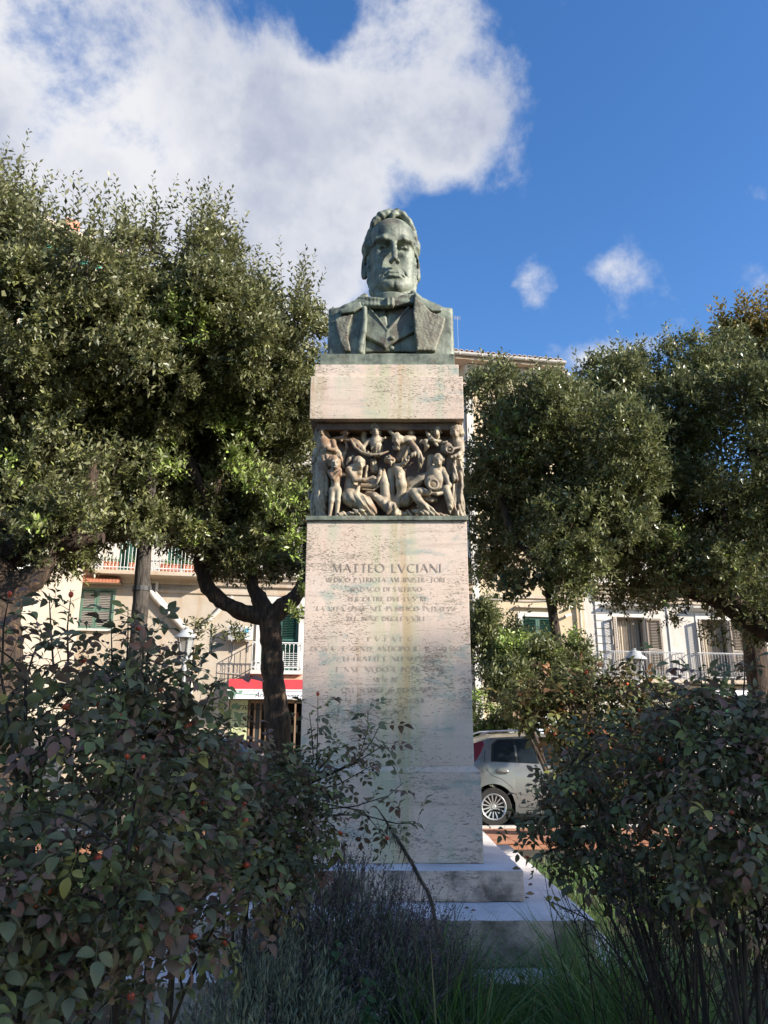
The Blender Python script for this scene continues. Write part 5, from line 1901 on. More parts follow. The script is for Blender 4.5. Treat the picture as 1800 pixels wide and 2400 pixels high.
MT['badge'] = simple('blue round badge', (.10, .35, .50), .5)
MT['white_blue'] = simple('pale blue white door paint', (.55, .60, .66), .6, var=.06)
MT['sign_green'] = simple('sign green', (.08, .28, .13), .5)
MT['sign_orange'] = simple('sign orange', (.62, .13, .06), .5)
MT['leaf_pot'] = simple('balcony plant leaf', (.10, .17, .05), .6, var=.5, scale=30)
house_a()
house_b()
house_c()
house_d()
# ================================================================ holm oaks
def make_leaf(name, top, top2, under_, rough=.42, trans=.18, new=None, spec=.45):
    """two sided leaf; 'tint' (0..1) varies it per leaf, above .85 it is new growth"""
    m, t, b, out = new_mat(name)
    at_ = N(t, 'ShaderNodeAttribute', attribute_name='tint')
    fac_ = at_.outputs['Fac']
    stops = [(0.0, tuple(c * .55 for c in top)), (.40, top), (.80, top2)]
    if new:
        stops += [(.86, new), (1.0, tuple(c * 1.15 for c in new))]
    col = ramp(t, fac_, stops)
    geo = N(t, 'ShaderNodeNewGeometry')
    back = mix_col(t, .25, under_, col)
    c = mix_col(t, geo.outputs['Backfacing'], col, back)
    t.links.new(c, b.inputs['Base Color'])
    b.inputs['Roughness'].default_value = rough
    b.inputs['Specular IOR Level'].default_value = spec
    tr = N(t, 'ShaderNodeBsdfTranslucent')
    hs = N(t, 'ShaderNodeHueSaturation', i_Saturation=1.25, i_Value=1.6)
    t.links.new(c, hs.inputs['Color'])
    t.links.new(hs.outputs[0], tr.inputs['Color'])
    mx = N(t, 'ShaderNodeMixShader', n_0=trans)
    t.links.new(b.outputs[0], mx.inputs[1])
    t.links.new(tr.outputs[0], mx.inputs[2])
    t.links.new(mx.outputs[0], out.inputs[0])
    return m


MT['oak_leaf'] = make_leaf('holm oak leaf', (.072, .086, .024), (.232, .238, .082), (.25, .25, .145), .40, .14, (.23, .31, .065))
MT['oak_leaf_b'] = make_leaf('broad green oak leaf', (.068, .086, .025), (.215, .235, .080), (.235, .245, .14), .38, .14, (.23, .33, .065))
MT['bark'] = None


def make_bark(name, c0, c1):
    m, t, b, _ = new_mat(name)
    v = coords(t, (1, 1, .22))
    n = tnoise(t, v, 26, 7, .65, .4)
    v2 = coords(t)
    n2 = tnoise(t, v2, 3.5, 5)
    c = ramp(t, n, [(.36, tuple(x * .35 for x in c0)), (.5, c0), (.66, c1)])
    c = mix_col(t, math_node(t, 'MULTIPLY', sstep(t, n2, .48, .7), .4), c, tuple(x * .6 for x in c0))
    t.links.new(c, b.inputs['Base Color'])
    b.inputs['Roughness'].default_value = .9
    bump(t, b, n, .9, .03)
    return m


MT['bark'] = make_bark('rough reddish bark', (.040, .026, .018), (.105, .064, .038))
MT['cane'] = make_bark('rose cane bark', (.036, .026, .018), (.070, .056, .034))


def unit(v):
    return v / np.maximum(np.linalg.norm(v, axis=1), 1e-9)[:, None]


def leaf_mesh_arrays(g, pos, dirs, length, width, fold=.25, tint=None):
    """diamond leaves folded along the rib: pos (n,3) base, dirs (n,3) unit"""
    n = len(pos)
    side = unit(np.cross(dirs, g.normal(0, 1, (n, 3)) * .55 + np.array([0, 0, 1.0])))
    nrm = unit(np.cross(side, dirs))
    L_ = length[:, None]
    W = width[:, None]
    mid = pos + dirs * L_ * .48 
    v = np.stack([pos, mid + side * W + nrm * W * fold, pos + dirs * L_ + nrm * L_ * (-.08), mid - side * W + nrm * W * fold], 1).reshape(-1, 3)
    q = np.arange(4 * n).reshape(-1, 4)
    return v, q


def crown_arrays(seed, lobes, n_shoots, leaf=.06, per=13, sprig=.25, fill=4000, back=.55, sprig_len=(.45, .9), view=(0, -1, 0), new_frac=.04, droop=.1, clumps=36, clump_r=.29, sprays=()):
    """lobes: (centre, radii). Shoots clothe the outside of the lobes, long sprigs stand on top."""
    g = np.random.default_rng(seed)
    C = np.array([l[0] for l in lobes], float)
    Rr = np.array([l[1] for l in lobes], float)
    area = (Rr[:, 0] * Rr[:, 1] * Rr[:, 2]) ** (2 / 3)
    # leafy clumps sit over the lobes, so light and dark alternate
    ncl = int(area.sum() * clumps)
    cp = g.choice(len(lobes), ncl, p=area / area.sum())
    cd = unit(g.normal(0, 1, (ncl, 3)))
    cc = C[cp] + cd * Rr[cp] * g.uniform(.70, 1.02, ncl)[:, None]
    deep = np.full(ncl, 9.0)
    for c, r in zip(C, Rr):
        deep = np.minimum(deep, np.linalg.norm((cc - c) / r, axis=1))
    ok = deep > .62
    away = cd @ np.array(view) < -.3
    ok &= ~away | (g.random(ncl) < back)
    cc, cd, cp = cc[ok], cd[ok], cp[ok]
    cr = g.uniform(.55, 1.25, len(cc)) * clump_r
    w = cr ** 2 * g.uniform(.35, 1.3, len(cc))
    pick = g.choice(len(cc), n_shoots, p=w / w.sum())
    d = unit(g.normal(0, 1, (n_shoots, 3)) + cd[pick] * .75 + np.array([0, 0, .25]))
    P_ = cc[pick] + d * (cr[pick] * g.uniform(.25, 1.0, n_shoots) ** .6)[:, None] * np.array([1, 1, .8])
    sp_new = np.zeros(len(P_), dtype=int)
    sp_c = cd[pick]
    for (sc_, sr, sn, snew) in sprays:
        e = g.normal(0, .6, (sn, 3)) * sr
        dd_ = unit(g.normal(0, .8, (sn, 3)) + np.array([.25, -.5, .45]))
        P_ = np.concatenate([P_, np.array(sc_)[None] + e])
        d = np.concatenate([d, dd_])
        sp_c = np.concatenate([sp_c, dd_ * np.array([1, 1, 0])])
        sp_new = np.concatenate([sp_new, np.full(sn, 2 if snew else 1)])
        pick = np.concatenate([pick, np.zeros(sn, dtype=int)])
    ns = len(P_)
    upw = np.array([0, 0, 1.0])
    dirs = unit(d * .75 + upw * (.55 - droop * 2 * (d[:, 2] < -.2))[:, None] + g.normal(0, .35, (ns, 3)))
    slen = g.uniform(.10, .26, ns)
    istop = (d[:, 2] > .3) & (sp_c[:, 2] > .15) & (sp_new == 0) & (g.random(ns) < sprig)
    slen[istop] = g.uniform(*sprig_len, istop.sum())
    dirs[istop] = unit(upw + d[istop] * .35 + g.normal(0, .16, (istop.sum(), 3)))
    npl = np.maximum(7, (per * np.where(istop, slen / .40, 1.0)).astype(int))
    idx = np.repeat(np.arange(ns), npl)
    k = np.concatenate([np.arange(m) for m in npl])
    tt = (k + .5) / npl[idx]
    base = P_[idx] + dirs[idx] * (slen[idx] * tt)[:, None]
    a = k * 2.4 + g.uniform(0, 6.28, ns)[idx]
    e1 = unit(np.cross(dirs, g.normal(0, 1, (ns, 3))))
    e2 = np.cross(dirs, e1)
    radial = e1[idx] * np.cos(a)[:, None] + e2[idx] * np.sin(a)[:, None]
    ld = unit(dirs[idx] * (.35 + .5 * tt)[:, None] + radial * .85 + g.normal(0, .18, (len(idx), 3)))
    ll = leaf * g.uniform(.65, 1.25, len(idx)) * np.where(tt > .85, .75, 1)
    v1, q1 = leaf_mesh_arrays(g, base, ld, ll, ll * .20)
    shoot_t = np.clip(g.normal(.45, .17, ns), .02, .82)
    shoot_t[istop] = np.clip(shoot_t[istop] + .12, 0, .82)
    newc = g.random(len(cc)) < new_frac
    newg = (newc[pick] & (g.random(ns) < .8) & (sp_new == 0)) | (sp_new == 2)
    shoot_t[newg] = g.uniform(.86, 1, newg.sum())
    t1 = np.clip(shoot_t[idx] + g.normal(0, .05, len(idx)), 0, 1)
    t1 = np.where(newg[idx], np.maximum(t1, .86), np.minimum(t1, .82))
    # inner leaves, larger and sparse, that close the crown
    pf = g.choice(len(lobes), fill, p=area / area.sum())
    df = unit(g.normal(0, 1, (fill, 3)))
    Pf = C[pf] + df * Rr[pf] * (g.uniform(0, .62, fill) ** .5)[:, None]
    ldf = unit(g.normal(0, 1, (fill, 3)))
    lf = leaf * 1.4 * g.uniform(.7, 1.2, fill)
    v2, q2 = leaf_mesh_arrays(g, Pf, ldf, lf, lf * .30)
    t2 = g.uniform(.0, .22, fill)  # low tints put the crown's inner shade into the leaf colour
    # twigs carrying the long sprigs and some of the shoots
    tw = np.nonzero(istop)[0]
    A = P_[tw] - dirs[tw] * .25
    B = P_[tw] + dirs[tw] * slen[tw][:, None]
    s = unit(np.cross(dirs[tw], g.normal(0, 1, (len(tw), 3)))) * .005
    s2 = np.cross(dirs[tw], s)
    tv = np.stack([A + s, A - s * .5 + s2, A - s * .5 - s2, B], 1).reshape(-1, 3)
    b = np.arange(len(tw))[:, None] * 4
    tf = np.concatenate([b + np.array([0, 1, 3]), b + np.array([1, 2, 3]), b + np.array([2, 0, 3])])
    return np.concatenate([v1, v2]), np.concatenate([q1, q2 + len(v1)]), np.concatenate([t1, t2]), (tv, tf)


def limb(mb, pts, rad, n=10, wob=.0, seed=0):
    """smooth a poly line into a gnarled tapering tube"""
    pts = [Vector(p) for p in pts]
    out, rr = [], []
    m = len(pts)
    rnd = random.Random(seed)
    for i in range(m - 1):
        p0, p1, p2, p3 = pts[max(i - 1, 0)], pts[i], pts[i + 1], pts[min(i + 2, m - 1)]
        for k in range(7):
            t = k / 7
            out.append(.5 * ((2 * p1) + (p2 - p0) * t + (2 * p0 - 5 * p1 + 4 * p2 - p3) * t * t + (3 * p1 - p0 - 3 * p2 + p3) * t ** 3))
            rr.append((rad[i] + (rad[i + 1] - rad[i]) * t) * (1 + rnd.uniform(-.07, .07)))
    out.append(pts[-1])
    rr.append(rad[-1])
    mb.tube(out, rr, n)


def oak(name, label, base, limbs, lobes, n_shoots, seed, mat='oak_leaf', group='holm oaks round the monument', **kw):
    o = tag(empty(name, base), label, 'tree', group)
    inv = Matrix.Translation(-Vector(base))
    mb = MB()
    for i, (pts, rad) in enumerate(limbs):
        limb(mb, [inv @ Vector(p) for p in pts], rad, 18 if i == 0 else 14, seed=seed + i)
    me = mb.mesh('trunk', MT['bark'], smooth=True)
    # lumpy bark outline
    for v in me.vertices:
        q = v.co
        v.co = q + v.normal * (.040 * mnoise.noise(Vector((q.x * 5, q.y * 5, q.z * 3))) + .016 * mnoise.noise(Vector((q.x * 18, q.y * 18, q.z * 6))))
    link('trunk', me, None, o)
    lb = [((Vector(c) - Vector(base)), r) for c, r in lobes]
    kw['sprays'] = [(tuple(Vector(c) - Vector(base)), r, n, w) for c, r, n, w in kw.get('sprays', ())]
    v, q, t, (tv, tf) = crown_arrays(seed, lb, n_shoots, **kw)
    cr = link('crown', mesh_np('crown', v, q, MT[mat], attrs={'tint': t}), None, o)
    tw = link('twigs', mesh_np('twigs', tv, tf, MT['bark']), None, cr)
    tw['kind'] = 'stuff'
    return o


def lob(px, py, d, rx, ry, rz):
    p = at(px, py, d)
    return (p.x, p.y, p.z), (rx, ry, rz)


def X(px, py, d):
    return at(px, py, d)


def build_trees():
    d = 10.4
    c5 = lambda x, y, dd=d: at(x * .434, 1100 + y * .434, dd)
    base = at(655, 1760, d)
    base = Vector((base.x, d, ground_z(base.x, d) - .05))
    fork = c5(1450, 800)
    limbs = [([base, c5(1500, 1440), c5(1478, 1150), c5(1462, 950), fork], [.215, .165, .150, .150, .16]),
             ([fork, c5(1370, 790), c5(1240, 740), c5(1130, 660), c5(1090, 540), c5(1095, 460), c5(1140, 400), c5(1150, 260, 10.2), c5(1170, 60, 10)], [.15, .12, .105, .10, .10, .10, .085, .075, .04]),
             ([fork, c5(1400, 700), c5(1360, 620), c5(1370, 480, 10.6), c5(1400, 250, 10.8)], [.13, .12, .09, .08, .05]),
             ([fork, c5(1540, 740), c5(1620, 660), c5(1660, 540, 10.6), c5(1650, 300, 10.6)], [.13, .12, .10, .08, .05]),
             ([c5(1150, 260, 10.2), at(430, 1040, 9.8), at(380, 880, 9.6)], [.06, .05, .03]),
             ([c5(1400, 250, 10.8), at(620, 1000, 10.4), at(640, 800, 10.2)], [.06, .05, .03])]
    lobes = [lob(560, 815, 9.4, 1.0, 1.2, .70), lob(690, 860, 9.7, .38, .8, .75), lob(440, 730, 9.2, .95, 1.1, .80), lob(620, 930, 10.2, .85, 1.1, .70), lob(470, 900, 9.9, .95, 1.1, .75),
             lob(665, 1100, 11.2, .52, .8, .85), lob(560, 1080, 11.3, .95, .9, .75), lob(340, 930, 10.0, .7, .9, .75), lob(695, 960, 10.4, .36, .7, .8), lob(630, 1260, 11.2, .62, .6, .42), lob(420, 1090, 11.2, .9, .8, .65), lob(520, 1230, 11.4, .5, .5, .35), lob(500, 1150, 10.9, .7, .6, .5), lob(610, 1180, 10.8, .6, .6, .5), lob(400, 1180, 10.6, .55, .7, .40), lob(580, 1270, 10.4, .6, .6, .34), lob(470, 1060, 10.6, .8, .8, .6), lob(680, 1180, 10.6, .40, .6, .6), lob(440, 1240, 10.2, .5, .6, .28), lob(660, 1330, 10.6, .45, .5, .28)]
    sp = [(at(520, 1010, 9.5), .16, 26, 1), (at(560, 1080, 9.5), .20, 40, 1), (at(590, 1130, 9.6), .17, 30, 1), (at(645, 1200, 9.7), .20, 34, 1), (at(680, 1270, 9.7), .18, 30, 1), (at(390, 1100, 9.3), .20, 34, 1), (at(400, 1050, 9.4), .12, 16, 0),
          (at(700, 1180, 9.7), .16, 22, 1), (at(640, 1020, 9.5), .14, 16, 0), (at(330, 1060, 9.3), .16, 16, 0), (at(450, 1260, 9.8), .13, 16, 1), (at(700, 1390, 9.9), .08, 10, 1), (at(695, 1450, 9.9), .06, 9, 1), (at(470, 1480, 10.2), .14, 14, 0), (at(560, 1500, 10.2), .12, 12, 0),
          (at(600, 1240, 9.8), .14, 16, 0), (at(480, 990, 9.4), .12, 12, 0)]
    oak('holm_oak', 'leafy evergreen oak forking above its lit reddish trunk, just left of the pedestal', base, limbs, lobes, 13500, 11, leaf=.082, per=12, sprig=.40, fill=14000, sprig_len=(.35, .95), new_frac=.02, sprays=sp)
    # far left tree, dark limbs against the wall
    d2 = 9.0
    c5b = lambda x, y: at(x * .434, 1100 + y * .434, d2)
    base = at(10, 1800, d2)
    base = Vector((base.x, d2, ground_z(base.x, d2) - .05))
    limbs = [([base, c5b(10, 1100), c5b(0, 800), c5b(40, 680), c5b(140, 610)], [.26, .24, .22, .20, .16]),
             ([c5b(20, 720), c5b(130, 640), c5b(215, 550), c5b(255, 440), c5b(300, 330), c5b(330, 150)], [.17, .15, .13, .12, .11, .07]),
             ([c5b(0, 800), c5b(-20, 600), c5b(10, 450), c5b(150, 410), c5b(330, 400), c5b(560, 375)], [.2, .2, .18, .14, .11, .07]),
             ([c5b(10, 450), at(-20, 1150, 8.9), at(60, 950, 8.8)], [.15, .12, .06]),
             ([c5b(330, 400), at(200, 1180, 9), at(240, 980, 9.2)], [.09, .08, .05])]
    lobes = [lob(190, 740, 8.4, .95, 1.1, .65), lob(50, 780, 8.2, .9, 1.1, .75), lob(320, 850, 8.8, .85, 1.0, .70), lob(90, 930, 9.0, 1.0, 1.1, .65), lob(270, 1030, 10.1, .95, 1.0, .65),
             lob(60, 1130, 10.0, 1.0, 1.0, .60), lob(330, 690, 8.8, .70, .9, .62), lob(0, 640, 8.4, .6, .9, .5), lob(-200, 900, 9.0, 1.1, 1.3, 1.3), lob(360, 1170, 10.4, .6, .6, .35), lob(170, 1210, 10.2, .7, .6, .28), lob(200, 930, 9.4, .9, .9, .7), lob(40, 1230, 9.6, .9, .8, .42), lob(190, 1150, 9.8, .9, .8, .48), lob(300, 1120, 9.9, .6, .7, .40), lob(120, 1080, 9.6, 1.0, .9, .6), lob(-60, 1320, 9.4, .6, .7, .3), lob(30, 1290, 9.3, .7, .7, .28), lob(150, 1250, 9.4, .7, .7, .26), lob(250, 1200, 9.5, .6, .6, .26)]
    sp = [(at(60, 880, 7.9), .14, 14, 0), (at(80, 1040, 8.0), .22, 30, 0), (at(160, 1060, 8.1), .18, 22, 0), (at(250, 1080, 8.2), .20, 24, 0), (at(310, 1090, 8.4), .14, 14, 0), (at(40, 1160, 8.0), .20, 24, 0), (at(130, 1180, 8.1), .20, 24, 0), (at(210, 1170, 8.2), .16, 18, 0),
          (at(20, 1245, 8.0), .14, 14, 0), (at(90, 1235, 8.0), .10, 8, 1), (at(230, 1240, 8.3), .12, 12, 0), (at(330, 1260, 8.8), .12, 14, 0), (at(20, 1110, 7.9), .1, 8, 1), (at(60, 700, 7.8), .14, 12, 0)]
    oak('holm_oak', 'dark limbed evergreen oak with tall sprigs on top, at the left edge', base, limbs, lobes, 14000, 23, leaf=.080, per=12, sprig=.40, fill=14000, sprig_len=(.35, 1.0), new_frac=.02, sprays=sp)
    # right of the pedestal
    d3 = 9.6
    base = at(1326, 1900, d3)
    base = Vector((base.x, d3, ground_z(base.x, d3) - .05))
    limbs = [([base, at(1322, 1760, d3), at(1316, 1600, d3), at(1300, 1450, d3), at(1285, 1330, d3)], [.055, .05, .055, .06, .06]),
             ([at(1285, 1330, d3), at(1200, 1250, d3), at(1160, 1080, d3)], [.06, .05, .03]),
             ([at(1285, 1330, d3), at(1310, 1240, d3), at(1330, 1100, d3)], [.06, .05, .03])]
    lobes = [lob(1165, 1040, 9.7, .50, .9, .72), lob(1270, 1030, 9.6, .66, 1.0, .60), lob(1390, 1090, 9.4, .70, .9, .62), lob(1260, 1150, 9.9, .80, 1.0, .7), lob(1420, 1200, 10.8, .7, .8, .7), lob(1500, 1150, 11.0, .8, .8, .8), lob(1165, 1230, 10.9, .55, .9, .80),
             lob(1370, 1270, 9.5, .72, .9, .52), lob(1200, 1370, 9.6, .34, .5, .30), lob(1300, 1350, 9.6, .55, .7, .22), lob(1165, 1500, 9.6, .22, .3, .28)]
    oak('holm_oak', 'rounded evergreen oak crown close behind the right side of the pedestal', base, limbs, lobes, 6600, 37, 'oak_leaf_b', leaf=.076, per=12, sprig=.22, fill=9500, sprig_len=(.2, .42), new_frac=.06)
    # big tree at the right edge
    d4 = 10.2
    base = at(2150, 1850, d4)
    base = Vector((base.x, d4, ground_z(base.x, d4) - .05))
    limbs = [([base, at(2120, 1700, d4), at(2030, 1600, d4), at(1960, 1560, d4)], [.28, .26, .24, .22]),
             ([at(1960, 1560, d4), at(1850, 1500, d4), at(1760, 1450, d4), at(1680, 1400, d4), at(1610, 1375, d4), at(1560, 1290, d4)], [.22, .19, .17, .15, .12, .06]),
             ([at(1960, 1560, d4), at(1880, 1400, d4), at(1820, 1250, d4), at(1760, 1050, d4)], [.18, .15, .12, .07]),
             ([at(1680, 1400, d4), at(1700, 1280, d4), at(1660, 1100, d4)], [.11, .09, .05])]
    lobes = [lob(1400, 985, 10.2, .55, .7, .42), lob(1490, 945, 10.4, .75, .8, .5), lob(1570, 900, 10.5, .6, .8, .45), lob(1420, 1080, 10.3, .7, .8, .6), lob(1490, 1180, 10.4, .8, .8, .6), lob(1480, 1330, 10.3, .8, .8, .30), lob(1640, 1380, 10.2, .9, .8, .30), lob(1780, 1430, 10.0, .7, .7, .30), lob(1440, 1000, 10.6, 0.7, 0.9, 0.6), lob(1540, 992, 10.6, 0.8, 1, 0.65), lob(1480, 1032, 10.65, 0.82, 1.05, 0.64), lob(1620, 972, 10.41, 0.99, 1.29, 0.82), lob(1770, 982, 10.18, 1.11, 1.4, 1.05), lob(1590, 1050, 11.23, 1.05, 1.17, 0.82), lob(1770, 1110, 10.06, 1.17, 1.29, 0.82),
             lob(1580, 1230, 11.82, 1.23, 1.17, 0.73), lob(1760, 1310, 11.7, 1.46, 1.17, 0.7), lob(1950, 1040, 10.06, 1.4, 1.52, 1.52), lob(1700, 892, 10.3, 0.58, 0.82, 0.49), lob(1580, 1350, 10.53, 0.7, 0.7, 0.26), lob(1480, 1330, 10.76, 0.53, 0.58, 0.26)]
    oak('holm_oak', 'large evergreen oak whose crown fills the right edge, limb slanting down', base, limbs, lobes, 12500, 41, 'oak_leaf_b', leaf=.076, per=12, sprig=.26, fill=11500, sprig_len=(.25, .5), new_frac=.05,
        sprays=[(at(1640, 1180, 9.83), .16, 16, 0), (at(1560, 1150, 10.06), .14, 14, 0), (at(1770, 1230, 9.36), .2, 22, 0), (at(1700, 1350, 9.59), .12, 12, 0), (at(1780, 1290, 9.36), .16, 16, 0), (at(1500, 1300, 10.30), .12, 12, 0)])


build_trees()


def shade_trees():
    """the row of oaks across the path behind the camera, whose shade lies on the bed"""
    oaks = [o for o in bpy.data.objects if o.get('category') == 'tree']
    toS = Vector((math.sin(SUN_AZ), -math.cos(SUN_AZ), 0))
    n = Vector((math.cos(SUN_AZ), math.sin(SUN_AZ), 0))     # perpendicular, monument side
    # (which oak, metres towards the sun, metres across, turn, scale)
    rows = [(0, 13.0, -.9, 40, 1.06), (1, 13.2, -3.7, 200, 1.18), (0, 12.6, -6.4, 110, 1.15)]
    for k, (w, l, p, rz, sc) in enumerate(rows):
        c = copy_tree(oaks[w])
        mon = Vector((0, 4.7, 0))
        # centre of that oak's crown relative to its base
        cr = [ch for ch in oaks[w].children if ch.name.startswith('crown')][0]
        cs = np.empty(len(cr.data.vertices) * 3, dtype=np.float32)
        cr.data.vertices.foreach_get('co', cs)
        mid = cs.reshape(-1, 3).mean(0)
        off = Matrix.Rotation(R(rz), 4, 'Z') @ Vector((mid[0] * sc, mid[1] * sc, 0))
        c.location = mon + toS * l + n * p - off
        c.location.z = -.05 + SHADE_DZ[k]
        c.rotation_euler = (0, 0, R(rz))
        c.scale = (sc, sc, sc)
        c['group'] = 'oaks behind the viewer'
        c['label'] = ('evergreen oak behind the viewer shading the pedestal foot', 'evergreen oak behind the viewer shading the rose bed', 'evergreen oak behind the viewer at the end of the row', 'tall evergreen oak outside the view on the right')[k]


SHADE_DZ = (0.0, 0.0, 0.0, 0.0)
shade_trees()
# ================================================================ roses
def make_rose_leaf(name, by_object, stops):
    m, t, b, out = new_mat(name)
    if by_object:
        f = N(t, 'ShaderNodeObjectInfo').outputs['Random']
    else:
        f = N(t, 'ShaderNodeAttribute', attribute_name='tint').outputs['Fac']
    col = ramp(t, f, stops)
    v = coords(t)
    n = tnoise(t, v, 35, 4, .6)
    col = mix_col(t, math_node(t, 'MULTIPLY', sstep(t, n, .5, .75), .35), col, (.055, .032, .030))
    geo = N(t, 'ShaderNodeNewGeometry')
    c = mix_col(t, geo.outputs['Backfacing'], col, mix_col(t, .35, col, (.13, .15, .115)))
    t.links.new(c, b.inputs['Base Color'])
    b.inputs['Roughness'].default_value = .52
    b.inputs['Specular IOR Level'].default_value = .32
    tr = N(t, 'ShaderNodeBsdfTranslucent')
    t.links.new(c, tr.inputs['Color'])
    mx = N(t, 'ShaderNodeMixShader', n_0=.24)
    t.links.new(b.outputs[0], mx.inputs[1])
    t.links.new(tr.outputs[0], mx.inputs[2])
    t.links.new(mx.outputs[0], out.inputs[0])
    bump(t, b, n, .15, .004)
    return m


_st = [(0, (.075, .075, .036)), (.18, (.145, .145, .072)), (.36, (.200, .205, .105)), (.48, (.160, .105, .075)), (.64, (.265, .135, .100)), (.78, (.150, .170, .060)), (.92, (.235, .265, .088)), (.972, (.40, .34, .09))]
_st2 = [(0, (.045, .055, .020)), (.3, (.075, .095, .030)), (.5, (.12, .060, .030)), (.7, (.10, .12, .035)), (.85, (.15, .17, .05)), (.97, (.26, .10, .04))]
MT['rose'] = make_rose_leaf('rose leaf', True, _st)
MT['rose_in'] = make_rose_leaf('rose leaf inside', False, _st)
MT['rose_sun'] = make_rose_leaf('reddish rose leaf', True, _st2)
MT['rose_sun_in'] = make_rose_leaf('reddish rose leaf inside', False, _st2)
MT['hip'] = simple('orange red rose hip', (.55, .075, .025), .35, var=.25, scale=30)
MT['sepal'] = simple('dry sepal', (.08, .05, .03), .8)


def rose_leaf_mesh(seed, n_leaflets=5, size=.044):
    """compound leaf: rachis along +y, blades facing +z"""
    rnd = random.Random(seed)
    mb = MB()
    L_ = size * 2.1
    mb.tube([(0, 0, 0), (0, L_ * .5, .004), (0, L_, -.004)], [.0011, .0009, .0007], 4, cap=False)
    spots = [(0, L_, 0, 1.0)]
    for i in range((n_leaflets - 1) // 2):
        y = L_ * (.86 - .42 * i)
        for s in (-1, 1):
            spots.append((0, y + rnd.uniform(-.003, .003), s * R(rnd.uniform(52, 72)), .82 - .12 * i))
    for x, y, a, sc in spots:
        l = size * sc * rnd.uniform(.92, 1.1)
        w = l * rnd.uniform(.26, .33)
        droop = rnd.uniform(.05, .45)
        fold = rnd.uniform(.15, .75)
        st = [(0, 0), (.16, .62), (.38, .98), (.62, .92), (.84, .52), (1, 0)]
        rib, lf, rt = [], [], []
        for u, k in st:
            z = -droop * l * u * u + .05 * l * math.sin(u * 3.1)
            rib.append(Vector((0, u * l, z)))
            lf.append(Vector((-k * w, u * l * .98, z + fold * k * w)))
            rt.append(Vector((k * w, u * l * .98, z + fold * k * w)))
        M = Matrix.Translation((x, y, 0)) @ Matrix.Rotation(-a, 4, 'Z') @ Matrix.Rotation(rnd.uniform(-.35, .35), 4, 'Y') @ Matrix.Rotation(rnd.uniform(-.25, .15), 4, 'X') @ Matrix.Translation((0, .004, 0))
        vs = [M @ p for p in rib + lf[1:-1] + rt[1:-1]]
        n = len(st)
        fs = []
        Li = lambda i: n + i - 1
        Ri = lambda i: n + (n - 2) + i - 1
        fs += [(0, 1, Li(1)), (0, Ri(1), 1)]
        for i in range(1, n - 2):
            fs += [(i, i + 1, Li(i + 1), Li(i)), (i, Ri(i), Ri(i + 1), i + 1)]
        fs += [(n - 2, n - 1, Li(n - 2)), (n - 2, Ri(n - 2), n - 1)]
        mb.add(vs, fs)
    me = bpy.data.meshes.new('leaf')
    me.from_pydata(mb.v, [], mb.f)
    for p in me.polygons:
        p.use_smooth = True
    return me


def with_mat(me, mat):
    m = me.copy()
    m.materials.clear()
    m.materials.append(mat)
    return m


ROSE_BASE = [rose_leaf_mesh(i, 5 if i % 3 else 7, .044) for i in range(7)] + [rose_leaf_mesh(50 + i, 3, .050) for i in range(2)]
ROSE = {k: [with_mat(m, MT[k]) for m in ROSE_BASE] for k in ('rose', 'rose_sun')}


def hip_mesh():
    mb = MB()
    mb.lathe([(.0012, -.016), (.0012, -.010), (.005, -.008), (.0078, -.002), (.0075, .004), (.004, .0085), (.002, .009)], 8)
    return mb.mesh('hip', MT['hip'], smooth=True)


HIP = hip_mesh()
_sp = MB()
for _k in range(5):
    _a = 2 * math.pi * _k / 5
    _d, _e = Vector((math.cos(_a), math.sin(_a), 0)), Vector((-math.sin(_a), math.cos(_a), 0))
    _sp.add([_d * .001 + Vector((0, 0, .009)), _d * .008 + _e * .002 + Vector((0, 0, .0135)), _d * .015 + Vector((0, 0, .012)), _d * .008 - _e * .002 + Vector((0, 0, .0135))], [(0, 1, 2, 3)])
SEPAL = _sp.mesh('sepals', MT['sepal'])


def frame_from(dirv, upv):
    y = Vector(dirv).normalized()
    z = Vector(upv)
    z = (z - y * z.dot(y))
    z = z.normalized() if z.length > 1e-5 else y.orthogonal().normalized()
    x = y.cross(z)
    return Matrix((x, y, z)).transposed()


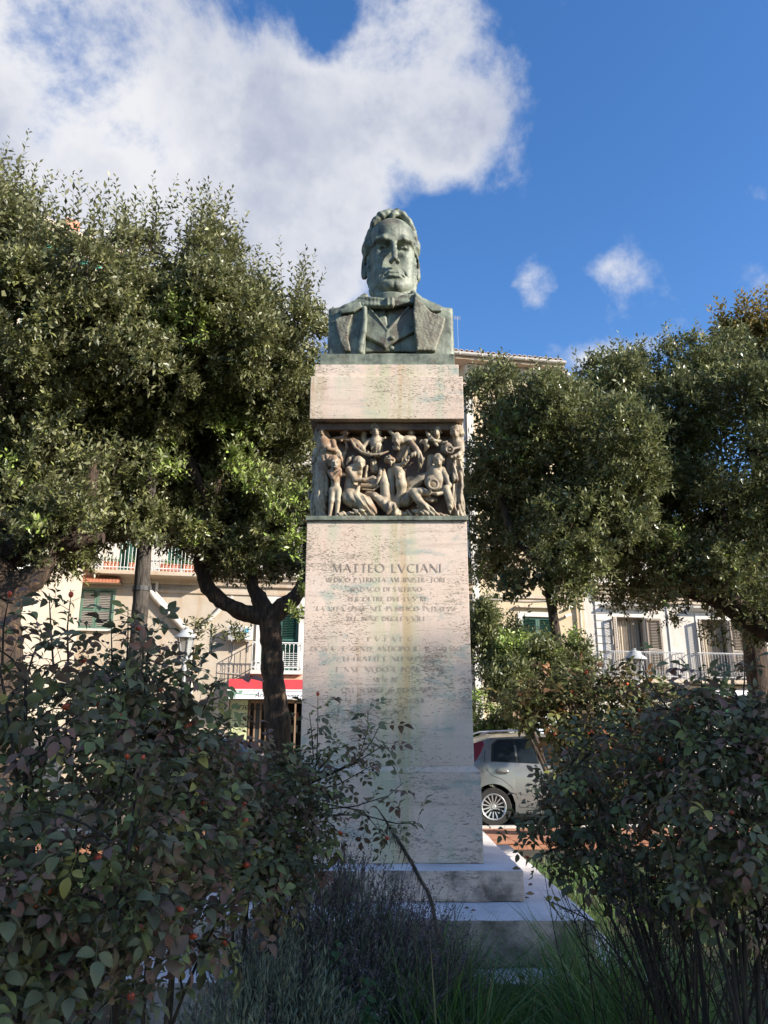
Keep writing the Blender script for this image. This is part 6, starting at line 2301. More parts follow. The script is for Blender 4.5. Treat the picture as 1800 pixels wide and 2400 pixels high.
def rose_bush(label, base, lobes, n_tips, seed, mat='rose', group='rose bushes', max_leaf=290, fill=900, hips=14, extra=(), leaf_scale=1.0, per=(5, 8), size_var=(.75, 1.2)):
    """canes rise from the base and arch to branch tips inside the lobes; compound leaves sit along each branch's last part"""
    rnd = random.Random(seed)
    base = Vector(base)
    o = tag(empty('rose_bush', base), label, 'rose bush', group)
    vol = [r[0] * r[1] * r[2] for _, r in lobes]
    tips = []
    for k in range(n_tips):
        c, r = rnd.choices(lobes, vol)[0]
        while True:
            v = Vector((rnd.gauss(0, 1), rnd.gauss(0, 1), rnd.gauss(0, 1))).normalized()
            if v.y < .35 or rnd.random() < .3:
                break
        q = rnd.uniform(.55, 1.0)
        tips.append((Vector((c[0] + v.x * r[0] * q, c[1] + v.y * r[1] * q, c[2] + v.z * r[2] * q)), None))
    tips += [(Vector(e[0]), e[1] if len(e) > 1 else None) for e in extra]
    canes, twigs = [], MB()
    nc = 9
    # main canes: towards the lobe centres
    for k in range(nc):
        c, r = lobes[k % len(lobes)]
        end = Vector(c) + Vector((rnd.uniform(-.6, .6) * r[0], rnd.uniform(-.6, .6) * r[1], rnd.uniform(-.1, .6) * r[2]))
        st = Vector((rnd.uniform(-.10, .10), rnd.uniform(-.08, .08), -.05))
        e = end - base
        mid = Vector((e.x * .30, e.y * .30, e.z * .62)) + Vector((rnd.uniform(-.06, .06), rnd.uniform(-.06, .06), 0))
        pts = []
        for i in range(9):
            t = i / 8
            pts.append(st * (1 - t) ** 2 + mid * 2 * t * (1 - t) + e * t * t)
        cm = MB()
        cm.tube(pts, [.0085 * (1 - .7 * i / 8) * (1.0 + .5 * (k == 0)) for i in range(9)], 6)
        cm.build('cane', MT['cane'], o, smooth=True)
        canes.append(pts)
    flat = [(p, i) for i, c in enumerate(canes) for p in c[2:]]
    leaves = []
    ends = []
    for tip, path in tips:
        e = tip - base
        if path:
            pts = [Vector(p) - base for p in path] + [e]
        else:
            near = min(flat, key=lambda q: (q[0] - e).length + max(0, q[0].z - e.z) * 1.5 + rnd.uniform(0, .12))[0]
            mid = (near + e) / 2 + Vector((rnd.uniform(-.04, .04), rnd.uniform(-.04, .04), .05))
            pts = [near * (1 - t) ** 2 + mid * 2 * t * (1 - t) + e * t * t for t in (0, .2, .4, .6, .8, 1)]
        twigs.tube(pts, [.0032 - .002 * i / (len(pts) - 1) for i in range(len(pts))], 5, cap=False)
        ends.append((pts[-1], (pts[-1] - pts[-2]).normalized()))
        n = rnd.randint(*per)
        for i in range(n):
            t = 1 - (i + .3) / n * (.62 if not path else .75)
            f = t * (len(pts) - 1)
            a = min(int(f), len(pts) - 2)
            p = pts[a].lerp(pts[a + 1], f - a)
            tang = (pts[a + 1] - pts[a]).normalized()
            ang = i * 2.4 + rnd.uniform(-.5, .5)
            s = tang.orthogonal().normalized()
            rad = s * math.cos(ang) + tang.cross(s) * math.sin(ang)
            dv = (rad * .9 + tang * .35 + Vector((0, -.12, rnd.uniform(-.65, .3)))).normalized()
            leaves.append((p, dv, Vector((rnd.uniform(-.9, .9), rnd.uniform(-.9, .6), 1.0))))
    tw = twigs.build('twigs', MT['cane'], o)
    tw['kind'] = 'stuff'
    # the leaves that show largest are single parts, the others are joined
    order = sorted(range(len(leaves)), key=lambda i: (leaves[i][0] + base).y + rnd.uniform(0, .15))
    rest_v, rest_f, rest_t = [], [], []
    for rank, i in enumerate(order):
        p, dv, uv = leaves[i]
        s = leaf_scale * rnd.uniform(*size_var)
        M = Matrix.Translation(p) @ frame_from(dv, uv).to_4x4() @ Matrix.Scale(s, 4)
        if rank < max_leaf:
            l = link('leaf', rnd.choice(ROSE[mat]), None, o)
            l.matrix_basis = M
        else:
            rest_v.append((rnd.randrange(len(ROSE_BASE)), M))
    # inside of the bush
    for k in range(fill):
        c, r = rnd.choices(lobes, vol)[0]
        v = Vector((rnd.gauss(0, 1), rnd.gauss(0, 1), rnd.gauss(0, 1))).normalized() * rnd.uniform(.2, .98)
        p = Vector((c[0] + v.x * r[0], c[1] + v.y * r[1] + .05, c[2] + v.z * r[2])) - base
        dv = Vector((rnd.gauss(0, 1), rnd.gauss(0, 1) - .2, rnd.gauss(0, .6) - .2)).normalized()
        rest_v.append((rnd.randrange(len(ROSE_BASE)), Matrix.Translation(p) @ frame_from(dv, Vector((rnd.uniform(-.6, .6), rnd.uniform(-.8, .3), 1))).to_4x4() @ Matrix.Scale(leaf_scale * rnd.uniform(.7, 1.1), 4)))
    V, T3, T4, tint3, tint4 = [], [], [], [], []
    cache = {}
    nb = 0
    for w, M in rest_v:
        if w not in cache:
            me = ROSE_BASE[w]
            cache[w] = (np.array([v.co[:] for v in me.vertices]), np.array([list(p.vertices) for p in me.polygons if len(p.vertices) == 3]), np.array([list(p.vertices) for p in me.polygons if len(p.vertices) == 4]))
        vv, f3, f4 = cache[w]
        m = np.array(M)
        V.append(vv @ m[:3, :3].T + m[:3, 3])
        T3.append(f3 + nb)
        T4.append(f4 + nb)
        tt = rnd.random() * .97
        tint3 += [tt] * len(f3)
        tint4 += [tt] * len(f4)
        nb += len(vv)
    if V:
        me = mesh_np('inner_leaves', np.concatenate(V), [np.concatenate(T3), np.concatenate(T4)], MT[mat + '_in'], smooth=True, attrs={'tint': tint3 + tint4})
        q = link('inner_leaves', me, None, o)
        q['kind'] = 'stuff'
    rnd.shuffle(ends)
    for p, dv in ends[:hips]:
        hp = link('hip', HIP, None, o)
        dv = (dv + Vector((0, 0, .4))).normalized()
        hp.matrix_basis = Matrix.Translation(p + dv * .014) @ dv.to_track_quat('Z', 'Y').to_matrix().to_4x4() @ Matrix.Scale(rnd.uniform(.8, 1.25) * leaf_scale, 4)
        link('sepals', SEPAL, None, hp)
    return o


def gpt(px, py, d, z=None):
    p = at(px, py, d)
    return Vector((p.x, p.y, ground_z(p.x, p.y) if z is None else z))


def build_roses():
    g = gpt
    rose_bush('big dark rose bush with orange hips filling the lower left corner', g(150, 2000, 1.75),
              [lob(110, 1640, 1.9, .16, .22, .13), lob(150, 1800, 1.8, .22, .22, .17), lob(90, 2010, 1.65, .17, .2, .15), lob(280, 2060, 1.75, .18, .2, .14), lob(40, 2230, 1.6, .14, .2, .15), lob(220, 2270, 1.75, .2, .2, .12), lob(30, 1520, 1.8, .08, .1, .10)],
              78, 3, hips=30, fill=340, leaf_scale=.78,
              extra=[(at(20, 1405, 1.75), [at(5, 1560, 1.8), at(8, 1470, 1.78)]), (at(115, 1390, 2.2), [at(125, 1560, 2.2), at(118, 1450, 2.2)]), (at(165, 1405, 2.1), [at(160, 1560, 2.1), at(158, 1470, 2.1)])])
    rose_bush('dark rose bush in front of the pole, its leafy top level with the shuttered window', g(380, 2000, 2.15),
              [lob(270, 1590, 2.2, .18, .2, .14), lob(400, 1650, 2.2, .15, .2, .14), lob(350, 1790, 2.15, .22, .22, .16), lob(480, 1870, 2.2, .17, .2, .17), lob(420, 2010, 2.05, .17, .2, .15), lob(330, 1510, 2.3, .08, .1, .06), lob(470, 2130, 2.0, .15, .18, .12)],
              80, 5, hips=30, fill=380, leaf_scale=.78,
              extra=[(at(260, 1450, 2.3), [at(265, 1600, 2.3), at(262, 1520, 2.3)]), (at(455, 1510, 2.2), [at(440, 1660, 2.2), at(450, 1570, 2.2)]), (at(300, 1425, 2.3), [at(295, 1580, 2.3), at(300, 1500, 2.3)]),
                     (at(515, 1590, 2.3), [at(470, 1680, 2.3), at(495, 1620, 2.3)])])
    rose_bush('purplish rose bush whose long sprays cross the pedestal inscription', g(600, 2050, 2.9),
              [lob(570, 1850, 2.9, .20, .22, .15), lob(660, 1850, 3.0, .17, .2, .13), lob(520, 1770, 2.8, .12, .18, .10), lob(590, 1990, 2.8, .2, .2, .14), lob(720, 1790, 3.1, .10, .14, .08), lob(650, 2050, 2.9, .2, .2, .14), lob(730, 1960, 3.1, .15, .18, .10)],
              84, 9, hips=12, fill=420, leaf_scale=.82,
              extra=[(at(745, 1635, 3.05), [at(690, 1850, 3.05), at(742, 1790, 3.05), at(745, 1700, 3.05)]), (at(725, 1670, 3.05), [at(690, 1850, 3.05), at(735, 1780, 3.05), at(730, 1710, 3.05)]),
                     (at(895, 1690, 3.1), [at(720, 1840, 3.05), at(830, 1790, 3.1), at(870, 1740, 3.1)]), (at(862, 1665, 3.1), [at(700, 1850, 3.05), at(840, 1780, 3.1), at(862, 1710, 3.1)]),
                     (at(905, 1740, 3.15), [at(720, 1830, 3.05), at(830, 1790, 3.1), at(885, 1755, 3.1)]), (at(880, 1790, 3.1), [at(700, 1860, 3.1), at(790, 1840, 3.1)]),
                     (at(945, 1835, 3.15), [at(720, 1900, 3.1), at(830, 1890, 3.1), at(910, 1865, 3.15)]), (at(985, 1930, 3.2), [at(700, 1910, 3.1), at(850, 1910, 3.15), at(930, 1930, 3.2)]), (at(900, 1960, 3.1), [at(740, 1880, 3.1), at(850, 1900, 3.1)]),
                     (at(800, 1740, 3.05), [at(700, 1850, 3.05), at(760, 1790, 3.05)])])
    # right hand side
    rose_bush('dark rose bush with drooping leaves beside the lower steps on the right', g(1600, 2150, 2.75),
              [lob(1420, 1790, 2.8, .17, .22, .14), lob(1540, 1740, 2.7, .18, .22, .16), lob(1480, 1900, 2.7, .19, .2, .12), lob(1350, 1880, 2.9, .12, .18, .12), lob(1290, 1900, 3.0, .10, .16, .10), lob(1260, 1870, 3.1, .08, .14, .07), lob(1320, 1830, 3.1, .09, .14, .08), lob(1340, 1790, 3.0, .08, .14, .07), lob(1600, 1870, 2.6, .16, .2, .15), lob(1500, 2010, 2.75, .22, .2, .12), lob(1380, 1990, 2.9, .14, .16, .10), lob(1590, 2090, 2.7, .16, .18, .12)],
              92, 15, hips=14, fill=300, leaf_scale=.78,
              extra=[(at(1245, 2010, 2.9), [at(1420, 1960, 2.8), at(1330, 1980, 2.85)]), (at(1290, 2060, 2.85), [at(1450, 2000, 2.8), at(1360, 2030, 2.8)]), (at(1235, 1900, 3.0), [at(1400, 1900, 2.9), at(1300, 1895, 2.95)]), (at(1215, 1960, 3.0), [at(1400, 1930, 2.9), at(1290, 1940, 2.95)]),
                     (at(1180, 1930, 3.0), [at(1400, 1900, 2.9), at(1290, 1915, 2.95)])])
    rose_bush('tall dark rose bush at the right edge with yellowing leaves', g(1720, 2200, 2.3),
              [lob(1700, 1700, 2.4, .16, .22, .13), lob(1780, 1740, 2.3, .16, .2, .15), lob(1650, 1790, 2.4, .17, .2, .14), lob(1740, 1870, 2.2, .18, .2, .15), lob(1700, 2000, 2.2, .15, .18, .10), lob(1590, 1680, 2.6, .10, .15, .07), lob(1740, 2110, 2.3, .14, .18, .10)],
              86, 19, hips=12, fill=300, leaf_scale=.78,
              extra=[(at(1500, 1545, 2.6), [at(1580, 1680, 2.6), at(1520, 1600, 2.6)]), (at(1640, 1560, 2.5), [at(1650, 1680, 2.5), at(1645, 1610, 2.5)]), (at(1745, 1540, 2.4), [at(1740, 1660, 2.4), at(1745, 1590, 2.4)])])
    rose_bush('sunlit reddish rose bush between the car and the steps', g(1440, 1950, 6.2),
              [lob(1240, 1640, 6.3, .30, .35, .17), lob(1340, 1620, 6.3, .34, .35, .20), lob(1450, 1640, 6.2, .34, .35, .24), lob(1540, 1680, 6.1, .3, .35, .25), lob(1340, 1720, 6.1, .22, .3, .20), lob(1400, 1740, 6.1, .34, .35, .24), lob(1480, 1790, 6.0, .34, .35, .26), lob(1340, 1690, 6.2, .22, .3, .16), lob(1370, 1830, 6.0, .26, .3, .18), lob(1210, 1650, 6.4, .18, .3, .14)],
              130, 27, 'rose_sun', hips=40, fill=900, leaf_scale=1.35)
    # bare stems fanning out low on the right
    rnd = random.Random(77)
    for k, (bx, dd) in enumerate(((1600, 2.75), (1720, 2.4))):
        b0 = gpt(bx, 2200, dd)
        o = tag(empty('dry_stems', b0), 'tangle of bare brown rose stems low at the right, ' + ('nearer the steps' if k == 0 else 'nearer the edge'), 'stems')
        mb = MB()
        for i in range(55):
            e = at(bx + rnd.uniform(-330, 260), rnd.uniform(1930, 2120), dd + rnd.uniform(-.2, .35)) - b0
            mid = Vector((e.x * .5 + rnd.uniform(-.25, .25), e.y * .5 + rnd.uniform(-.1, .1), e.z * rnd.uniform(.4, 1.0)))
            st = Vector((rnd.uniform(-.25, .25), rnd.uniform(-.1, .1), 0))
            pts = [st * (1 - t) ** 2 + mid * 2 * t * (1 - t) + e * t * t for t in (0, .25, .5, .75, 1)]
            mb.tube(pts, [.0032, .0027, .0022, .0018, .0011], 4, cap=False)
            for j in range(6):
                a = pts[2].lerp(pts[4], rnd.random())
                mb.tube([a, a + Vector((rnd.uniform(-.08, .08), rnd.uniform(-.08, .08), rnd.uniform(-.04, .1)))], [.0016, .0008], 3, cap=False)
        q = mb.build('stem_tangle', MT['cane'], o)
        q['kind'] = 'stuff'


build_roses()


# ================================================================ low plants
MT['lav_leaf'] = make_leaf('grey lavender leaf', (.120, .145, .095), (.215, .245, .165), (.23, .26, .19), .65, .1)
MT['lav_dry'] = make_leaf('dry purple lavender spike', (.095, .070, .082), (.22, .165, .185), (.19, .15, .16), .7, .05)
MT['grass'] = make_leaf('long grass', (.060, .125, .035), (.165, .255, .080), (.12, .20, .08), .5, .3, (.30, .25, .13))
MT['weed'] = make_leaf('fresh weed leaf', (.065, .145, .05), (.125, .24, .09), (.14, .23, .11), .5, .25)


def blades(g, base, dirs, length, width, bend, seg=4):
    """curved tapering ribbons"""
    n = len(base)
    side = unit(np.cross(dirs, g.normal(0, 1, (n, 3))))
    bd = unit(np.stack([g.normal(0, 1, n), g.normal(0, 1, n), np.full(n, -.35)], 1))
    V = []
    for i in range(seg + 1):
        t = i / seg
        p = base + dirs * (length * t)[:, None] + bd * (bend * t * t)[:, None]
        w = (width * (1 - t ** 1.6))[:, None] * side
        if i < seg:
            V += [p - w, p + w]
        else:
            V += [p]
    v = np.stack(V, 1)
    m = v.shape[1]
    v = v.reshape(-1, 3)
    b = (np.arange(n) * m)[:, None]
    q = np.concatenate([b + np.array([2 * i, 2 * i + 1, 2 * i + 3, 2 * i + 2]) for i in range(seg - 1)])
    t3 = b + np.array([2 * seg - 2, 2 * seg - 1, 2 * seg])
    return v, q, t3


def lavender(label, base, rx, ry, h, n_stem, seed, spikes, leaf_mat='lav_leaf', lean=(0, 0)):
    g = np.random.default_rng(seed)
    o = tag(empty('lavender_bush', base), label, 'lavender', 'lavender bushes in front of the steps')
    n = n_stem
    a = g.uniform(0, 6.283, n)
    r = np.sqrt(g.random(n))
    b0 = np.stack([np.cos(a) * r * rx * .35, np.sin(a) * r * ry * .35, np.zeros(n)], 1)
    tip = np.stack([np.cos(a) * r * rx + lean[0], np.sin(a) * r * ry + lean[1], h * (1 - .55 * r * r) * g.uniform(.75, 1.1, n)], 1)
    d = unit(tip - b0)
    ln = np.linalg.norm(tip - b0, axis=1)
    v, q, t3 = blades(g, b0, d, ln, np.full(n, .0016), g.uniform(0, .04, n), 3)
    st = link('stems', mesh_np('stems', v, [q, t3], MT['cane']), None, o)
    st['kind'] = 'stuff'
    # narrow leaves up each stem
    k = 15
    idx = np.repeat(np.arange(n), k)
    tt = np.tile((np.arange(k) + .5) / k, n) * .62 + .38
    p = b0[idx] + d[idx] * (ln[idx] * tt)[:, None]
    ld = unit(d[idx] * .9 + g.normal(0, .45, (len(idx), 3)) + np.array([0, 0, .25]))
    ll = g.uniform(.022, .042, len(idx))
    v, q = leaf_mesh_arrays(g, p, ld, ll, ll * .06 + .0008)
    lv = link('leaves', mesh_np('leaves', v, q, MT[leaf_mat], attrs={'tint': np.clip(g.normal(.45, .2, len(q)), 0, .8)}), None, o)
    lv['kind'] = 'stuff'
    if spikes:
        m = spikes
        w = g.integers(0, n, m)
        p0 = b0[w] + d[w] * (ln[w] * .8)[:, None]
        sd = unit(d[w] + g.normal(0, .22, (m, 3)) + np.array([0, 0, .25]))
        sl = g.uniform(.10, .26, m)
        v, q, t3 = blades(g, p0, sd, sl, np.full(m, .0011), g.uniform(0, .03, m), 3)
        s1 = link('flower_stalks', mesh_np('flower_stalks', v, [q, t3], MT['lav_dry']), None, o)
        s1['kind'] = 'stuff'
        k = 12
        idx = np.repeat(np.arange(m), k)
        tt = np.tile(.72 + .30 * np.arange(k) / k, m)
        p = p0[idx] + sd[idx] * (sl[idx] * tt)[:, None]
        ld = unit(sd[idx] * .8 + g.normal(0, .6, (len(idx), 3)))
        ll = g.uniform(.006, .011, len(idx))
        v, q = leaf_mesh_arrays(g, p, ld, ll, ll * .32)
        s2 = link('dry_flowers', mesh_np('dry_flowers', v, q, MT['lav_dry'], attrs={'tint': np.clip(g.normal(.45, .22, len(q)), 0, .8)}), None, s1)
        s2['kind'] = 'stuff'
    return o


def weed(label, base, h, seed, n=7, top=None):
    rnd = random.Random(seed)
    o = tag(empty('weed_plant', base), label, 'weed', 'green weeds between the lavender and the grass')
    for s in range(n):
        e = Vector((rnd.uniform(-.16, .16), rnd.uniform(-.12, .05), h * rnd.uniform(.55, 1.0)))
        pts = [Vector((rnd.uniform(-.02, .02), 0, 0)), Vector((e.x * .3, e.y * .3, e.z * .55)), e]
        MB().tube(pts, [.0035, .003, .002], 5).build('stem', MT['weed_stem'], o)
        for i in range(7):
            t = .35 + .65 * i / 6
            p = pts[1].lerp(pts[2], t)
            for sg in (-1, 1):
                if i == 6 and sg == 1:
                    dv = Vector((rnd.uniform(-.4, .4), -.5, .5))
                else:
                    a = i * 1.57 + (0 if sg > 0 else math.pi) + rnd.uniform(-.3, .3)
                    dv = Vector((math.cos(a), math.sin(a) - .3, rnd.uniform(-.35, .2)))
                l = link('leaf', WEED[rnd.randrange(len(WEED))], None, o)
                l.matrix_basis = Matrix.Translation(p) @ frame_from(dv, Vector((rnd.uniform(-.4, .4), -.5, 1))).to_4x4() @ Matrix.Scale(rnd.uniform(.6, 1.15) * (1.1 - .35 * t), 4)


def weed_leaf(seed):
    rnd = random.Random(seed)
    L_, W = .062, .021
    n = 8
    rib, lf, rt = [], [], []
    for i in range(n + 1):
        u = i / n
        k = math.sin(math.pi * u ** .75) ** .9 * (1 + (.12 if i % 2 else -.06)) if 0 < i < n else 0
        z = -.016 * u * u + .003 * math.sin(u * 9)
        rib.append(Vector((0, u * L_ + .008, z)))
        lf.append(Vector((-k * W, u * L_ + .008, z + .25 * k * W)))
        rt.append(Vector((k * W, u * L_ + .008, z + .25 * k * W)))
    vs = rib + lf[1:-1] + rt[1:-1]
    N1 = n + 1
    Li, Ri = (lambda i: N1 + i - 1), (lambda i: N1 + n - 1 + i - 1)
    fs = [(0, 1, Li(1)), (0, Ri(1), 1)] + [f for i in range(1, n - 1) for f in ((i, i + 1, Li(i + 1), Li(i)), (i, Ri(i), Ri(i + 1), i + 1))] + [(n - 1, n, Li(n - 1)), (n - 1, Ri(n - 1), n)]
    me = bpy.data.meshes.new('leaf')
    me.from_pydata([tuple(v) for v in vs], [], fs)
    for p in me.polygons:
        p.use_smooth = True
    me.materials.append(MT['weed'])
    a = me.attributes.new('tint', 'FLOAT', 'FACE')
    a.data.foreach_set('value', np.full(len(me.polygons), rnd.uniform(.2, .8), dtype=np.float32))
    return me


MT['weed_stem'] = simple('weed stem', (.07, .11, .04), .6)
WEED = [weed_leaf(i) for i in range(5)]


def build_low():
    # z of the bed is about .24 here
    lavender('grey green lavender bush at the bottom, left of the middle', gpt(640, 2300, 2.75), .34, .30, .62, 900, 5, 90)
    lavender('grey lavender bush low beside the rose bush corner', gpt(520, 2350, 2.35), .24, .22, .60, 450, 8, 30)
    lavender('purple brown dried lavender bush in front of the steps', gpt(760, 2150, 3.2), .44, .30, .80, 1050, 6, 1400, lean=(.04, 0))
    lavender('sparse purple lavender stalks leaning over the step slabs', gpt(930, 2150, 3.4), .30, .22, .58, 380, 7, 520, 'lav_dry', lean=(.05, 0))
    weed('green weed plant with toothed leaves, between lavender and grass', gpt(900, 2250, 2.9), .46, 1, 6)
    weed('green weed plant at the bottom middle of the bed', gpt(960, 2350, 2.65), .34, 2, 6)
    weed('small bright weed growing up through the dried lavender', gpt(830, 2150, 3.0), .58, 3, 4)
    weed('low green weed in front of the grass', gpt(1010, 2350, 2.9), .28, 4, 5)
    # long grass, countless
    g = np.random.default_rng(12)
    n = 6500
    px_ = g.uniform(930, 1620, n)
    dd = g.uniform(2.9, 3.95, n)
    xy = np.stack([(px_ - 900) / FPX * dd * .86, dd], 1)
    x2 = np.stack([g.uniform(1.0, 2.6, 2000), g.uniform(3.3, 7.5, 2000)], 1)
    x3 = np.stack([g.uniform(-3.5, 2.5, 6000), g.uniform(5.8, 9.6, 6000)], 1)
    keep2 = ~((np.abs(x2[:, 0] - MX) < 1.17) & (x2[:, 1] > 3.75) & (x2[:, 1] < 6.9))
    keep3 = ~((np.abs(x3[:, 0] - MX) < 1.17) & (x3[:, 1] < 6.9))
    keep1 = ~((np.abs(xy[:, 0] - MX) < 1.17) & (xy[:, 1] > 3.78))
    allp = np.concatenate([xy[keep1], x2[keep2], x3[keep3]])
    hs = np.concatenate([g.uniform(.24, .62, keep1.sum()) * (.72 + .5 * (np.sin(xy[keep1][:, 0] * 9) * .5 + .5)), g.uniform(.12, .30, keep2.sum()), g.uniform(.08, .22, keep3.sum())])
    z = np.array([ground_z(a, b) for a, b in allp]) - .02
    base = np.concatenate([allp, z[:, None]], 1)
    m = len(base)
    d = unit(np.stack([g.normal(0, .22, m), g.normal(0, .22, m), np.ones(m)], 1))
    v, q, t3 = blades(g, base, d, hs, g.uniform(.0022, .0058, m), hs * g.uniform(.08, .85, m), 5)
    # faces: the quads come segment by segment, then the tips
    tint = np.clip(g.normal(.42, .18, m), 0, .8)
    tint[g.random(m) < .07] = .95
    tt = np.concatenate([np.tile(tint, 4), tint])
    o = link('long_grass', mesh_np('long_grass', v, [q, t3], MT['grass'], attrs={'tint': tt}))
    tag(o, 'long green grass growing round the steps', 'grass', kind='stuff')
    # dead leaves lying on the steps and the soil
    k = 420
    fp = np.stack([g.uniform(-1.3, 2.2, k), g.uniform(3.0, 7.2, k)], 1)
    fz = []
    for a, b in fp:
        q = abs(a - MX)
        fz.append(.81 if q < .70 and 4.4 < b < 6.15 else .658 if q < .95 and 4.02 < b < 6.5 else .46 if q < 1.15 and 3.8 < b < 6.8 else ground_z(a, b) + .01)
    keepf = ~((np.abs(fp[:, 0] - MX) < .55) & (fp[:, 1] > 4.58) & (fp[:, 1] < 5.95))
    keepf &= (np.array(fz) < .4) | (g.random(k) < .35)
    base = np.concatenate([fp, np.array(fz)[:, None]], 1)[keepf]
    dv = unit(np.stack([g.normal(0, 1, len(base)), g.normal(0, 1, len(base)), g.uniform(0, .25, len(base))], 1))
    ll = g.uniform(.025, .055, len(base))
    v, q = leaf_mesh_arrays(g, base, dv, ll, ll * .26)
    o = link('fallen_leaves', mesh_np('fallen_leaves', v, q, MT['dead_leaf'], attrs={'tint': g.uniform(0, .8, len(q))}))
    tag(o, 'brown fallen leaves scattered over the steps and soil', 'leaves', kind='stuff')
    # fallen dead cane leaning against the dried lavender
    o = tag(empty('dead_cane', gpt(1030, 2150, 3.25)), 'thick dead shaggy stem slanting across the dried lavender', 'dead stem')
    inv = Matrix.Translation(-o.location)
    pts = [inv @ at(*p) for p in ((885, 1895, 3.22), (905, 1925, 3.22), (930, 1965, 3.23), (958, 2010, 3.24), (985, 2060, 3.26), (1010, 2110, 3.28), (1026, 2190, 3.28))]
    mb = MB()
    limb(mb, pts, [.002, .004, .0065, .007, .007, .007, .007], 8, seed=4)
    mb.build('stem', MT['dead'], o, smooth=True)
    fz = MB()
    rnd = random.Random(6)
    for i in range(170):
        k = rnd.uniform(1, 5.99)
        p = pts[int(k)].lerp(pts[int(k) + 1], k % 1) if int(k) + 1 < len(pts) else pts[-1]
        e = p + Vector((rnd.uniform(-.02, .035), rnd.uniform(-.02, .01), rnd.uniform(-.06, -.005)))
        fz.tube([p, e], [.0016, .0006], 3, cap=False)
    q = fz.build('bark_shreds', MT['dead'], o)
    q['kind'] = 'stuff'
    # shrub with ivy-like leaves in front of the right hand oak's trunk
    lobes = [lob(1150, 1530, 9.0, .20, .3, .26), lob(1225, 1570, 8.9, .30, .35, .28), lob(1320, 1550, 9.0, .26, .3, .18), lob(1180, 1620, 8.9, .30, .35, .16), lob(1125, 1440, 9.1, .10, .2, .22)]
    base = gpt(1345, 1800, 9.0)
    o = tag(empty('evergreen_shrub', base), 'dark evergreen shrub right behind the pedestal edge, above the parked car', 'shrub')
    v, q, t, (tv, tf) = crown_arrays(61, [(Vector(c) - base, r) for c, r in lobes], 1900, leaf=.062, per=11, sprig=.2, fill=900, sprig_len=(.15, .35), new_frac=.06, clumps=90, clump_r=.13)
    link('crown', mesh_np('crown', v, q, MT['oak_leaf_b'], attrs={'tint': t}), None, o)
    mb = MB()
    for c, r in lobes:
        limb(mb, [Vector((0, 0, -.05)), (Vector(c) - base) * .5 + Vector((.05, 0, .1)), Vector(c) - base], [.03, .022, .01], 6)
    mb.build('trunk', MT['bark'], o)
    # feathery bright green bush beyond the car
    base = gpt(1165, 1800, 17.5, .12)
    o = tag(empty('feathery_bush', base), 'fluffy bright green bush beyond the parked car', 'bush')
    lobes = [lob(1150, 1690, 17.5, .55, .5, .5), lob(1190, 1715, 17.5, .45, .5, .5), lob(1160, 1780, 17.5, .5, .5, .7)]
    v, q, t, (tv, tf) = crown_arrays(71, [(Vector(c) - base, r) for c, r in lobes], 1100, leaf=.10, per=12, sprig=.3, fill=300, sprig_len=(.2, .4), new_frac=.75, clumps=60, clump_r=.2)
    link('crown', mesh_np('crown', v, q, MT['oak_leaf_b'], attrs={'tint': t}), None, o)
    # tree with autumn leaves far right behind
    base = gpt(1790, 1700, 14.0, 0)
    lobes = [lob(1760, 850, 14.0, .8, 1.0, .5), lob(1850, 880, 14.0, 1.1, 1.2, .7)]
    oak('autumn_tree', 'yellowing tree top showing above the right edge oak', base, [([base, base + Vector((.1, 0, 4)), at(1800, 900, 14.0)], [.22, .18, .08])], lobes, 1500, 83, 'autumn', None, leaf=.12, per=11, sprig=.2, fill=900, new_frac=.3)


MT['dead_leaf'] = make_leaf('brown dead leaf', (.11, .060, .030), (.24, .14, .065), (.18, .12, .07), .7, .1)
MT['dead'] = make_bark('dead grey stem', (.13, .10, .08), (.22, .18, .14))
MT['autumn'] = make_leaf('yellowing leaf', (.15, .12, .03), (.30, .22, .05), (.22, .18, .08), .6, .25, (.42, .26, .05))
build_low()
# ================================================================ car, lamps, pole
def make_paint(name, col, metal=.55, rough=.32):
    m, t, b, _ = new_mat(name)
    v = coords(t)
    n = tnoise(t, v, 3, 5, .6)
    c = ramp(t, n, [(.3, tuple(x * .88 for x in col)), (.7, col)])
    t.links.new(c, b.inputs['Base Color'])
    b.inputs['Metallic'].default_value = metal
    t.links.new(sstep(t, tnoise(t, v, 7, 5), .3, .7, rough * .85, rough * 1.2), b.inputs['Roughness'])
    b.inputs['Coat Weight'].default_value = .5
    b.inputs['Coat Roughness'].default_value = .08
    return m


MT['silver'] = make_paint('silver beige car paint', (.30, .30, .29))
MT['blue_car'] = make_paint('grey car paint', (.22, .24, .26))
MT['tyre'] = simple('tyre rubber', (.022, .021, .020), .85, bmp=.2)
MT['rim'] = simple('alloy rim', (.60, .60, .60), .3, metal=.7)
MT['tail'] = simple('red tail lamp', (.17, .010, .010), .25, spec=.6)
MT['black_trim'] = simple('black trim', (.012, .012, .013), .5)
MT['car_glass'] = make_glass('tinted car glass', (.012, .018, .025), .04)


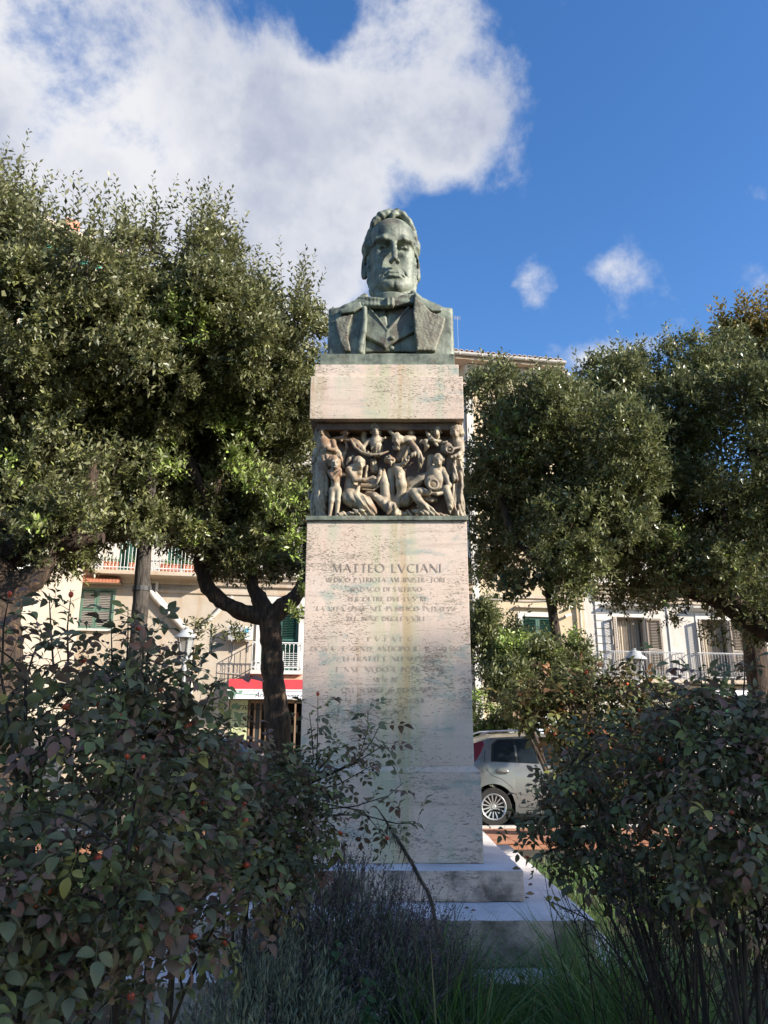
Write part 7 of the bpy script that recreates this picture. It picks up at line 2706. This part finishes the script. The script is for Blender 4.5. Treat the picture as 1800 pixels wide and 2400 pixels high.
def car(label, loc, rz, paint, group='parked cars'):
    """five door hatchback, nose towards +x, origin under the rear axle"""
    o = tag(empty('parked_car', loc, rz), label, 'car', group)
    WB, RW = 2.51, .302
    x0, x1 = -.66, 3.37
    HWD = .84

    def roof(x):
        pts = [(-.66, .62), (-.655, .86), (-.60, .97), (-.46, 1.16), (-.28, 1.375), (0, 1.460), (.6, 1.49), (1.15, 1.475), (1.45, 1.42), (1.75, 1.29), (2.10, 1.10), (2.35, .985), (2.7, .90), (3.05, .80), (3.28, .66), (3.37, .5)]
        for (a, za), (b_, zb) in zip(pts, pts[1:]):
            if a <= x <= b_:
                u = (x - a) / (b_ - a)
                return za + (zb - za) * u
        return pts[0][1] if x < pts[0][0] else pts[-1][1]

    def belt(x):
        return min(.985 - .045 * (x + .1), roof(x) - .02)

    def sill(x):
        z = .20
        for c in (0, WB):
            dx = abs(x - c)
            if dx < .365:
                z = max(z, RW + math.sqrt(.365 ** 2 - dx ** 2) * 1.0)
        if x < -.45:
            z = max(z, .20 + (-.45 - x) * .5)
        return z

    def plan(x):      # half width along the car
        if x < 0:
            return HWD - .16 * (x / -.66) ** 2.4
        if x > 2.3:
            return HWD - .20 * ((x - 2.3) / 1.07) ** 2.2
        return HWD
    xs = sorted(set([round(x0 + (x1 - x0) * i / 90, 4) for i in range(91)] + [-.365, .365, WB - .365, WB + .365, -.36, .36, WB - .36, WB + .36]))
    levels = 13
    V, F = [], []
    rows = []
    for x in xs:
        zb, zt, ze = sill(x), roof(x), belt(x)
        zb = min(zb, ze - .03)
        hw = plan(x)
        ring = []
        for k in range(5):     # sill to belt, slight barrel
            u = k / 4
            z = zb + (ze - zb) * u
            y = hw * (1 - .055 * (1 - min((z - .2) / .35, 1)) ** 2 - .030 * max((z - .62) / .4, 0))
            ring.append((x, -y, z))
        y_b = ring[-1][1]
        for k in range(1, 5):  # glass line, leaning in
            u = k / 4
            z = ze + (zt - .06 - ze) * u if zt - .06 > ze else ze + .001 * k
            ring.append((x, y_b + (.17 * u) * min(1, (zt - ze) / .4), z))
        y_r = ring[-1][1]
        for k in range(1, 5):  # roof to the middle
            u = k / 4
            ring.append((x, y_r * (1 - u), ring[8][2] + (zt - ring[8][2]) * math.sin(u * math.pi / 2) ** .7))
        rows.append(ring)
    n = len(rows[0])
    for ring in rows:
        V += ring
    for i in range(len(rows) - 1):
        for k in range(n - 1):
            F.append((i * n + k, (i + 1) * n + k, (i + 1) * n + k + 1, i * n + k + 1))
    m = len(V)
    V2 = [(x, -y, z) for x, y, z in V]
    F2 = [tuple(m + j for j in reversed(f)) for f in F]
    ends = [tuple(reversed(range(n))), tuple((len(rows) - 1) * n + k for k in range(n))]
    ends2 = [tuple(m + k for k in range(n)), tuple(m + (len(rows) - 1) * n + k for k in reversed(range(n)))]
    me = bpy.data.meshes.new('body')
    me.from_pydata(V + V2, [], F + F2 + ends + ends2)
    bm = bmesh.new()
    bm.from_mesh(me)
    bmesh.ops.remove_doubles(bm, verts=bm.verts, dist=.0005)
    bmesh.ops.recalc_face_normals(bm, faces=bm.faces)
    bm.to_mesh(me)
    bm.free()
    for p in me.polygons:
        p.use_smooth = True
    me.set_sharp_from_angle(angle=R(38))
    me.materials.append(paint)
    link('body', me, None, o)

    def side_y(x, z):
        """outer surface (right-hand side, y<0) at x, z"""
        ring = rows[min(range(len(xs)), key=lambda i: abs(xs[i] - x))]
        for a, b_ in zip(ring, ring[1:9]):
            if a[2] <= z <= b_[2]:
                u = (z - a[2]) / max(b_[2] - a[2], 1e-6)
                return a[1] + (b_[1] - a[1]) * u
        return ring[8][1]

    def patch(name, poly, mat, off=.006, parent=o, both=True):
        """flat-ish pane following the side; poly of (x, z)"""
        for s in ((1, -1) if both else (1,)):
            bm = bmesh.new()
            vs = [bm.verts.new((x, (side_y(x, z) - off) * s, z)) for x, z in poly]
            vb = [bm.verts.new((x, (side_y(x, z) + .012) * s, z)) for x, z in poly]
            k = len(poly)
            bm.faces.new(vs)
            for i in range(k):
                bm.faces.new((vs[i], vb[i], vb[(i + 1) % k], vs[(i + 1) % k]))
            bmesh.ops.recalc_face_normals(bm, faces=bm.faces)
            me = bpy.data.meshes.new(name)
            bm.to_mesh(me)
            bm.free()
            me.materials.append(mat)
            link(name, me, None, parent)
    # side glass: frames first, panes proud of them
    patch('window_frame', [(-.02, 1.02), (.02, 1.30), (.12, 1.375), (.75, 1.40), (.80, .98)], MT['black_trim'], .004)
    patch('window_frame', [(.88, .975), (.85, 1.40), (1.15, 1.395), (1.42, 1.32), (1.78, 1.08), (1.86, .93)], MT['black_trim'], .004)
    patch('window', [(.02, 1.03), (.06, 1.29), (.13, 1.35), (.39, 1.37), (.41, 1.01)], MT['car_glass'], .009)
    patch('window', [(.45, 1.01), (.43, 1.37), (.73, 1.378), (.77, .992)], MT['car_glass'], .009)
    patch('window', [(.91, .985), (.885, 1.375), (1.14, 1.37), (1.40, 1.30), (1.74, 1.075), (1.80, .945)], MT['car_glass'], .009)
    # seams
    def seam(pts, s=-1):
        mb = MB()
        mb.tube([(x, (side_y(x, z) + .002), z) for x, z in pts], .0055, 5)
        mb.tube([(x, -(side_y(x, z) + .002), z) for x, z in pts], .0055, 5)
        mb.build('door_seam', MT['black_trim'], o)
    seam([(-.10, 1.20), (-.13, 1.02), (-.10, .90), (-.02, .80), (.15, .74), (.30, .62), (.40, .45), (.43, .30)])
    seam([(.82, 1.42), (.84, .98), (.90, .70), (.92, .30)])
    seam([(1.92, .90), (1.95, .60), (1.93, .30)])
    seam([(.43, .30), (.92, .27), (1.93, .27)])
    for hx in (.10, 1.10):
        for s in (1, -1):
            mb = MB()
            y = side_y(hx, .86)
            mb.tube([(hx - .05, (y - .022) * s, .865), (hx + .05, (y - .034) * s, .862), (hx + .17, (y - .024) * s, .85)], [.014, .016, .013], 8)
            mb.build('door_handle', paint, o, smooth=True)
            MB().lathe([(.075, 0), (.07, .004), (.0, .005)], 16, Matrix.Translation((hx + .05, (y - .004) * s, .862)) @ Matrix.Rotation(R(90 * s), 4, 'X') @ Matrix.Diagonal((1.5, .62, 1, 1))).build('handle_recess', MT['black_trim'] if False else paint, o)
    MB().tube([(-.36 + .085 * math.cos(a), side_y(-.36, .84) - .002, .80 + .085 * math.sin(a)) for a in [2 * math.pi * k / 20 for k in range(21)]], .004, 4).build('fuel_flap_seam', MT['black_trim'], o)
    # tail lamps climb the rear pillar
    for s in (1, -1):
        mb = MB()
        pts = [(-.50, .98), (-.40, 1.14), (-.28, 1.31), (-.12, 1.35), (-.10, 1.30), (-.17, 1.16), (-.27, 1.03), (-.36, .96)]
        vs = [(x - .012, (side_y(x, z) - .012) * s, z) for x, z in pts] + [(x + .02, (side_y(x, z) + .03) * s, z) for x, z in pts]
        k = len(pts)
        mb.add(vs, [tuple(range(k))] + [(i, (i + 1) % k, k + (i + 1) % k, k + i) for i in range(k)])
        mb.build('tail_lamp', MT['tail'], o)
    # rear and front glass, roof bars, bumpers
    MB().add([(-.585, -.50, 1.00), (-.585, .50, 1.00), (-.33, .46, 1.335), (-.33, -.46, 1.335)], [(0, 1, 2, 3)]).build('rear_window', MT['car_glass'], o)
    MB().add([(2.12, -.60, 1.105), (2.12, .60, 1.105), (1.50, .50, 1.415), (1.50, -.50, 1.415)], [(0, 1, 2, 3)]).build('windscreen', MT['car_glass'], o)
    for s in (1, -1):
        MB().tube([(-.15, .56 * s, 1.455), (0, .565 * s, 1.50), (.6, .57 * s, 1.525), (1.05, .565 * s, 1.50), (1.2, .56 * s, 1.46)], .014, 6).build('roof_bar', MT['rim'], o)
        mb = MB()
        mb.box((1.66, -.06, .96), (1.80, .06, 1.08), Matrix.Translation((0, s * .93, 0)))
        mb.build('wing_mirror', paint, o, bevel=.03)
        MB().lathe([(.0, 0), (.13, .004), (.13, .02), (.0, .06)], 14, Matrix.Translation((3.22, s * .58, .68)) @ Matrix.Rotation(R(90), 4, 'Y')).build('headlight', MT['rim'], o)
    MB().box((x0 - .03, -.66, .30), (x0 + .08, .66, .56)).build('rear_bumper', paint, o, bevel=.04)
    MB().box((x1 - .10, -.62, .22), (x1 + .02, .62, .48)).build('front_bumper', MT['black_trim'], o, bevel=.03)
    MB().box((-.4, -.70, .19), (3.1, .70, .34)).build('underside', MT['black_trim'], o)
    # wheels
    tm = MB().lathe([(.20, -.09), (.285, -.095), (.30, -.075), (RW, -.03), (RW, .03), (.30, .075), (.285, .095), (.20, .09), (.20, -.09)], 36, Matrix.Rotation(R(90), 4, 'X'), cap=False).mesh('tyre', MT['tyre'], smooth=True)
    rm = MB()
    MX_ = Matrix.Rotation(R(90), 4, 'X')
    rm.lathe([(.185, .08), (.203, .098), (.212, .09), (.205, .0), (.185, .0), (.185, .08)], 36, MX_, cap=False)
    rm.lathe([(.0, .074), (.035, .074), (.045, .06), (.045, .03)], 18, MX_, cap=False)
    for k in range(15):
        a = 2 * math.pi * k / 15
        p = lambda r, y, da: (r * math.cos(a + da), -y, r * math.sin(a + da))
        rm.add([p(.04, .064, -.20), p(.04, .064, .20), p(.192, .082, .058), p(.192, .082, -.058), p(.04, .04, -.20), p(.04, .04, .20), p(.192, .06, .058), p(.192, .06, -.058)],
               [(0, 1, 2, 3), (4, 7, 6, 5), (0, 4, 5, 1), (1, 5, 6, 2), (2, 6, 7, 3), (3, 7, 4, 0)])
    rme = rm.mesh('rim', MT['rim'])
    dk = MB().lathe([(.0, .02), (.20, .02), (.20, .015), (0, .015)], 20, MX_, cap=False).mesh('brake_disc', MT['iron_dark'])
    for wx in (0, WB):
        for s in (1, -1):
            w = link('wheel', tm, None, o)
            w.location = (wx, -.72 * s, RW)
            if s < 0:
                w.rotation_euler = (0, 0, math.pi)
            link('rim', rme, None, w)
            link('brake_disc', dk, None, w)
            ar = MB().lathe([(.36, -.16), (.36, .11)], 24, Matrix.Translation((wx, -.68 * s, RW)) @ Matrix.Rotation(R(90 * s), 4, 'X'), cap=False)
            ar.build('wheel_arch', MT['black_trim'], o)
    return o


p = at(1153, 1896, 13.7)
car('silver hatchback parked on the street behind the right of the pedestal', (p.x, 13.7 + .72, .012), R(1.5), MT['silver'])
p = at(500, 1750, 16.0)
car('grey hatchback half hidden behind the left rose bushes, before the shop', (p.x - 1.2, 16.6, .012), R(4), MT['blue_car'])


def lamp(label, px, py_top, d, h_lantern=.62):
    top = at(px, py_top, d)
    z0 = ground_z(top.x, d)
    o = tag(empty('street_lamp', (top.x, d, z0)), label, 'street lamp', 'lantern street lamps')
    H = top.z - z0
    g = MT['lamp_grey']
    MB().lathe([(.16, 0), (.16, .12), (.11, .18), (.10, .6), (.065, .72), (.055, 1.2), (.045, H - .9), (.06, H - .84), (.04, H - .78), (.05, H - .66)], 12).build('post', g, o, smooth=True)
    MB().lathe([(.07, H - .66), (.10, H - .62), (.10, H - .60), (.06, H - .60)], 6).build('lantern_base', g, o)
    fr = MB()
    for k in range(6):
        a = 2 * math.pi * k / 6
        fr.tube([(.10 * math.cos(a), .10 * math.sin(a), H - .60), (.165 * math.cos(a), .165 * math.sin(a), H - .22)], .010, 4)
    fr.build('lantern_frame', g, o)
    MB().lathe([(.092, H - .60), (.155, H - .22)], 6, cap=False).build('lantern_glass', MT['lamp_glass'], o)
    MB().lathe([(.235, H - .22), (.225, H - .19), (.14, H - .12), (.115, H - .06), (.05, H - .045), (.03, H - .03), (.045, H - .015), (.03, H)], 14).build('lantern_cap', g, o, smooth=True)
    return o


MT['lamp_grey'] = simple('pale grey lamp paint', (.38, .40, .42), .45)
m_, t_, b_, _o = new_mat('lantern glass')
t_.links.new(ramp(t_, tnoise(t_, coords(t_), 4, 3), [(.3, (.35, .36, .36)), (.7, (.5, .5, .5))]), b_.inputs['Base Color'])
b_.inputs['Roughness'].default_value = .25
b_.inputs['Transmission Weight'].default_value = .6
MT['lamp_glass'] = m_
lamp('pale lantern street lamp in front of the slanting drain pipes', 438, 1470, 15.4)
lamp('pale lantern street lamp in front of the curtained balcony', 1486, 1520, 15.6)


def pole():
    d = 9.7
    a, b_ = at(318, 1545, d), at(352, 1090, d)
    foot = Vector((a.x - .06, d, ground_z(a.x, d) - .05))
    o = tag(empty('wooden_pole', foot), 'dark weathered pole standing before the shuttered window', 'pole')
    inv = Matrix.Translation(-foot)
    mb = MB()
    limb(mb, [inv @ foot, inv @ a, inv @ at(335, 1330, d), inv @ b_, inv @ at(358, 1020, d)], [.107, .100, .095, .090, .085], 12, seed=3)
    mb.build('shaft', MT['pole_wood'], o, smooth=True)
    MB().lathe([(.112, -.03), (.112, .03)], 14, Matrix.Translation(inv @ at(331, 1380, d)), cap=False).build('metal_band', MT['iron_dark'], o)


MT['pole_wood'] = make_bark('weathered dark pole', (.060, .050, .042), (.10, .085, .070))
pole()
# ---------------------------------------------------------------- end
